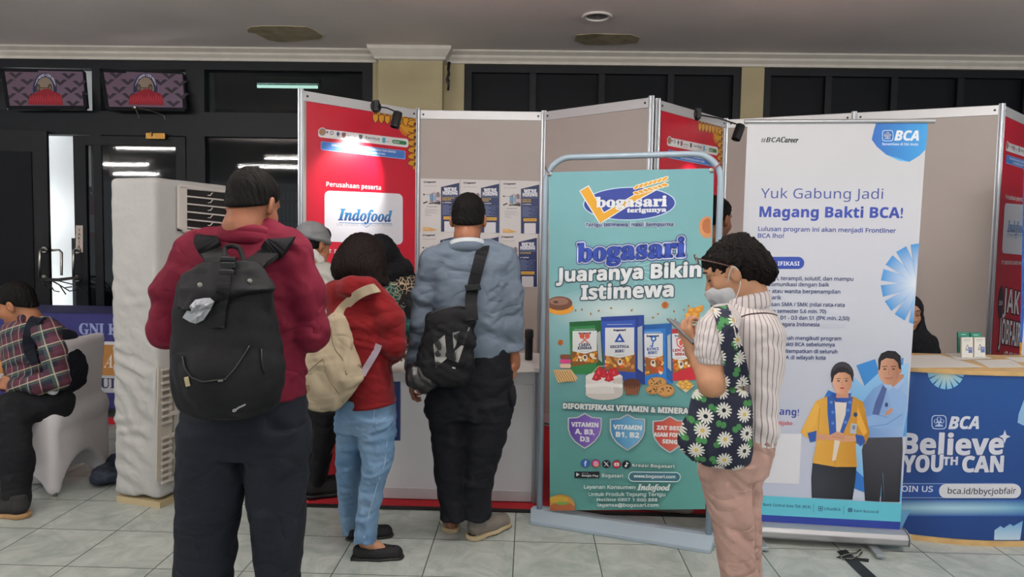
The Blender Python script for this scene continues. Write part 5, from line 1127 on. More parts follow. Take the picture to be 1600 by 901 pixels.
# ------------------------------------------------------------------ chair under a white stretch cover
t = thing('banquet_chair', 'chair under a white stretch cover, the young man in plaid sitting on it', 'chair', (-2.85, 4.1, 0))
S = Sdf(.009)
S.box((-2.85, 4.11, .235), (.245, .275, .235), None, .045); S.box((-2.635, 4.085, .62), (.035, .23, .25), rotm(0, 0, 5), .035, k=.05)
S.box((-2.66, 4.11, .44), (.06, .25, .05), None, .04, k=.05)
S.ell((-2.62, 4.11, -.02), (.2, .2, .2), op='s', k=.03); S.ell((-2.86, 3.84, -.04), (.21, .2, .2), op='s', k=.03); S.ell((-2.86, 4.4, -.04), (.21, .2, .2), op='s', k=.03)
S.folds(.004, .13, (1, .4, .1), 8, lambda x, y, z: np.clip((.5-z)/.3, .1, 1))
body('stretch_cover', S, mat('stretch_white', 'dcd8da', .6, bump=.1, bscale=200), t)
for k, (x, y) in enumerate(((-2.625, 3.87), (-2.625, 4.35), (-3.07, 3.87), (-3.07, 4.35))): MB().tube([(x, y, 0), (x, y, .3)], .013, 8).build('leg', steel, t)
S = Sdf(.01); S.ell((-2.42, 4.28, .075), (.14, .11, .075)); S.ell((-2.47, 4.12, .055), (.09, .13, .055)); S.folds(.012, .1, (1, .5, .3), 4); S.plane((0, 0, .003), (0, 0, -1))
o = body('cloth_bag', S, mat('dark_bag_cloth', '1d212b', .8, var=.5, vscale=25, col2='3a4458'), loc=(-2.42, 4.28, 0)); tag(o, 'dark crumpled cloth bag on the floor beside the covered chair', 'bag')

# ------------------------------------------------------------------ white booth counter
X0, X1, Y0, Y1, ZK = -.93, .075, 3.93, 4.43, .775
t = thing('booth_counter', 'low white booth counter with grooved aluminium posts', 'counter', ((X0+X1)/2, 4.18, .008))
for x in (X0+.02, X1-.02):
    for y in (Y0+.02, Y1-.02):
        MB().prism([(x+.024*(.75 if k % 4 == 0 else 1)*math.cos(k*math.pi/16), y+.024*(.75 if k % 4 == 0 else 1)*math.sin(k*math.pi/16), .009) for k in range(32)], (0, 0, ZK-.03-.009)).build('post', alu, t)
wb = mat('counter_board', 'cfd0d2', .5)
for lo, hi in (((X0+.04, Y0+.01, .075), (X1-.04, Y0+.02, ZK-.1)), ((X0+.01, Y0+.04, .075), (X0+.02, Y1-.04, ZK-.1)), ((X1-.02, Y0+.04, .075), (X1-.01, Y1-.04, ZK-.1))): MB().box(lo, hi).build('side_board', wb, t)
for z0, z1 in ((.012, .075), (ZK-.1, ZK-.03)):
    m = MB(); m.box((X0+.04, Y0+.006, z0), (X1-.04, Y0+.024, z1)); m.build('rail', rail_m, t, bev=.003)
    for x in (X0+.015, X1-.015): MB().box((x-.009, Y0+.04, z0), (x+.009, Y1-.04, z1)).build('rail', rail_m, t)
MB().box((X0-.01, Y0-.015, ZK-.03), (X1+.01, Y1+.01, ZK)).build('counter_top', mat('counter_top', 'cfccc9', .4), t, bev=.004)
def hiring(A, f, yellow, extra=0):
    """job notice; f maps reference pixels (of the first notice) to the photo"""
    q = lambda x, y: f(x, y)
    A.quad([q(18, 30), q(522, 42), q(526, 720), q(14, 712)], 'd3d0ce')
    A.ell(*q(68, 76), 1.5, 1.7, '3a3f4c'); A.ell(*q(68, 76), .7, .8, 'd3d0ce'); A.text('bogasari', *q(88, 84), *q(212, 82), h=2, st='S', c='2c3040', fat=.25); A.text('Kami membuka lowongan', *q(58, 132), *q(225, 132), h=1.3, st='R', c='4a4e5a')
    for k, (x, w_, h_, c) in enumerate(((135, 26, 110, '9a8a86'), (160, 20, 120, '6f7c90'), (180, 24, 135, 'b9aeb0'), (205, 18, 120, '8a94a6'), (225, 30, 130, '7a6a70'), (255, 18, 115, '9a98a2'))): A.rect(*q(x, 335-h_), *q(x+w_, 335), c)
    A.rect(*q(140, 245), *q(170, 300), '5f9ac2'); A.rect(*q(182, 255), *q(206, 305), '76aacb'); A.rect(*q(215, 270), *q(270, 310), 'c9b0b6')
    A.poly([q(50, 340), q(105, 318), q(108, 335), q(52, 358)], '2a2a2e'); A.poly([q(120, 345), q(200, 335), q(275, 325), q(275, 365), q(180, 355), q(125, 358)], '35322f'); A.ell(*q(62, 235), 1.6, 1.3, '3a3a3e'); A.line([q(80, 235), q(140, 240)], .6, '6a6a70')
    A.text('Persyaratan', *q(98, 398), *q(232, 398), h=1.7, st='B', c='4a4a52')
    for k, w_ in enumerate((150, 175, 130, 165, 60, 90)): A.line([q(72, 425+k*16), q(72+w_, 427+k*16)], .5, '8f9098')
    A.poly([q(50, 650), q(120, 655), q(235, 690), q(160, 706), q(48, 703)], 'cf9f5c'); A.poly([q(50, 650), q(110, 655), q(150, 690), q(48, 690)], 'dcb47a')
    A.poly([q(280, 140), q(515, 85), q(517, 716), q(280, 712)], '1f2d55')
    A.text("WE'RE", *q(318, 188), *q(476, 188), h=5, st='B', c='e6e8ee', fat=.3); A.text('HIRING', *q(303, 237), *q(490, 237), h=5.4, st='B', c='e6e8ee', fat=.3); A.line([q(295, 255), q(500, 257)], .5, '8f98b4')
    for k, s_ in enumerate(yellow): A.text(s_, *q(294, 290+k*24), *q(294+len(s_)*14.5, 290+k*24), h=2.2, st='B', c='e0b84a')
    A.ell(*q(306, 340), .9, .9, 'c6cbd8'); A.text('Kualifikasi', *q(326, 346), *q(410, 346), h=1.9, st='B', c='e6e8ee')
    for k in range(8): A.line([q(300, 372+k*17), q(380+(k*37) % 110, 373+k*17)], .7, '7f8cb0')
    for k in range(8): A.line([q(405, 372+k*17), q(500-(k*29) % 60, 373+k*17)], .7, '56648c')
    A.rrect(*q(312, 517), *q(482, 556), .8, 'cf9f3a'); A.line([q(330, 537), q(464, 537)], .7, '8a6a2a')
    A.rrect(*q(322, 580), *q(470, 714), .8, 'd6d6da')
OB = Q['AB']+NB*.0045; uvB, posB_ = plane_maps(OB, UB)
k_ = 0
for r in range(2):
    for c_, (yl, lab) in enumerate((((('MAINTENANCE', 'OPERATOR')), 'left'), (('OPERATOR', 'PROSES'), 'middle'), (('OPERATOR', 'PRODUKSI'), 'right'))):
        dx, dy = 62.4*c_-(1.2 if r else 0)-(2.4 if r and c_ == 2 else 0), 1.4*c_+83*r
        A = Art(uvB, posB_); hiring(A, lambda x, y: (655+x/8.205+dx, 275+y/8.205+dy), yl if r == 0 else ('SUPERVISOR',))
        lb = {(0, 0): 'white and navy hiring notice top left on the panel, with two yellow title lines', (0, 1): 'white and navy hiring notice top middle, half behind the head of the man in blue', (0, 2): 'white and navy hiring notice top right on the panel beside the banner stand',
              (1, 0): 'hiring notice bottom left on the panel, behind the left shoulder of the man in blue', (1, 1): 'hiring notice bottom middle, behind the collar of the man in blue', (1, 2): 'hiring notice bottom right on the panel, above the black tumbler'}[(r, c_)]
        o = raw('hiring_poster', A.V, A.F, ART, cols=A.C, loc=A.V[0]); tag(o, lb, 'poster', 'hiring notices on the white panel')
OC = Q['BC']+NC*.0045; uvC, posC_ = plane_maps(OC, UC); A = Art(uvC, posC_); hiring(A, lambda x, y: (849.5+x/10, 278+y/8.2), ('OPERATOR', 'GUDANG'))
tag(raw('hiring_poster', A.V, A.F, ART, cols=A.C, loc=A.V[0]), 'hiring notice on the pinkish panel, mostly hidden behind the mint banner', 'poster', 'hiring notices on the pinkish panel')
uv, pos = plane_maps((-.5, Y0+.008, .4), (1, 0, 0)); A = Art(uv, pos)
A.rect(566, 581, 625.5, 688, '2a3f78'); A.rect(568, 583, 623.5, 686, '1c2d5e')
A.text("WE'RE HIRING", 570, 596, 621, h=6, st='B', c='e6e8ee'); A.rect(572, 640, 600, 680, 'd6d6da')
for k in range(7): A.line([(572, 604+k*5), (616-(k*7) % 20, 604+k*5)], 1, '8f9ac0')
for k in range(9): A.line([(604, 640+k*5), (621-(k*3) % 8, 640+k*5)], 1, 'b5485a' if k % 3 == 0 else '7f8cb8')
tag(raw('hiring_poster', A.V, A.F, ART, cols=A.C, loc=A.V[0]), 'dark blue poster taped to the front of the white counter', 'poster')
# things on the counter
def sheet(px, z, label, draw, name='leaflet', cat='leaflet', col='d2d1ce'): flat_sheet(name, px, z, label, cat, draw, col)
def e1(A):
    A.poly([(790, 569), (829, 567), (834, 578), (790, 581)], '2a3660'); A.text('BOGASARI', 795, 576, 824, 575.4, h=3, st='B', c='c6cbd8')
sheet([(770, 571), (829, 565), (836, 580.5), (768, 583.5)], ZK+.001, 'white and navy leaflet at the front right corner of the white counter', e1)
def e2(A): A.line([(600, 570), (636, 568)], .8, '8f9098'); A.line([(600, 573), (630, 572)], .8, 'a5a6aa')
sheet([(590, 566), (640, 564), (642, 577), (588, 580)], ZK+.001, 'upper sheet of white paper at the left end of the white counter', e2)
sheet([(598, 572), (650, 570), (652, 582), (597, 583)], ZK+.0025, 'front sheet of white paper at the left end of the white counter', None)
b = onz(826, 562, ZK); s_ = b[1]/FPX
t = thing('tumbler', 'black tumbler standing at the right end of the white counter', 'tumbler', b)
m = MB(); m.lathe(b, [(5.6*s_, 0), (6.2*s_, .006), (6.2*s_, .125), (6.4*s_, .13)], 20); shade_auto(m.build('cup', black, t)); m = MB(); m.lathe(b, [(6.9*s_, .13), (7.2*s_, .135), (7.2*s_, .155), (6.6*s_, .178), (4*s_, .182)], 20); shade_auto(m.build('lid', mat('tumbler_lid', '1c1c20', .35), t))
b = onz(797, 557, ZK); t = thing('pen_cup', 'small dark cup behind the leaflet on the white counter', 'cup', b); m = MB(); m.lathe(b, [(.03, 0), (.032, .004), (.035, .05), (.033, .05), (.03, .01)], 18); shade_auto(m.build('cup_wall', black, t))
# ------------------------------------------------------------------ people
from mathutils.bvhtree import BVHTree
def skin_mat(name, col): return mat(name, col, .5, var=.12, vscale=30, spec=.35)
def cloth(name, col, rough=.85, var=.1, vscale=9, bump=.35, bscale=420, sheen=.0, crease=.42, **k):
    m = mat(name, col, rough, var=var, vscale=vscale, bump=bump, bscale=bscale, bdist=.0015, sheen=sheen, spec=.2, **k); return creased(m, crease)
def creased(m, amt):                      # soft cloth creases: warped, stretched ridges under the weave
    n = N(m); tc = n.new('ShaderNodeTexCoord'); mp = n.new('ShaderNodeMapping'); mp.inputs['Scale'].default_value = (1, 1, 1.7); mp.inputs['Rotation'].default_value = (.2, .5, 0); n.t.links.new(tc.outputs['Object'], mp.inputs[0])
    w = n.new('ShaderNodeTexNoise'); w.inputs['Scale'].default_value = 5; w.inputs['Detail'].default_value = 1.5; w.inputs['Distortion'].default_value = .8; n.t.links.new(mp.outputs[0], w.inputs['Vector'])
    rd = n.m('ABSOLUTE', n.m('SUBTRACT', w.outputs['Fac'], .5)); rd = n.m('POWER', n.m('MINIMUM', n.m('MULTIPLY', rd, 4), 1), .9)
    bp = n.new('ShaderNodeBump'); bp.inputs['Strength'].default_value = amt; bp.inputs['Distance'].default_value = .016; n.t.links.new(rd, bp.inputs['Height'])
    old = [l for l in n.t.links if l.to_socket == n.b.inputs['Normal']]
    if old: n.t.links.new(bp.outputs[0], old[0].from_node.inputs['Normal'])
    else: n.t.links.new(bp.outputs[0], n.b.inputs['Normal'])
    return m
def collar_ring(par, m, hc, R, sc, neck, rad=.07, r=.019, t=.72, rise=.014, attr=None, drop=.022):
    A_ = hc+R@(np.array((0, -.03, -.1))*sc); c = A_+(np.array(neck)-A_)*t; bk = -R[:, 1]*np.array([1, 1, 0]); bk = bk/np.linalg.norm(bk); sd = np.array([bk[1], -bk[0], 0]); S = Sdf(.0042)
    for rr, dz in ((rad, .0), (rad+.006, -drop)):
        P = [c+bk*rr*math.cos(q)+sd*rr*math.sin(q)+np.array([0, 0, dz+rise*math.cos(q)]) for q in np.linspace(0, 2*math.pi, 25)]; S.chain(P, [r if dz == 0 else r*.8]*25, .022)
    return body('collar', S, m, par, attr=attr)
def hairm(name, col='0d0b0a'):
    m = mat(name, col, .66, spec=.1); n = N(m); tc = n.new('ShaderNodeTexCoord'); w = n.new('ShaderNodeTexNoise'); w.inputs['Scale'].default_value = 60; w.inputs['Detail'].default_value = 4
    mp = n.new('ShaderNodeMapping'); mp.inputs['Scale'].default_value = (3, 3, .35); n.t.links.new(tc.outputs['Object'], mp.inputs[0]); n.t.links.new(mp.outputs[0], w.inputs['Vector'])
    bp = n.new('ShaderNodeBump'); bp.inputs['Strength'].default_value = .7; bp.inputs['Distance'].default_value = .006; n.t.links.new(w.outputs['Fac'], bp.inputs['Height']); n.t.links.new(bp.outputs[0], n.b.inputs['Normal']); return m
def head(S, c, R, sc=1, neck=None, face=True):
    p = lambda *v: np.array(c)+R@(np.array(v)*sc); e = lambda v, r, k=.02, op='u', RR=None: S.ell(p(*v), np.array(r)*sc, R if RR is None else R@RR, k, op)
    e((0, -.012, .03), (.073, .09, .08)); e((0, .028, -.03), (.062, .062, .082), .03); e((0, .05, -.088), (.032, .034, .026), .035); e((0, .045, .04), (.055, .045, .045), .03)
    if face:
        S.cone(p(0, .086, .008), p(0, .106, -.032), .008*sc, .013*sc, .012); e((.012, .094, -.036), (.009, .01, .008), .01); e((-.012, .094, -.036), (.009, .01, .008), .01)
        for s in (-1, 1): e((s*.031, .088, .006), (.016, .014, .011), .012, 's'); e((s*.031, .073, .004), (.014, .014, .011), .006); e((s*.03, .08, .026), (.022, .012, .007), .014); e((s*.042, .06, -.03), (.02, .022, .02), .03)
        e((0, .09, -.062), (.022, .01, .006), .008); e((0, .088, -.073), (.018, .01, .007), .008)
    for s in (-1, 1): e((s*.079, -.004, -.008), (.010, .022, .033), .01, RR=rotm(s*20, -8)); e((s*.088, .004, -.004), (.006, .011, .017), .008, 's')
    b = np.array(neck) if neck is not None else p(0, -.03, -.18)
    S.chain([p(0, -.022, -.05), p(0, -.03, -.1), b], [.056*sc, .053*sc, .062*sc], .035)
def hair_short(name, c, R, sc, m, par, seed=1, res=.0045, low=-.055, tilt=.62, top=.012):
    S = Sdf(res); p = lambda *v: np.array(c)+R@(np.array(v)*sc)
    S.ell(p(0, -.012, .032), np.array((.077+.004, .096, .08+top))*sc, R); S.ell(p(0, -.025, -.03), np.array((.074, .074, .06))*sc, R, .02); S.ell(p(0, .045, .07), np.array((.055, .05, .04))*sc, R, .03)
    for s in (-1, 1): S.ell(p(s*.085, .004, -.012), np.array((.02, .026, .036))*sc, R, .01, 's')
    def keep(x, y, z):
        d = [x-c[0], y-c[1], z-c[2]]; ly = sum(R[i][1]*d[i] for i in range(3)); lz = sum(R[i][2]*d[i] for i in range(3))
        return ((low+(ly/sc+.09)*tilt)*sc-lz)*.85
    S.folds(.004, .022, (1, 1, .2), seed); S.cut(keep, .008); return body(name, S, m, par)
def hand(S, w, d, n, curl=25, side=1, sc=.95, spread=4, grip=0):
    w, d, n = (np.array(v, float) for v in (w, d, n)); d /= np.linalg.norm(d); n = n-d*(n@d); n /= np.linalg.norm(n); lat = np.cross(d, n)*side
    Rm_ = np.array([lat, d, n]).T
    S.cone(w, w+d*.03*sc, .026*sc, .026*sc, .02); S.box(w+d*.052*sc, np.array((.038, .046, .0125))*sc, Rm_, .011*sc, .015)
    for i, L in enumerate((.066, .075, .070, .055)):
        b = w+d*(.094-.004*abs(i-1.2))*sc+lat*(.029-.0195*i)*sc; a0 = math.radians(curl*(.6+.1*i)); dirs = d*math.cos(a0)+n*math.sin(a0)+lat*math.radians(spread)*(1.5-i); pts = [b-d*.012*sc, b]; a = a0
        for k, f in enumerate((.45, .32, .23)):
            q = d*math.cos(a)+n*math.sin(a)+lat*math.radians(spread)*(1.5-i); q /= np.linalg.norm(q); pts.append(pts[-1]+q*L*f*sc); a += math.radians(curl*1.15)
        S.chain(pts, [.0098*sc, .0095*sc, .0088*sc, .008*sc, .007*sc], .004)
    b = w+d*.028*sc+lat*.03*sc; q = d*.55+lat*.75+n*.45; q /= np.linalg.norm(q); q2 = d*.85+lat*.2+n*.5; q2 /= np.linalg.norm(q2)
    S.chain([b, b+q*.035*sc, b+q*.035*sc+q2*.03*sc, b+q*.035*sc+q2*.052*sc], [.0135*sc, .0115*sc, .0098*sc, .008*sc], .008)
def skeleton(S, J, arm=(.036, .034, .027), leg=(.06, .042, .03), tor=(.105, .115, .06)):
    S.chain(J['spine'], tor, .05); S.cone(J['L'][0], J['R'][0], .03, .03, .04)
    for k in 'LR': S.chain(J[k], arm[:len(J[k])], .02)
    for k in ('LL', 'RL'):
        S.chain(J[k][:3], leg, .03)
        if len(J[k]) > 3: S.chain([J[k][2], J[k][3]], (.034, .026), .02)
def Lr(Y, rows, dy=0):
    o = []
    for r in rows:
        py, xl, xr, ry = r[:4]; yo = (r[4] if len(r) > 4 else 0)+dy; a, b = at(xl, py, Y+yo), at(xr, py, Y+yo)
        o.append((float((a[2]+b[2])/2), float((a[0]+b[0])/2), Y+yo, float((b[0]-a[0])/2), ry)+((r[5],) if len(r) > 5 else ()))
    return o
class Drape:                              # positions on the visible surface of an object
    def __init__(s, o):
        q, loc = o, np.zeros(3)
        while q is not None: loc = loc+np.array(q.location); q = q.parent
        V = np.zeros(len(o.data.vertices)*3); o.data.vertices.foreach_get('co', V); V = V.reshape(-1, 3)+loc
        s.t = BVHTree.FromPolygons(V.tolist(), [tuple(p.vertices) for p in o.data.polygons]); s.last = None
    def hit(s, x, y, off=0):
        d = ray(x, y); d = d/np.linalg.norm(d); h = s.t.ray_cast(Vector(EYEP), Vector(d))
        p = h[0]
        if p is None:
            p = s.t.find_nearest(Vector(EYEP+d*(s.last if s.last else 3)))[0]
        else: s.last = h[3]
        return np.array(p)-d*off
    def on(s, x, y): d = ray(x, y); return s.t.ray_cast(Vector(EYEP), Vector(d/np.linalg.norm(d)))[0] is not None
    def art(s, step=3e-5, off=.0015): return Art(lambda x, y: (float(x), float(-y)), lambda a, b, h: tuple(s.hit(a, -b, off+h)), step)
    def strap(s, px, w, t=.004, off=.004):
        P = [s.hit(x, y, off) for x, y in px]; return P
def smoothpts(P, n=5):
    P = [np.array(p, float) for p in P]; o = []
    for i in range(len(P)-1):
        a, b, c, d = P[max(i-1, 0)], P[i], P[i+1], P[min(i+2, len(P)-1)]
        for k in range(n):
            t = k/n; o.append(.5*((2*b)+(c-a)*t+(2*a-5*b+4*c-d)*t*t+(3*b-a-3*c+d)*t**3))
    return o+[P[-1]]
def shoe(par, heel, yaw, L, mu, ms, kind='sneaker', name='shoe', z0=0.):
    """heel: ground point under the heel; yaw: 0 points away from the camera, + to the left"""
    R = rotm(yaw); p = lambda x, y, z: np.array([heel[0], heel[1], z0])+R@np.array([x, y, z]); w = L*.19
    S = Sdf(.005); h = dict(sneaker=1, boot=1.35, flat=.62)[kind]
    S.chain([p(0, .045, .05*h), p(0, L*.5, .042*h), p(0, L-.05, .034*h)], [w*.72, w*.8, w*.78], .03); S.chain([p(0, .04, .06*h), p(0, .048, .105*h)], [w*.74, w*.72], .02)
    S.plane(p(0, 0, .018 if kind != 'flat' else .01), (0, 0, -1), .004); S.cut(lambda x, y, z: z-(z0+(.108 if kind == 'sneaker' else .12 if kind == 'boot' else .058)), .006)
    if kind == 'flat': S.ell(p(0, .095, .07), (w*.62, .075, .035), R, .01, 's')
    u = body(name, S, mu, par)
    S = Sdf(.005); S.chain([p(0, .04, .012), p(0, L*.5, .012), p(0, L-.045, .012)], [w*.82, w*.86, w*.84], .03); S.cut(lambda x, y, z: z-(z0+(.024 if kind != 'flat' else .012)), .003); S.plane((0, 0, z0+.001), (0, 0, -1), .002)
    if kind == 'sneaker' and ms.name == 'sneaker_sole':
        S2 = Sdf(.0045); S2.chain([p(0, .038, .006), p(0, L*.5, .006), p(0, L-.043, .006)], [w*.84, w*.88, w*.86], .03); S2.cut(lambda x, y, z: z-(z0+.009), .002); S2.plane((0, 0, z0+.0005), (0, 0, -1), .001); body('outsole', S2, black, u)
    if kind == 'sneaker': S.cone(p(0, .03, .02), p(0, .05, .02), w*.8, w*.7, .02)
    body('sole', S, ms, u); return u
def features(par, hc, R, sc=1, brow='120e0c'):
    p = lambda *v: np.array(hc)+R@(np.array(v)*sc); bm_ = mat('brow_lash', brow, .7)
    for s in (-1, 1):
        m = MB(); m.tube(smoothpts([p(s*.014, .096, .031), p(s*.03, .0965, .036), p(s*.048, .084, .03)]), [.003*sc]*11, 6); m.build('eyebrow', bm_, par, smooth=True)
        m = MB(); m.tube(smoothpts([p(s*.017, .087, .002), p(s*.031, .0925, -.001), p(s*.045, .083, .002)]), [.0022*sc]*11, 6); m.build('eyelash', bm_, par, smooth=True)
def person(name, label, S, m, c): o = body('person', S, m, loc=c); tag(o, label, 'person', None); return o
skinA, skinB, skinC = skin_mat('skin_brown', '8d5a40'), skin_mat('skin_tan', 'a06b4c'), skin_mat('skin_light', 'b58566')
hair_m = hairm('black_hair'); hair_b = hairm('brown_black_hair', '130b09')
blk = cloth('black_cloth', '131418'); 

# ---- man in the maroon shirt, nearest, back to the camera
Y = 2.45; a = lambda x, y, d=0: at(x, y, Y+d)
R1 = rotm(-14, -20); hc = a(394.5, 319, .01)
J = dict(spine=[a(383, 640), a(383, 470, .01), a(392, 375)], L=[a(302, 392), a(259, 515, -.02), a(318, 500, .3)], R=[a(452, 394), a(487, 517, 0), a(428, 500, .31)], LL=[a(338, 670), a(326, 830, .01), a(318, 985), a(316, 1000, .14)], RL=[a(432, 670), a(434, 830, .01), a(434, 985), a(440, 1000, .14)])
S = Sdf(.0065); skeleton(S, J); head(S, hc, R1, 1.0, a(392, 372)); hand(S, J['L'][2], (.6, .6, .1), (.3, .3, .9), 40, -1); hand(S, J['R'][2], (-.6, .6, .1), (-.3, .3, .9), 40, 1)
p1 = person('person', 'man in maroon shirt and dark trousers with a black backpack, seen from behind', S, skinA, (a(385, 640)[0], Y, 0))
hair_short('hair', hc, R1, 1.0, hair_m, p1, low=-.05, tilt=.55, top=.016)
maroon = cloth('maroon_cotton', '66142a', var=.18)
S = Sdf(.0065); S.loft(Lr(Y, [(368, 340, 444, .07), (380, 312, 458, .095), (405, 289, 468, .115), (440, 284, 470, .125), (500, 285, 472, .13), (560, 287, 475, .13), (600, 288, 477, .135), (622, 288, 476, .14)]))
S.chain([a(334, 381), a(305, 392)], [.06, .062], .05); S.chain([a(446, 384), a(458, 396)], [.06, .062], .05)
S.chain([a(305, 394), a(268, 455, -.01), a(258, 517, -.02), a(292, 512, .14), a(318, 500, .27)], [.062, .062, .054, .048, .042], .03); S.chain([a(455, 398), a(478, 455), a(488, 521, 0), a(462, 515, .16), a(428, 500, .28)], [.062, .062, .055, .05, .043], .03)
S.chain([a(366, 362), a(392, 357, .06), a(420, 362)], [.04, .04, .04], .03); S.ell(a(392, 366), (.085, .07, .05), None, .04)
S.folds(.008, .10, (.4, 0, 1), 11); S.cut(lambda x, y, z: at(383, 622, Y)[2]-z+.04*(x-at(383, 622, Y)[0]), .01)
sh1 = body('shirt', S, maroon, p1)
collar_ring(p1, maroon, hc, R1, 1., a(392, 372), .066, .018, .62)
navy = cloth('navy_trousers', '181c25', var=.15)
S = Sdf(.007); S.loft(Lr(Y, [(612, 290, 478, .125), (660, 285, 481, .135), (705, 283, 481, .125)]))
S.loft(Lr(Y, [(665, 284, 386, .125), (700, 282, 386, .12), (740, 279, 384, .115), (820, 277, 371, .1), (901, 275, 361, .09), (1004, 277, 356, .085)]), .02); S.loft(Lr(Y, [(665, 380, 481, .125), (700, 382, 481, .12), (740, 385, 479, .115), (820, 395, 475, .1), (901, 402, 468, .09), (1004, 403, 468, .085)]), .02)
S.folds(.007, .12, (.3, 0, 1), 5); body('trousers', S, navy, p1)
for x in (317, 434): h_ = onz(x, 1012, 0); shoe(p1, (h_[0], Y-.05, 0), -6 if x > 380 else 8, .29, blk, black)
# his backpack
bagm = cloth('black_nylon', '0f1014', .7, var=.2, vscale=14, bump=.5, bscale=500, crease=.2); strapm = cloth('black_webbing', '101114', .75)
t = thing('backpack', 'black roll-top backpack worn by the man in the maroon shirt', 'backpack', a(356, 640, -.2))
S = Sdf(.0055); B = 2.2
S.loft(Lr(B, [(418, 292, 412, .05), (440, 281, 425, .07), (480, 277, 428, .088), (530, 275, 434, .105), (570, 275, 440, .115), (605, 278, 440, .12), (632, 283, 431, .11), (650, 296, 412, .085)]), n=2.8, flat=False)
S.ell(at(345, 585, B-.05), (.1, .1, .1), None, .05); S.folds(.006, .14, (.5, 0, 1), 21)
bp = body('main_body', S, bagm, t); D = Drape(bp)
S = Sdf(.005); S.chain([at(298, 438, B-.02), at(330, 428, B), at(356, 424, B), at(390, 430, B), at(412, 446, B-.02)], [.028, .036, .036, .036, .028], .03)
S.loft(Lr(B-.03, [(422, 318, 392, .03), (450, 284, 424, .075), (480, 284, 345, .085)]), .03); S.folds(.005, .07, (1, 0, .8), 4); body('rolled_top', S, bagm, t); D2 = Drape([o for o in t.children if o.name.startswith('rolled_top')][0])
def near(x, y, off=.003):
    H = [d_.hit(x, y, off) for d_ in (D, D2) if d_.on(x, y)] or [D.hit(x, y, off)]; return min(H, key=lambda p: np.linalg.norm(p-EYEP))
def ribbon(name, P, w, m, par, t_=.005, wd=(1, 0, 0)): return MB().ribbon(smoothpts(P), wd, w, t_).build(name, m, par)
ribbon('closing_strap', [near(x, y, .006) for x, y in ((357, 403), (352, 425), (349, 450), (345, 480), (341, 512))], .038, strapm, t)
m = MB()
for y0, y1 in ((401, 408), (409.5, 419), (421, 428.5)):
    c_ = near(357-(y0-400)*.1, (y0+y1)/2, .012); m.obox(c_, (.024, 0, 0), (0, .006, 0), (0, 0, (y1-y0)/2/510))
m.build('buckle', mat('buckle_black', '0c0c0e', .3), t, bev=.002)
m = MB(); m.tube(smoothpts([near(352, 402, .004), at(351, 391, B+.02), at(357, 385, B+.03), at(368, 385, B+.03), at(376, 392, B+.03), near(380, 400, .004)]), .008, 8); m.build('haul_loop', strapm, t, smooth=True)
dsh = Drape(sh1)
for nm, P in (('shoulder_strap', [dsh.hit(320, 372, .0)+(0, .07, -.015), dsh.hit(320, 372, .0)+(0, .03, .008), dsh.hit(322, 376, .012), dsh.hit(326, 384, .014), dsh.hit(333, 396, .014), at(340, 406, B+.04), at(345, 418, B+.0)]), ('shoulder_strap', [dsh.hit(440, 376, .0)+(0, .07, -.015), dsh.hit(440, 376, .0)+(0, .03, .008), dsh.hit(437, 380, .012), dsh.hit(430, 387, .014), dsh.hit(418, 398, .014), at(402, 409, B+.03), at(390, 420, B+.0)])):
    ribbon(nm, P, .075, strapm, t, .014)
for x, y in ((313, 445), (391, 439)): m = MB(); m.lathe(near(x, y, .003), [(.002, 0), (.0075, 0), (.008, .003), (.004, .005)], 14, (0, -1, .1)); m.build('snap_button', steel, t)
m = MB(); m.tube([near(x, y, .003) for x, y in ((286, 556), (289, 575), (300, 590), (318, 597), (335, 594), (352, 592), (368, 575), (383, 552), (389, 540))], .004, 6); m.build('pocket_zip', mat('zip_black', '08080a', .4), t, smooth=True)
m = MB(); m.tube([near(x, y, .003) for x, y in ((408, 545), (409, 560), (411, 575), (413, 584))], .003, 6); m.build('side_seam', mat('zip_black', '08080a', .4), t, smooth=True)
c_ = near(292.5, 596, .008); m = MB(); m.obox(c_, (.007, 0, .002), (0, .002, 0), (-.003, 0, .014)); m.build('zip_tag', mat('zip_tag_tan', 'a89a78', .4, metal=.3), t, bev=.002)
m = MB(); m.obox(near(345, 594.5, .006), (.008, 0, .001), (0, .003, 0), (0, 0, .003)); m.build('zip_pull', steel, t, bev=.001)
A = D.art(); A.ell(366.5, 640.8, 3.6, 2.4, 'b4b4b8', rot=-.45); A.ell(366.5, 640.8, 2.5, 1.4, '26262b', rot=-.45); A.line([(364.5, 641.6), (368.6, 640)], .7, 'b4b4b8'); A.text('MYCORA', 370, 639.5, 383.6, 632.8, h=2.6, st='Z', c='b4b4b8', fat=.2); A.build('maker_mark', ART, t)
# crumpled clear sleeve tucked behind the flap
pl = mat('clear_sleeve', 'c6c8cf', .2, spec=.6, alpha=.62, bump=.8, bscale=70, bdist=.004)
PX = ((285, 496), (297, 477), (305, 468), (318, 465.5), (328, 465), (335, 471), (330, 482), (318, 500), (306, 505.5), (297, 503)); P = [near(x, y, .006) for x, y in PX]; PI = [near((x+309)/2, (y+485)/2, .02+.006*(k % 3)) for k, (x, y) in enumerate(PX)]
c_ = near(309, 485, .026); m = MB(); V = [c_]+P+PI; n_ = len(P)
m.add(V, [[0, 1+n_+i, 1+n_+(i+1) % n_] for i in range(n_)]+[[1+n_+i, 1+i, 1+(i+1) % n_, 1+n_+(i+1) % n_] for i in range(n_)]); o = m.build('plastic_sleeve', pl, loc=c_)
tag(o, 'crumpled clear plastic sleeve tucked under the flap of the black backpack', 'plastic sleeve')
s_ = o.modifiers.new('thick', 'SOLIDIFY'); s_.thickness = .002

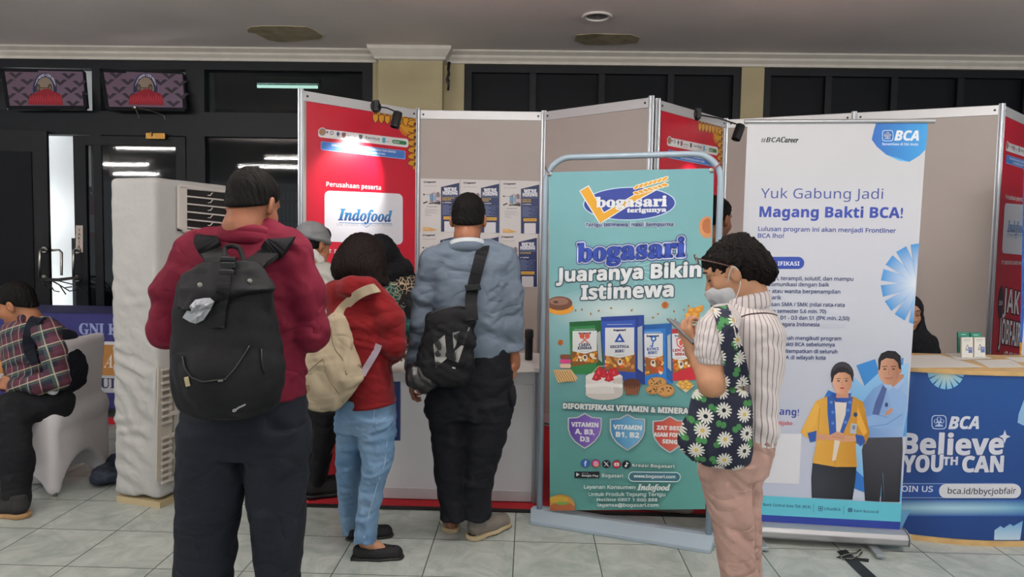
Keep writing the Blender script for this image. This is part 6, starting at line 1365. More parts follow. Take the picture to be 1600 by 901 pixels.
# ---- man in the blue shirt at the counter, back to the camera
Y = 3.46; R5 = rotm(-3, -16); hc = a(732, 343, .02)
J = dict(spine=[a(733, 580), a(733, 470, .01), a(730, 392)], L=[a(676, 412), a(659, 515, 0), a(646, 588, .02)], R=[a(792, 412), a(801, 508), a(803, 568, .02)], LL=[a(698, 600), a(703, 700, .0), a(705, 806), a(706, 832, .13)], RL=[a(766, 600), a(755, 700), a(746, 808), a(762, 834, .1)])
S = Sdf(.006); skeleton(S, J, leg=(.058, .042, .03)); head(S, hc, R5, 1.0, a(730, 388), False)
hand(S, a(646, 584, .02), (-.1, -.05, -1), (.9, .2, 0), 35, 1, .95); hand(S, a(804, 562, .02), (-.06, .1, -1), (-.9, .2, 0), 30, -1, .95)
p5 = person('person', 'man in light blue shirt reading the notices at the counter, messenger bag across his back', S, skinA, (a(733, 600)[0], Y, 0))
hair_short('hair', hc, R5, 1.0, hair_m, p5, seed=3, low=-.06, tilt=.5, top=.018)
bl = cloth('blue_cotton', '5f6b79', var=.08)
S = Sdf(.0055); S.loft(Lr(Y, [(384, 700, 762, .07), (392, 682, 782, .09), (410, 672, 796, .11), (440, 671, 799, .12), (480, 677, 794, .122), (520, 682, 793, .122), (545, 684, 796, .125), (570, 684, 797, .13)]))
S.chain([a(700, 393), a(678, 407)], [.055, .062], .05); S.chain([a(764, 393), a(788, 407)], [.055, .062], .05)
S.chain([a(676, 410), a(664, 460), a(659, 512), a(650, 560, .02), a(647, 578, .02)], [.064, .059, .052, .046, .044], .03); S.chain([a(790, 410), a(799, 460), a(801, 508), a(804, 545, .01), a(806, 560, .015)], [.062, .056, .05, .045, .046], .03)
S.ell(a(730, 388), (.085, .07, .045), None, .04)
S.folds(.008, .085, (.35, 0, 1), 31); xm = a(740, 562)
S.cut(lambda x, y, z: xm[2]-z+(x-xm[0])*.23, .008); sh5 = body('shirt', S, bl, p5)
collar_ring(p5, bl, hc, R5, 1., a(730, 388), .066, .018, .7)
d5 = Drape(sh5); dc = Drape([o for o in p5.children if o.name.startswith('collar')][0])
o = MB().ribbon(smoothpts([a(700, 384, -.02), dc.hit(706, 378, .004), dc.hit(718, 374.5, .004), dc.hit(732, 373.5, .004), dc.hit(746, 374.5, .004), dc.hit(755, 378, .004), a(759, 384, .0)]), (0, 0, 1), .018, .003).build('lanyard', mat('white_ribbon', 'd4d8dc', .6), p5); o['label'] = 'white lanyard ribbon round the collar'
dk = cloth('black_trousers', '12141a', var=.2)
S = Sdf(.006); S.loft(Lr(Y, [(540, 690, 797, .12), (590, 672, 802, .13), (625, 664, 802, .13), (650, 668, 800, .125)]))
S.loft(Lr(Y, [(625, 664, 736, .12), (642, 663, 735, .115), (657, 671, 733, .11), (703, 675, 731, .1), (746, 680, 728, .09), (793, 688, 727, .085), (808, 688, 727, .09)]), .02); S.loft(Lr(Y, [(625, 724, 802, .12), (642, 724, 800, .115), (660, 724, 797, .11), (703, 724, 786, .1), (723, 724, 778, .09), (773, 722, 768, .085), (792, 721, 769, .085), (806, 722, 768, .085)]), .02)
S.folds(.007, .11, (.3, 0, 1), 15); body('trousers', S, dk, p5)
S = Sdf(.005); S.ell(a(800, 618, -.02), (.022, .07, .06), None); S.folds(.003, .06, (0, 0, 1), 3); body('cargo_pocket', S, dk, p5)
gs, gm_ = mat('sneaker_sole', 'b8a684', .6), mat('sneaker_grey', '6d675f', .7, bump=.3, bscale=300)
for hx, hy, yw, nm in ((704, 835, 8, 0), (733, 846, -42, 1)):
    g_ = onz(hx, hy, 0); u = shoe(p5, (g_[0], g_[1]+.02, 0), yw, .28, gm_, gs, 'sneaker')
    Rr = rotm(yw); q = lambda x, y, z: np.array([g_[0], g_[1]+.02, 0])+Rr@np.array([x, y, z])
    S = Sdf(.004); S.chain([q(-.03, .03, .008), q(-.02, .014, .01), q(.0, .009, .012), q(.02, .014, .01), q(.03, .03, .008)], [.012, .014, .014, .014, .012], .01); S.plane((0, 0, .001), (0, 0, -1)); body('heel_guard', S, black, u)
# messenger bag
t = thing('messenger_bag', 'black messenger bag with silver mesh pockets on the back of the man in blue', 'bag', a(690, 600, -.16))
S = Sdf(.005); B = Y-.19
S.loft(Lr(B, [(476, 706, 741, .03), (488, 668, 743, .045), (520, 662, 743, .058), (560, 652, 741, .068), (588, 642, 738, .072), (600, 645, 732, .06), (606, 664, 715, .04)]), n=3, flat=False); S.folds(.006, .09, (.6, 0, 1), 2)
mb = body('main_body', S, bagm, t); D = Drape(mb)
A = D.art()
def meshpatch(P): A.poly(P, '8f8f8c'); x0, x1 = min(p[0] for p in P), max(p[0] for p in P); y0, y1 = min(p[1] for p in P), max(p[1] for p in P); return x0, y0, x1, y1
from math import floor
def inside(P, x, y):
    c_ = False; j = len(P)-1
    for i in range(len(P)):
        if (P[i][1] > y) != (P[j][1] > y) and x < (P[j][0]-P[i][0])*(y-P[i][1])/(P[j][1]-P[i][1])+P[i][0]: c_ = not c_
        j = i
    return c_
for P in ([(677, 537), (695, 523), (698, 560), (681, 574)], [(707, 520), (718, 517), (712, 540), (709, 545)], [(733, 510), (734, 512), (716, 566), (698, 559), (720, 540)]):
    x0, y0, x1, y1 = meshpatch(P); A.up()
    for i in range(int((x1-x0)/1.5)+1):
        for j in range(int((y1-y0)/2.2)+1):
            x, y = x0+i*1.5+.6, y0+j*2.2+1
            if inside(P, x, y): A.rect(x-.45, y-.7, x+.45, y+.7, '3a3a3a', up=False)
A.build('mesh_pocket', ART, t)
m = MB(); m.tube([D.hit(x, y, .004) for x, y in ((667, 489), (680, 486), (700, 481), (720, 474), (738, 466))], .0045, 6); m.build('zip', mat('zip_black', '08080a', .4), t, smooth=True)
ribbon('buckle_strap', [D.hit(x, y, .004) for x, y in ((702, 525), (703, 540), (704, 560))], .03, strapm, t)
m = MB(); m.obox(D.hit(709, 574.5, .004), (.007, 0, -.002), (0, .002, 0), (.001, 0, .003)); m.build('tag', mat('tag_white', 'b9b9bb', .5), t)
S = Sdf(.005); S.chain([at(644, 575, B-.02), at(650, 590, B-.04), at(664, 598, B-.04), at(680, 596, B-.03)], [.03, .045, .04, .025], .03); S.folds(.009, .05, (1, 0, .5), 9); body('side_pouch', S, mat('glossy_nylon', '141417', .35, bump=.5, bscale=60), t)
ribbon('shoulder_strap', [a(757, 377, .0), d5.hit(755, 388, .006), d5.hit(751, 400, .008), d5.hit(746, 420, .008), d5.hit(741, 440, .008), d5.hit(737, 458, .01), at(736, 474, B-.01), at(738, 500, B-.045)], .055, strapm, t, .006)
m = MB(); m.obox(d5.hit(739, 449, .018), (.036, 0, .004), (0, .006, 0), (-.004, 0, .014)); m.build('strap_adjuster', mat('buckle_black', '0c0c0e', .3), t, bev=.003)

# ---- woman in the red hoodie
Y = 3.3; R3 = rotm(-50, -28); hc = a(567, 408, .03)
J = dict(spine=[a(574, 640), a(572, 530, .01), a(562, 460)], L=[a(545, 480, .14), a(560, 540, .26), a(618, 552, .36)], R=[a(596, 478, -.06), a(611, 533, -.05), a(616, 545, .17)], LL=[a(550, 655, .06), a(548, 750, .1), a(546, 826, .12), a(575, 838, .13)], RL=[a(592, 655, -.02), a(586, 745, -.05), a(573, 846, -.09), a(606, 866, -.08)])
S = Sdf(.006); skeleton(S, J, arm=(.042, .035, .025), leg=(.055, .038, .03), tor=(.1, .105, .055)); head(S, hc, R3, .96, a(562, 455)); hand(S, J['R'][2], (.1, .8, -.1), (-.3, .2, -.9), 30, 1, .85); hand(S, J['L'][2], (.0, .8, -.1), (0, .2, -.9), 30, -1, .85)
p3 = person('person', 'woman in red hooded jacket and light blue jeans with chin-length dark hair', S, skinC, (a(572, 640)[0], Y, 0))
S = Sdf(.0045); p_ = lambda *v: hc+R3@np.array(v)
S.ell(p_(0, -.016, .03), (.09, .105, .1), R3); S.ell(p_(0, -.06, -.04), (.088, .07, .1), R3, .03); S.loft(Lr(Y+.0, [(395, 532, 597, .085), (415, 529, 602, .095), (432, 530, 606, .09), (446, 540, 610, .06, -.03), (452, 575, 611, .03, -.05)]), .04, flat=False)
S.ell(p_(0, .115, -.05), (.055, .06, .1), R3, .03, 's'); S.folds(.0035, .02, (1, .2, .1), 5); body('hair', S, hair_b, p3)
red = cloth('red_fleece', '700c13', var=.12, sheen=.1)
S = Sdf(.006); S.loft(Lr(Y, [(455, 528, 594, .075), (466, 512, 605, .1), (490, 511, 611, .12), (530, 520, 612, .125), (570, 535, 611, .125), (605, 545, 615, .125), (638, 541, 621, .13), (648, 541, 622, .13)]))
S.chain([a(594, 472, -.05), a(611, 500, -.06), a(615, 538, -.06), a(612, 548, .05), a(616, 546, .16)], [.06, .062, .056, .05, .042], .03); S.chain([a(545, 480, .12), a(560, 540, .25), a(618, 552, .35)], [.06, .05, .04], .03)
S.chain([a(512, 462, .02), a(524, 454, -.05), a(548, 448, -.1), a(574, 448, -.09), a(592, 453, -.03)], [.032, .042, .045, .042, .03], .03)
S.folds(.006, .09, (.5, 0, 1), 41); xm = a(580, 632); S.cut(lambda x, y, z: xm[2]-z+(x-xm[0])*.12, .008); sh3 = body('hooded_jacket', S, red, p3)
jn = mat('denim', '728fab', .8, var=.35, vscale=5, bump=.4, bscale=600, bdist=.001, col2='54799c')
S = Sdf(.0055); S.loft(Lr(Y, [(620, 528, 617, .115), (650, 526, 617, .12), (672, 527, 617, .115)]))
S.loft(Lr(Y, [(650, 526, 578, .105, .03), (690, 527, 575, .1, .04), (720, 526, 567, .085, .06), (760, 528, 563, .075, .1), (790, 530, 561, .068, .12), (830, 535, 560, .06, .13)]), .03)
S.loft(Lr(Y, [(650, 560, 617, .11, -.02), (690, 561, 616, .1, -.03), (720, 566, 614, .09, -.05), (738, 567, 608, .085, -.06), (750, 564, 602, .08, -.05), (802, 558, 592, .066, -.08), (844, 553, 587, .058, -.1)]), .02)
S.folds(.006, .06, (.3, 0, 1), 51); jo = body('jeans', S, jn, p3); dj = Drape(jo)
A = dj.art(); A.line([(606, 655), (605, 690), (601, 725), (590, 755), (577, 800), (569, 840)], .9, 'a9c2d8'); A.line([(580, 665), (590, 660), (603, 652)], .7, 'a5bdd2'); A.line([(585, 640), (584, 655), (582, 664), (568, 672), (556, 668)], .7, '9fb8ce'); A.build('seam_stitching', ART, p3)
flat = mat('black_suede', '121215', .8)
g_ = onz(550, 872, 0); u = shoe(p3, g_, -84, .245, flat, black, 'flat'); m = MB(); bp_ = np.array(g_)+rotm(-84)@np.array([0, .175, .05]); [m.tube([bp_, bp_+np.array([dx, -.008, dz])], [.003, .006], 6) for dx, dz in ((-.016, .01), (.018, .006), (.012, -.012))]; m.build('bow', flat, u)
MB().box(np.array(g_)+(-.0, -.03, .001), np.array(g_)+(.045, .03, .016)).build('heel', black, u)
g_ = onz(537, 846, 0); u = shoe(p3, (g_[0], g_[1]+.02, 0), -72, .245, flat, black, 'flat')
# her backpack
cv = cloth('cream_canvas', 'b5a78e', .85, var=.12, vscale=8, bscale=300)
t = thing('backpack', 'cream canvas backpack slung on the back of the woman in red', 'backpack', a(515, 640, -.1)); B = 3.16
S = Sdf(.0055); S.loft(Lr(B, [(484, 520, 532, .03), (497, 509, 540, .05), (520, 496, 548, .065), (545, 474, 556, .085), (565, 466, 564, .1), (588, 467, 568, .105), (612, 471, 553, .105), (632, 479, 538, .09), (644, 492, 522, .06)]), flat=False); S.folds(.009, .11, (.9, 0, .5), 61)
D = Drape(body('main_body', S, cv, t))
for P in ([(522, 492), (518, 520), (524, 545), (535, 560), (541, 585)], [(466, 575), (476, 583), (492, 570), (505, 560)], [(505, 560), (513, 590), (528, 612), (536, 628)], [(541, 585), (560, 570), (566, 576)]): m = MB(); m.tube(smoothpts([D.hit(x, y, .001) for x, y in P]), .0028, 6); m.build('seam', mat('canvas_seam', '8d8068', .8), t, smooth=True)
o = MB().obox(D.hit(480, 606, .003), (.012, 0, 0), (0, .002, 0), (0, 0, .014)).build('leather_patch', mat('tan_patch', '9a8466', .7), t)
d3 = Drape(sh3)
ribbon('shoulder_strap', [at(524, 497, B-.02), d3.hit(533, 484, .008), d3.hit(545, 472, .008), d3.hit(558, 461, .01), d3.hit(574, 453, .01), d3.hit(588, 450, .006), a(596, 452, .02)], .042, cv, t, .008, (-.5, -.2, .8))
o = ribbon('lower_strap', [at(566, 586, B+.0), d3.hit(572, 575, .006), d3.hit(580, 562, .006), d3.hit(588, 548, .006), d3.hit(592, 538, .004)], .03, mat('lavender_webbing', 'a79aa6', .8), t, .005)

# ---- man with the grey cap, between the maroon man and the woman in red
Y = 4.0; R2 = rotm(-32, -14); hc = a(489, 381, .0); ZF = .009
J = dict(spine=[a(502, 600), a(503, 480), a(494, 415)], L=[a(476, 432, .05), a(478, 500, .1), a(515, 520, .25)], R=[a(526, 432, -.05), a(536, 500, 0), a(548, 520, .2)], LL=[a(490, 625, .05), a(488, 700, .05), a(484, 768, .05), a(500, 776, .1)], RL=[a(514, 625, -.05), a(506, 700, -.03), a(492, 768, -.03), a(515, 775, .02)])
S = Sdf(.006); skeleton(S, J, tor=(.1, .105, .055)); head(S, hc, R2, 1., a(492, 412)); hand(S, J['L'][2], (.7, .5, 0), (0, .2, -1), 30, -1, .9); hand(S, J['R'][2], (.7, .5, 0), (0, .2, -1), 30, 1, .9)
S.plane((0, 0, ZF+.006), (0, 0, -1)); p2 = person('person', 'man with a grey knitted cap and white shirt behind the maroon man', S, skinB, (a(500, 600)[0], Y, 0))
hair_short('hair', hc, R2, 1.0, hair_m, p2, low=-.062, tilt=.45, top=.004)
S = Sdf(.0045); p_ = lambda *v: hc+R2@np.array(v); S.ell(p_(0, -.012, .038), (.089, .104, .088), R2); S.chain([p_(.085*math.cos(q), -.012+.1*math.sin(q), .022) for q in np.linspace(0, 2*math.pi, 25)], [.011]*25, .01); S.plane(p_(0, 0, .006), -R2[:, 2], .006); S.folds(.0025, .05, (0, 0, 1), 2); body('cap', S, cloth('grey_cap', '77797c', var=.1, bump=.8, bscale=250), p2)
wsh = cloth('offwhite_cotton', 'b3b2ab', var=.08)
S = Sdf(.006); S.loft(Lr(Y, [(408, 478, 512, .06), (420, 468, 530, .095), (450, 466, 537, .115), (500, 470, 536, .115), (560, 472, 534, .115), (615, 472, 534, .12)])); S.chain([a(478, 430, .05), a(477, 500, .1), a(512, 520, .23)], [.058, .052, .043], .03); S.chain([a(526, 428, -.05), a(536, 498, 0), a(546, 520, .17)], [.06, .053, .044], .03)
S.ell(a(492, 404, .02), (.055, .055, .04), None, .01, 's'); S.folds(.007, .08, (.6, 0, 1), 71); body('shirt', S, wsh, p2)
S = Sdf(.0045); S.chain([a(468, 391, -.02), a(478, 390, -.06), a(490, 396, -.07), a(500, 406, -.05), a(503, 411, -.0)], [.016, .02, .021, .02, .016], .02); body('collar', S, cloth('white_collar', 'd2d0ca'), p2)
S = Sdf(.0065); S.loft(Lr(Y, [(605, 472, 532, .115), (650, 472, 530, .12)])); S.loft(Lr(Y, [(640, 472, 508, .1, .04), (700, 475, 504, .085, .05), (768, 474, 500, .075, .05)]), .03); S.loft(Lr(Y, [(640, 492, 531, .1, -.04), (700, 490, 520, .085, -.03), (766, 480, 506, .075, -.03)]), .03); S.folds(.006, .1, (.3, 0, 1), 3); S.plane((0, 0, .014), (0, 0, -1)); body('trousers', S, blk, p2)
for x, dy in ((484, .02), (486, -.06)): shoe(p2, (a(x, 770)[0], Y-.03+dy, 0), -62, .27, flat, black, 'sneaker', z0=ZF)

# ---- booth attendant in black headscarf and batik, leaning behind the counter
Y = 4.68; R4 = rotm(165, -34); hc = at(594, 398, Y-.12)
J = dict(spine=[a(630, 600, .02), a(628, 500, -.02), a(612, 432, -.08)], L=[a(642, 446, -.05), a(648, 510, -.1), a(628, 512, -.22)], R=[a(590, 446, -.05), a(582, 510, -.1), a(600, 520, -.2)], LL=[a(640, 610, .02), a(640, 680, .02), a(640, 735, .02), a(640, 742, -.08)], RL=[a(618, 610, .02), a(618, 680, .02), a(618, 735, .02), a(618, 742, -.08)])
S = Sdf(.006); skeleton(S, J, arm=(.042, .035, .026), tor=(.1, .1, .05)); head(S, hc, R4, .95, a(608, 430, -.08)); hand(S, J['L'][2], (-.6, -.5, .3), (-.3, .9, .3), 40, 1, .9); hand(S, J['R'][2], (.4, -.6, .2), (.1, .2, -.9), 30, -1, .9)
S.plane((0, 0, ZF+.006), (0, 0, -1)); p4 = person('person', 'woman in black headscarf and green batik blouse leaning behind the white counter', S, skinB, (a(628, 600)[0], Y, 0))
features(p4, hc, R4, .95)
S = Sdf(.005); p_ = lambda *v: hc+R4@np.array(v); S.ell(p_(0, -.012, .02), (.098, .115, .112), R4); S.chain([p_(0, -.05, -.06), a(613, 425, -.04), a(620, 440, -.02)], [.1, .105, .11], .05); S.chain([a(612, 425, -.1), a(632, 418, -.05), a(640, 432, -.04)], [.05, .045, .04], .03); S.ell(p_(0, .105, -.022), (.06, .075, .085), R4, .015, 's'); S.folds(.005, .05, (1, 0, .7), 6); body('headscarf', S, blk, p4)
bt = mat('batik', '10201f', .7, bump=.2, bscale=300); n = N(bt); tc = n.new('ShaderNodeTexCoord'); v1 = n.new('ShaderNodeTexVoronoi'); v1.inputs['Scale'].default_value = 9; n.t.links.new(tc.outputs['Object'], v1.inputs['Vector']); v2 = n.new('ShaderNodeTexVoronoi', feature='DISTANCE_TO_EDGE'); v2.inputs['Scale'].default_value = 38; n.t.links.new(tc.outputs['Object'], v2.inputs['Vector'])
sc_ = n.new('ShaderNodeSeparateColor'); n.t.links.new(v1.outputs['Color'], sc_.inputs[0]); big = n.mix(n.m('GREATER_THAN', sc_.outputs[0], .42), '0c0d0f', '0f544f'); e1_ = n.m('MULTIPLY', n.m('LESS_THAN', v2.outputs['Distance'], .06), n.m('GREATER_THAN', sc_.outputs[1], .5)); n.base(n.mix(e1_, big, 'bfa98a'))
S = Sdf(.0055); S.loft(Lr(Y, [(432, 596, 640, .07, -.07), (446, 584, 650, .1, -.05), (480, 582, 655, .115, -.02), (540, 592, 655, .115), (600, 598, 658, .12, .02), (650, 598, 660, .12, .02)])); S.chain([a(642, 444, -.06), a(650, 508, -.12), a(634, 512, -.2)], [.06, .052, .042], .03); S.chain([a(592, 446, -.06), a(582, 510, -.1), a(597, 519, -.18)], [.058, .05, .042], .03); S.folds(.006, .08, (.5, 0, 1), 8); body('batik_blouse', S, bt, p4)
S = Sdf(.007); S.loft(Lr(Y, [(640, 600, 660, .12, .02), (742, 602, 660, .13, .02)])); S.folds(.006, .1, (1, 0, .1), 3); S.plane((0, 0, .03), (0, 0, -1)); body('skirt', S, blk, p4)
for x in (618, 640): shoe(p4, (a(x, 740)[0], Y+.02, 0), 180, .24, flat, black, 'sneaker', z0=ZF)
o = MB().obox(a(622, 503, -.3), (.035, -.02, .012), (.004, .006, 0), (-.012, 0, .03)).build('smartphone', mat('phone_dark', '1c1c22', .25), bev=.003, loc=a(622, 503, -.3)); tag(o, 'dark smartphone held by the woman in the black headscarf', 'smartphone')

# ---- man standing behind the mint banner, only his head side and one shoe show
Y = 3.98; R7 = rotm(-48, -6); hc = a(1117, 343)
J = dict(spine=[a(1082, 590), a(1085, 470), a(1108, 392)], L=[a(1060, 412, .04), a(1040, 490, .05), a(1040, 560, .1)], R=[a(1098, 418, .1), a(1086, 490, .14), a(1075, 550, .2)], LL=[a(1066, 610, .02), a(1062, 700), a(1062, 785), a(1040, 798, -.04)], RL=[a(1092, 610, .05), a(1086, 700, .08), a(1082, 785, .08), a(1092, 795, .16)])
S = Sdf(.0065); skeleton(S, J, tor=(.1, .1, .05)); head(S, hc, R7, 1., a(1108, 388)); hand(S, J['L'][2], (0, .1, -1), (1, 0, 0), 30, -1, .9); hand(S, J['R'][2], (0, .1, -1), (-1, 0, 0), 30, 1, .9)
S.plane((0, 0, ZF+.006), (0, 0, -1)); p7 = person('person', 'man half hidden behind the right tube of the mint banner stand', S, skinB, (a(1080, 600)[0], Y, 0)); hair_short('hair', hc, R7, 1., hair_m, p7, seed=9, low=-.05, top=.02)
features(p7, hc, R7, 1.)
S = Sdf(.007); S.loft(Lr(Y, [(392, 1090, 1118, .06), (408, 1060, 1108, .1), (450, 1050, 1106, .115), (520, 1052, 1104, .115), (600, 1050, 1106, .12)])); S.chain([a(1060, 414, .04), a(1040, 490, .05), a(1040, 550, .09)], [.058, .052, .044], .03); S.chain([a(1094, 418, .1), a(1086, 490, .14), a(1075, 540, .19)], [.055, .05, .044], .03); S.folds(.006, .09, (.4, 0, 1), 4); body('shirt', S, wsh, p7)
S = Sdf(.007); S.loft(Lr(Y, [(592, 1050, 1106, .115), (640, 1048, 1108, .12)])); S.loft(Lr(Y, [(630, 1048, 1082, .1), (780, 1048, 1078, .075)]), .03); S.loft(Lr(Y, [(630, 1072, 1108, .1, .05), (780, 1070, 1098, .075, .08)]), .03); S.folds(.006, .1, (.3, 0, 1), 7); S.plane((0, 0, .014), (0, 0, -1)); body('trousers', S, blk, p7)
gs7 = mat('shoe_grey', '55524f', .7); g_ = onz(1086, 810, ZF); shoe(p7, (g_[0]-.0, Y-.12, 0), 80, .28, gs7, mat('shoe_grey_sole', '6d675f', .7), 'sneaker', z0=ZF); shoe(p7, (a(1084, 780)[0], Y+.04, 0), -50, .28, gs7, mat('shoe_grey_sole', '6d675f', .7), 'sneaker', z0=ZF)

# ---- attendant in a black headscarf sitting behind the blue counter
Y = 4.78; R8 = rotm(172, -8); hc = a(1419, 488)
J = dict(spine=[a(1420, 610, .08), a(1420, 560, .04), a(1420, 520)], L=[a(1452, 532), a(1458, 585, -.05), a(1436, 600, -.2)], R=[a(1390, 532), a(1384, 585, -.05), a(1404, 600, -.2)], LL=[a(1434, 625, .05), a(1436, 625, -.3), a(1436, 735, -.3), a(1436, 742, -.38)], RL=[a(1406, 625, .05), a(1404, 625, -.3), a(1404, 735, -.3), a(1404, 742, -.38)])
for k in ('LL', 'RL'): J[k][2][2] = .06; J[k][3][2] = .04
S = Sdf(.0065); skeleton(S, J, tor=(.1, .1, .05)); head(S, hc, R8, .95, a(1420, 520)); hand(S, J['L'][2], (-.5, -.6, 0), (0, 0, -1), 30, 1, .85); hand(S, J['R'][2], (.5, -.6, 0), (0, 0, -1), 30, -1, .85)
p8 = person('person', 'seated woman in a black headscarf behind the blue counter, half behind the bank banner', S, skinC, (a(1420, 600)[0], Y, 0))
features(p8, hc, R8, .95)
S = Sdf(.0055); p_ = lambda *v: hc+R8@np.array(v); S.ell(p_(0, -.012, .015), (.09, .11, .105), R8); S.loft(Lr(Y, [(495, 1399, 1440, .09), (512, 1396, 1444, .1), (524, 1382, 1456, .11), (540, 1376, 1463, .125), (570, 1374, 1466, .13)]), .04); S.ell(p_(0, .105, -.02), (.058, .075, .085), R8, .015, 's'); S.folds(.004, .07, (1, 0, .5), 6); body('headscarf', S, blk, p8)
S = Sdf(.007); S.loft(Lr(Y, [(545, 1378, 1462, .12), (600, 1382, 1458, .13, .03), (640, 1380, 1460, .16, .05)])); S.chain([a(1452, 535), a(1460, 585, -.05), a(1438, 600, -.18)], [.055, .05, .04], .03); S.chain([a(1390, 535), a(1382, 585, -.05), a(1402, 600, -.18)], [.055, .05, .04], .03)
for x in (1436, 1404): q0, q1 = a(x, 628, .05), a(x, 628, -.3); q2 = q1*1; q2[2] = .1; S.chain([q0, q1, q2], [.09, .08, .07], .03)
S.folds(.006, .09, (.4, 0, 1), 5); body('dress', S, blk, p8)
for x in (1404, 1436): shoe(p8, (a(x, 620, -.3)[0], Y-.26, 0), 180, .24, flat, black, 'sneaker')
zs = a(1420, 640, .05)[2]-.08; t = thing('stool', 'plain stool under the seated woman behind the blue counter', 'stool', (a(1420, 600)[0], Y+.06, 0)); c_ = np.array([a(1420, 600)[0], Y+.06, 0])
MB().box(c_+(-.17, -.16, zs-.035), c_+(.17, .16, zs)).build('seat', mat('stool_seat', '33353a', .6), t, bev=.01)
for x in (-.14, .14):
    for y in (-.13, .13): MB().box(c_+(x-.015, y-.015, 0), c_+(x+.015, y+.015, zs-.035)).build('leg', steel, t)

# ---- young man in plaid sitting on the covered chair
Y = 3.98; R9 = rotm(98, -22, 0); hc = a(27, 476, -.02)
J = dict(spine=[a(95, 612, .1), a(66, 545, .08), a(45, 500, .02)], L=[a(72, 517, -.13), a(88, 590, -.14), a(26, 602, -.1)], R=[a(48, 517, .2), a(60, 590, .28), a(5, 600, .2)], LL=[a(90, 630, -.05), a(15, 640, -.22), a(20, 780, -.36), a(-8, 806, -.38)], RL=[a(90, 630, .22), a(5, 640, .25), a(-6, 760, .25), a(-40, 775, .25)])
S = Sdf(.006); skeleton(S, J, tor=(.1, .11, .055)); head(S, hc, R9, 1., a(44, 508, .02)); hand(S, J['L'][2], (-.9, .1, .15), (.1, .9, -.2), 35, 1, .95); hand(S, J['R'][2], (-.9, -.1, .1), (0, -.6, -.5), 35, -1, .95)
p9 = person('person', 'young man in plaid shirt sitting on the white covered chair, looking down', S, skinB, (a(60, 620)[0], Y, 0)); hair_short('hair', hc, R9, 1.02, hair_m, p9, seed=12, low=-.05, tilt=.55, top=.02)
features(p9, hc, R9, 1.)
pd = mat('plaid', '1d2130', .85, bump=.3, bscale=400); n = N(pd); at_ = n.new('ShaderNodeAttribute'); at_.attribute_name = 'pat'; sp = n.new('ShaderNodeSeparateXYZ'); n.t.links.new(at_.outputs['Vector'], sp.inputs[0])
def band_(o, per, off, w): return n.m('LESS_THAN', n.m('ABSOLUTE', n.m('SUBTRACT', n.m('FRACT', n.m('ADD', n.m('DIVIDE', o, per), off)), .5)), w)
cA = '1b2030'
for o, per, off, w, col, k_ in ((sp.outputs[0], .085, 0, .2, '4b2335', .75), (sp.outputs[1], .085, 0, .2, '5a2838', .6), (sp.outputs[0], .085, .4, .07, '2f4a48', .8), (sp.outputs[1], .085, .4, .07, '35504a', .8), (sp.outputs[0], .0425, .2, .045, 'a89a86', .75), (sp.outputs[1], .085, .25, .04, 'b0a48e', .8)):
    cA = n.mix(n.m('MULTIPLY', band_(o, per, off, w), k_), cA, col)
n.base(cA)
S = Sdf(.0055); S.loft(Lr(Y, [(494, 30, 62, .08, .03), (504, 14, 84, .14, .04), (520, 12, 97, .17, .05), (560, 16, 106, .18, .07), (600, 24, 112, .18, .09), (628, 26, 114, .18, .1)]))
S.ell(a(72, 515, -.11), (.075, .075, .06)); S.chain([a(70, 512, -.1), a(84, 550, -.15), a(90, 592, -.15), a(60, 600, -.14), a(24, 602, -.11)], [.062, .062, .056, .052, .042], .03); S.chain([a(48, 515, .2), a(60, 590, .28), a(8, 600, .2)], [.06, .052, .042], .03); S.ell(a(44, 494, .02), (.055, .055, .04), None, .01, 's')
S.chain([a(22, 510, -.02), a(36, 497, -.06), a(52, 491, .02)], [.018, .022, .018], .02); S.folds(.007, .09, (.5, 0, 1), 13); c_ = a(62, 560, .06); sh9 = body('plaid_shirt', S, pd, p9, attr=lambda V: np.stack([np.arctan2(V[:, 1]-c_[1], V[:, 0]-c_[0])*.2+V[:, 2]*.12, V[:, 2]-.35*(V[:, 0]-c_[0]), V[:, 1]], 1))
S = Sdf(.006); S.loft(Lr(Y, [(612, 34, 113, .17, .08), (640, 34, 113, .17, .08)]), .03); S.chain([a(86, 630, -.05), a(18, 640, -.2), a(26, 720, -.3), a(24, 786, -.36)], [.1, .085, .075, .07], .04); S.chain([a(86, 630, .22), a(8, 640, .25), a(-4, 760, .25)], [.1, .085, .065], .04); S.folds(.007, .09, (.3, 0, 1), 17); body('trousers', S, blk, p9)
tan = mat('tan_sole', '9b7a55', .7); g_ = onz(26, 812, 0); shoe(p9, (g_[0]+.03, g_[1]+.03, 0), 78, .28, mat('dark_sneaker', '1c1b1d', .8), tan); g_ = a(0, 760, .25); shoe(p9, (g_[0]+.03, g_[1], 0), 90, .28, mat('dark_sneaker', '1c1b1d', .8), tan)
t = thing('backpack', 'dark backpack on the back of the seated young man in plaid', 'backpack', a(108, 620, .06)); S = Sdf(.006); S.loft(Lr(Y+.03, [(512, 88, 106, .08), (540, 92, 117, .13), (575, 96, 122, .15), (600, 98, 121, .14), (616, 102, 116, .1)]), flat=False); S.folds(.003, .08, (.3, 0, 1), 19); body('main_body', S, cloth('dark_navy_nylon', '171a24'), t)
d9 = Drape(sh9); ribbon('shoulder_strap', [a(78, 500, .03), d9.hit(62, 497, .006), d9.hit(52, 505, .008), d9.hit(47, 522, .008), d9.hit(46, 545, .008), d9.hit(52, 568, .006)], .065, cloth('dark_navy_nylon', '1b1f2a'), t, .01)

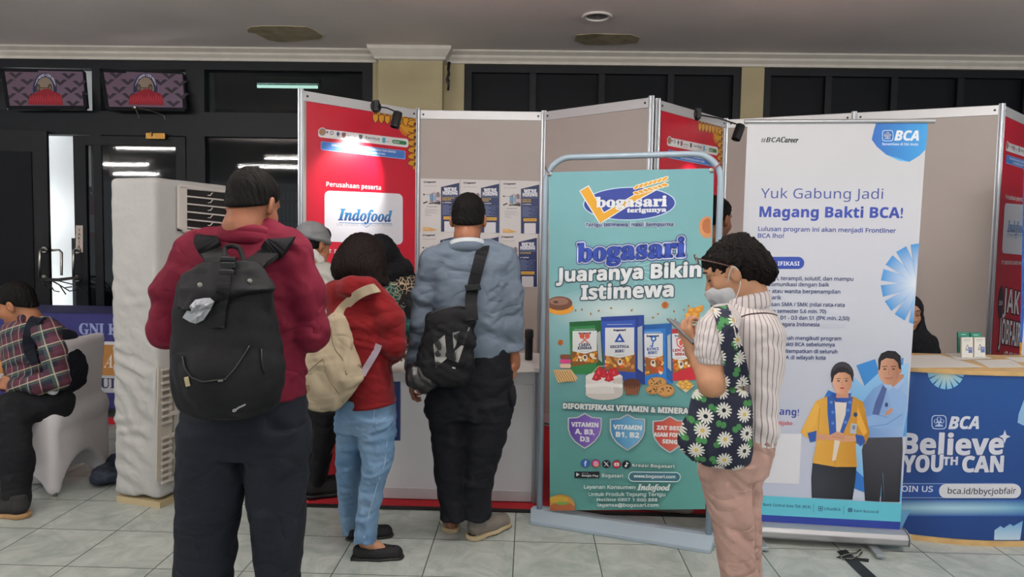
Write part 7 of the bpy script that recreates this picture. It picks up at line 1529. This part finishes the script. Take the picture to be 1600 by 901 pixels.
# ---- woman in the striped blouse with a mask, phone and tote, right of the mint banner
Y = 2.6; R6 = rotm(76, -24); hc = a(1144, 424)
J = dict(spine=[a(1160, 690), a(1166, 570), a(1158, 478)], L=[a(1130, 508, -.15), a(1112, 600, -.24), a(1086, 549, -.14)], R=[a(1140, 505, .2), a(1120, 600, .24), a(1082, 550, .1)], LL=[a(1140, 720, -.08), a(1150, 850, -.06), a(1160, 985, -.04), a(1115, 1000, -.02)], RL=[a(1160, 720, .1), a(1162, 850, .12), a(1164, 960, .13), a(1124, 972, .15)])
S = Sdf(.0048); skeleton(S, J, arm=(.038, .042, .027), leg=(.065, .045, .032), tor=(.1, .1, .05)); head(S, hc, R6, .96, a(1157, 474))
hand(S, a(1086, 549, -.14), (-.42, .15, .9), (.75, .5, .4), 48, -1, .92); hand(S, a(1082, 548, .1), (-.42, -.15, .9), (.6, -.5, .4), 40, 1, .88)
p6 = person('person', 'woman in striped blouse and beige trousers wearing a mask, looking at her phone', S, skinC, (a(1160, 700)[0], Y, 0))
features(p6, hc, R6, .96)
S = Sdf(.0042); p_ = lambda *v: hc+R6@np.array(v)
S.ell(p_(0, -.012, .026), (.078, .094, .082), R6); S.ell(p_(0, .03, .055), (.056, .056, .045), R6, .03); S.ell(p_(0, -.065, .012), (.075, .07, .08), R6, .04); S.ell(p_(.0, -.098, -.035), (.058, .048, .055), R6, .03); S.ell(p_(0, -.04, .085), (.052, .06, .04), R6, .03); S.ell(p_(0, .115, -.045), (.1, .075, .1), R6, .01, 's')
for s in (-1, 1): S.ell(p_(s*.085, .01, -.02), (.03, .032, .045), R6, .012, 's')
S.folds(.007, .03, (1, .6, .3), 23); S.folds(.005, .014, (.5, 1, .6), 24); body('hair', S, hairm('curly_hair', '0f0b0a'), p6)
S = Sdf(.004); S.ell(p_(0, .052, -.062), (.066, .066, .062), R6); S.ell(p_(0, .095, -.03), (.02, .022, .03), R6, .02); S.plane(p_(0, .012, 0), -R6[:, 1], .004); S.plane(p_(0, 0, -.004), R6[:, 2]+.25*R6[:, 1], .004); S.folds(.0025, .022, tuple(R6[:, 2]), 3); body('face_mask', S, cloth('mask_white', 'c3c6c9', bump=.1), p6)
m = MB(); m.tube(smoothpts([p_(-.06, .03, -.03), p_(-.078, .012, -.0), p_(-.084, -.008, .018), p_(-.086, -.02, -.0)]), .002, 6); m.tube(smoothpts([p_(-.06, .025, -.09), p_(-.074, .0, -.06), p_(-.08, -.012, -.038)]), .002, 6); m.build('ear_loop', mat('loop_white', 'd0d2d4', .7), p6, smooth=True)
# spectacles pushed up into her hair
t = thing('eyeglasses', 'thin metal eyeglasses pushed up into the hair of the masked woman', 'eyeglasses', p_(0, .1, .07))
for s in (-1, 1):
    m = MB(); m.tube([p_(s*.034+.026*math.cos(q), .098+.004*math.cos(q), .088+.02*math.sin(q)) for q in np.linspace(0, 2*math.pi, 21)], .0018, 6); m.build('rim', steel, t, smooth=True)
    m = MB(); m.tube(smoothpts([p_(s*.06, .097, .092), p_(s*.082, .088, .086), p_(s*.09, .05, .06), p_(s*.09, .01, .03), p_(s*.087, -.0, .018)]), .0022, 6); m.build('temple', mat('temple_brown', '5a4038', .4), t, smooth=True)
m = MB(); m.tube([p_(-.008, .1, .09), p_(0, .102, .094), p_(.008, .1, .09)], .0018, 6); m.build('bridge', steel, t, smooth=True)
stp = mat('striped_cotton', 'd2cbca', .8, bump=.25, bscale=500); n = N(stp); at_ = n.new('ShaderNodeAttribute'); at_.attribute_name = 'pat'; sp = n.new('ShaderNodeSeparateXYZ'); n.t.links.new(at_.outputs['Vector'], sp.inputs[0])
n.base(n.mix(n.m('MULTIPLY', n.m('LESS_THAN', n.m('FRACT', n.m('DIVIDE', sp.outputs[0], .0165)), .2), .8), 'd6cfcd', '6d5560'))
def ang(c0_, c1_, r):
    c0_, c1_ = np.array(c0_), np.array(c1_); d = (c1_-c0_)/np.linalg.norm(c1_-c0_); e1 = np.cross(d, (0, 1, 0)); e1 /= np.linalg.norm(e1); e2 = np.cross(d, e1)
    return lambda V: np.stack([np.arctan2((V-c0_)@e2, (V-c0_)@e1)*r, (V-c0_)@d, 0*V[:, 0]], 1)
S = Sdf(.005); S.loft(Lr(Y, [(474, 1132, 1186, .07), (482, 1126, 1203, .11), (494, 1120, 1214, .15), (520, 1118, 1221, .17), (560, 1122, 1220, .17), (610, 1128, 1211, .165), (650, 1130, 1208, .17), (694, 1130, 1206, .18)])); S.ell(a(1158, 476), (.075, .08, .05), None, .04)
S.folds(.006, .1, (.5, 0, 1), 81); xm = a(1190, 684); S.cut(lambda x, y, z: xm[2]-z-(x-xm[0])*.18, .006); sh6 = body('striped_blouse', S, stp, p6, attr=ang(a(1170, 480), a(1168, 690), .135)); d6 = Drape(sh6)
collar_ring(p6, stp, hc, R6, .96, a(1160, 474), .066, .0125, .62, .02, attr=lambda V: np.stack([np.arctan2(V[:, 1]-Y, V[:, 0]-a(1160, 470)[0])*.07, V[:, 1], V[:, 2]], 1), drop=.026)
S = Sdf(.0048); S.chain([a(1130, 500, -.13), a(1119, 520, -.18), a(1115, 545, -.2), a(1115, 556, -.205)], [.058, .062, .056, .05], .03); S.folds(.005, .05, (0, 0, 1), 83); body('sleeve', S, stp, p6, attr=ang(a(1126, 500, -.16), a(1114, 556, -.2), .075))
S = Sdf(.0048); S.chain([a(1140, 502, .19), a(1130, 545, .22)], [.058, .052], .03); body('sleeve', S, stp, p6, attr=ang(a(1140, 502, .19), a(1130, 545, .22), .075))
S = Sdf(.0045); q0 = a(1115, 557, -.205); S.chain([q0+(.0, 0, .012), q0-(.0, 0, .012)], [.054, .054], .01); S.plane(q0+(0, 0, .018), (0, 0, 1), .003); S.plane(q0-(0, 0, .02), (0, 0, -1), .003); dcf = Drape(body('cuff', S, stp, p6, attr=ang(q0+(0, 0, .05), q0, .075)))
m = MB(); m.lathe(dcf.hit(1125, 552, .0), [(.002, 0), (.006, 0), (.006, .003), (.003, .004)], 12, (0, -1, 0)); m.build('cuff_button', mat('button_maroon', '3d1c22', .4), p6)
m = MB(); m.tube(smoothpts([d6.hit(x, y, .001) for x, y in ((1140, 503), (1155, 496), (1170, 491), (1190, 489), (1205, 490), (1214, 493))]), .0028, 6); m.build('yoke_piping', mat('piping_maroon', '3a2428', .7), p6, smooth=True)
be = cloth('beige_twill', 'b5948a', var=.1, crease=.8)
S = Sdf(.0055); S.loft(Lr(Y, [(672, 1122, 1206, .17), (700, 1108, 1203, .175), (730, 1095, 1194, .17)]))
S.loft(Lr(Y, [(715, 1096, 1176, .12, -.07), (735, 1090, 1172, .12, -.07), (800, 1107, 1172, .1, -.07), (855, 1121, 1176, .095, -.06), (900, 1127, 1182, .09, -.05), (1000, 1132, 1186, .085, -.04)]), .02); S.loft(Lr(Y, [(715, 1115, 1198, .11, .09), (740, 1120, 1190, .11, .1), (790, 1130, 1186, .1, .11), (855, 1135, 1187, .095, .12), (975, 1138, 1190, .085, .13)]), .02)
S.folds(.010, .12, (.7, 0, .8), 91); body('trousers', S, be, p6)
for x, dy in ((1168, -.04), (1170, .13)): shoe(p6, (a(x, 980)[0], Y+dy, 0), 90, .24, flat, black)
# her phone
cph = a(1071, 520, -.11); ax = np.array([-.056, .095, .060]); ax /= np.linalg.norm(ax); nn_ = np.array([.6, -.35, .7]); nn_ -= ax*(nn_@ax); nn_ /= np.linalg.norm(nn_); wx = np.cross(ax, nn_)
t = thing('smartphone', 'grey smartphone in the hand of the masked woman', 'smartphone', cph)
MB().obox(cph, ax*.076, wx*.036, nn_*.0045).build('case', mat('phone_case', '4a4648', .4), t, bev=.003); MB().obox(cph+nn_*.0048, ax*.072, wx*.033, nn_*.0004).build('screen', mat('phone_screen', '7c8288', .15), t)
# her daisy tote
dm = mat('daisy_cotton', '171c30', .85, bump=.3, bscale=400); n = N(dm); at_ = n.new('ShaderNodeAttribute'); at_.attribute_name = 'pat'; col = None
def daisy(cur, scale, R, np_, seed, petal, ctr, rnd, leaf=False):
    ad = n.new('ShaderNodeVectorMath', operation='ADD'); n.t.links.new(at_.outputs['Vector'], ad.inputs[0]); ad.inputs[1].default_value = (seed, seed*.37, 0)
    v = n.new('ShaderNodeTexVoronoi', voronoi_dimensions='2D'); v.inputs['Scale'].default_value = scale; v.inputs['Randomness'].default_value = rnd; n.t.links.new(ad.outputs[0], v.inputs['Vector'])
    su = n.new('ShaderNodeVectorMath', operation='SUBTRACT'); n.t.links.new(ad.outputs[0], su.inputs[0]); n.t.links.new(v.outputs['Position'], su.inputs[1]); s3 = n.new('ShaderNodeSeparateXYZ'); n.t.links.new(su.outputs[0], s3.inputs[0])
    r = n.m('SQRT', n.m('ADD', n.m('POWER', n.m('ABSOLUTE', s3.outputs[0]), 2), n.m('POWER', n.m('ABSOLUTE', s3.outputs[1]), 2))); sc_ = n.new('ShaderNodeSeparateColor'); n.t.links.new(v.outputs['Color'], sc_.inputs[0])
    th = n.m('ADD', n.m('ARCTAN2', s3.outputs[1], s3.outputs[0]), n.m('MULTIPLY', sc_.outputs[0], 6.28))
    pr = n.m('MULTIPLY', n.m('POWER', n.m('ABSOLUTE', n.m('COSINE', n.m('MULTIPLY', th, np_))), .45), R)
    if leaf: pr = n.m('MULTIPLY', pr, n.m('GREATER_THAN', sc_.outputs[1], .25))
    cur = n.mix(n.m('LESS_THAN', r, pr), cur, petal)
    if ctr:
        cc_ = n.mix(n.m('GREATER_THAN', sc_.outputs[2], .6), ctr, '14141c'); cur = n.mix(n.m('LESS_THAN', r, R*.26), cur, cc_)
    return cur
cur = daisy('171c30', 17, .017, 1, 3.1, '3d7a45', None, .8, True); cur = daisy(cur, 14.5, .0265, 7, 0, 'd9d8cf', 'c9ad5a', .5); n.base(cur)
t = thing('tote_bag', 'navy tote bag printed with white daisies on the masked woman', 'bag', a(1120, 740, -.22)); B = Y-.215
S = Sdf(.0052); S.loft(Lr(B, [(598, 1094, 1172, .03), (615, 1087, 1174, .05), (650, 1074, 1176, .07), (685, 1061, 1176, .078), (700, 1061, 1176, .075), (720, 1080, 1172, .06), (734, 1120, 1160, .04)]), n=2.6, flat=False); S.folds(.006, .1, (1, 0, .15), 93)
pt = lambda V: np.stack([V[:, 0], V[:, 2], V[:, 1]], 1); body('tote_body', S, dm, t, attr=pt)
def patrib(name, P, w, th): o = ribbon(name, P, w, dm, t, th, (1, 0, .2)); V = np.array([v.co for v in o.data.vertices]); q = o.data.attributes.new('pat', 'FLOAT_VECTOR', 'POINT'); q.data.foreach_set('vector', np.ascontiguousarray(pt(V)+.31, dtype=np.float32).ravel())
dsl = Drape(sh6)
patrib('handle', [a(1126, 484, .06), a(1125, 479, -.0), at(1125, 480, Y-.17), at(1131, 500, Y-.24), at(1136, 525, Y-.265), at(1142, 560, Y-.27), at(1147, 604, Y-.26)], .052, .004)
patrib('handle', [a(1130, 484, .04), a(1131, 480, -.02), at(1134, 488, Y-.18), at(1146, 520, Y-.225), at(1157, 560, Y-.23), at(1165, 602, Y-.23)], .034, .004)
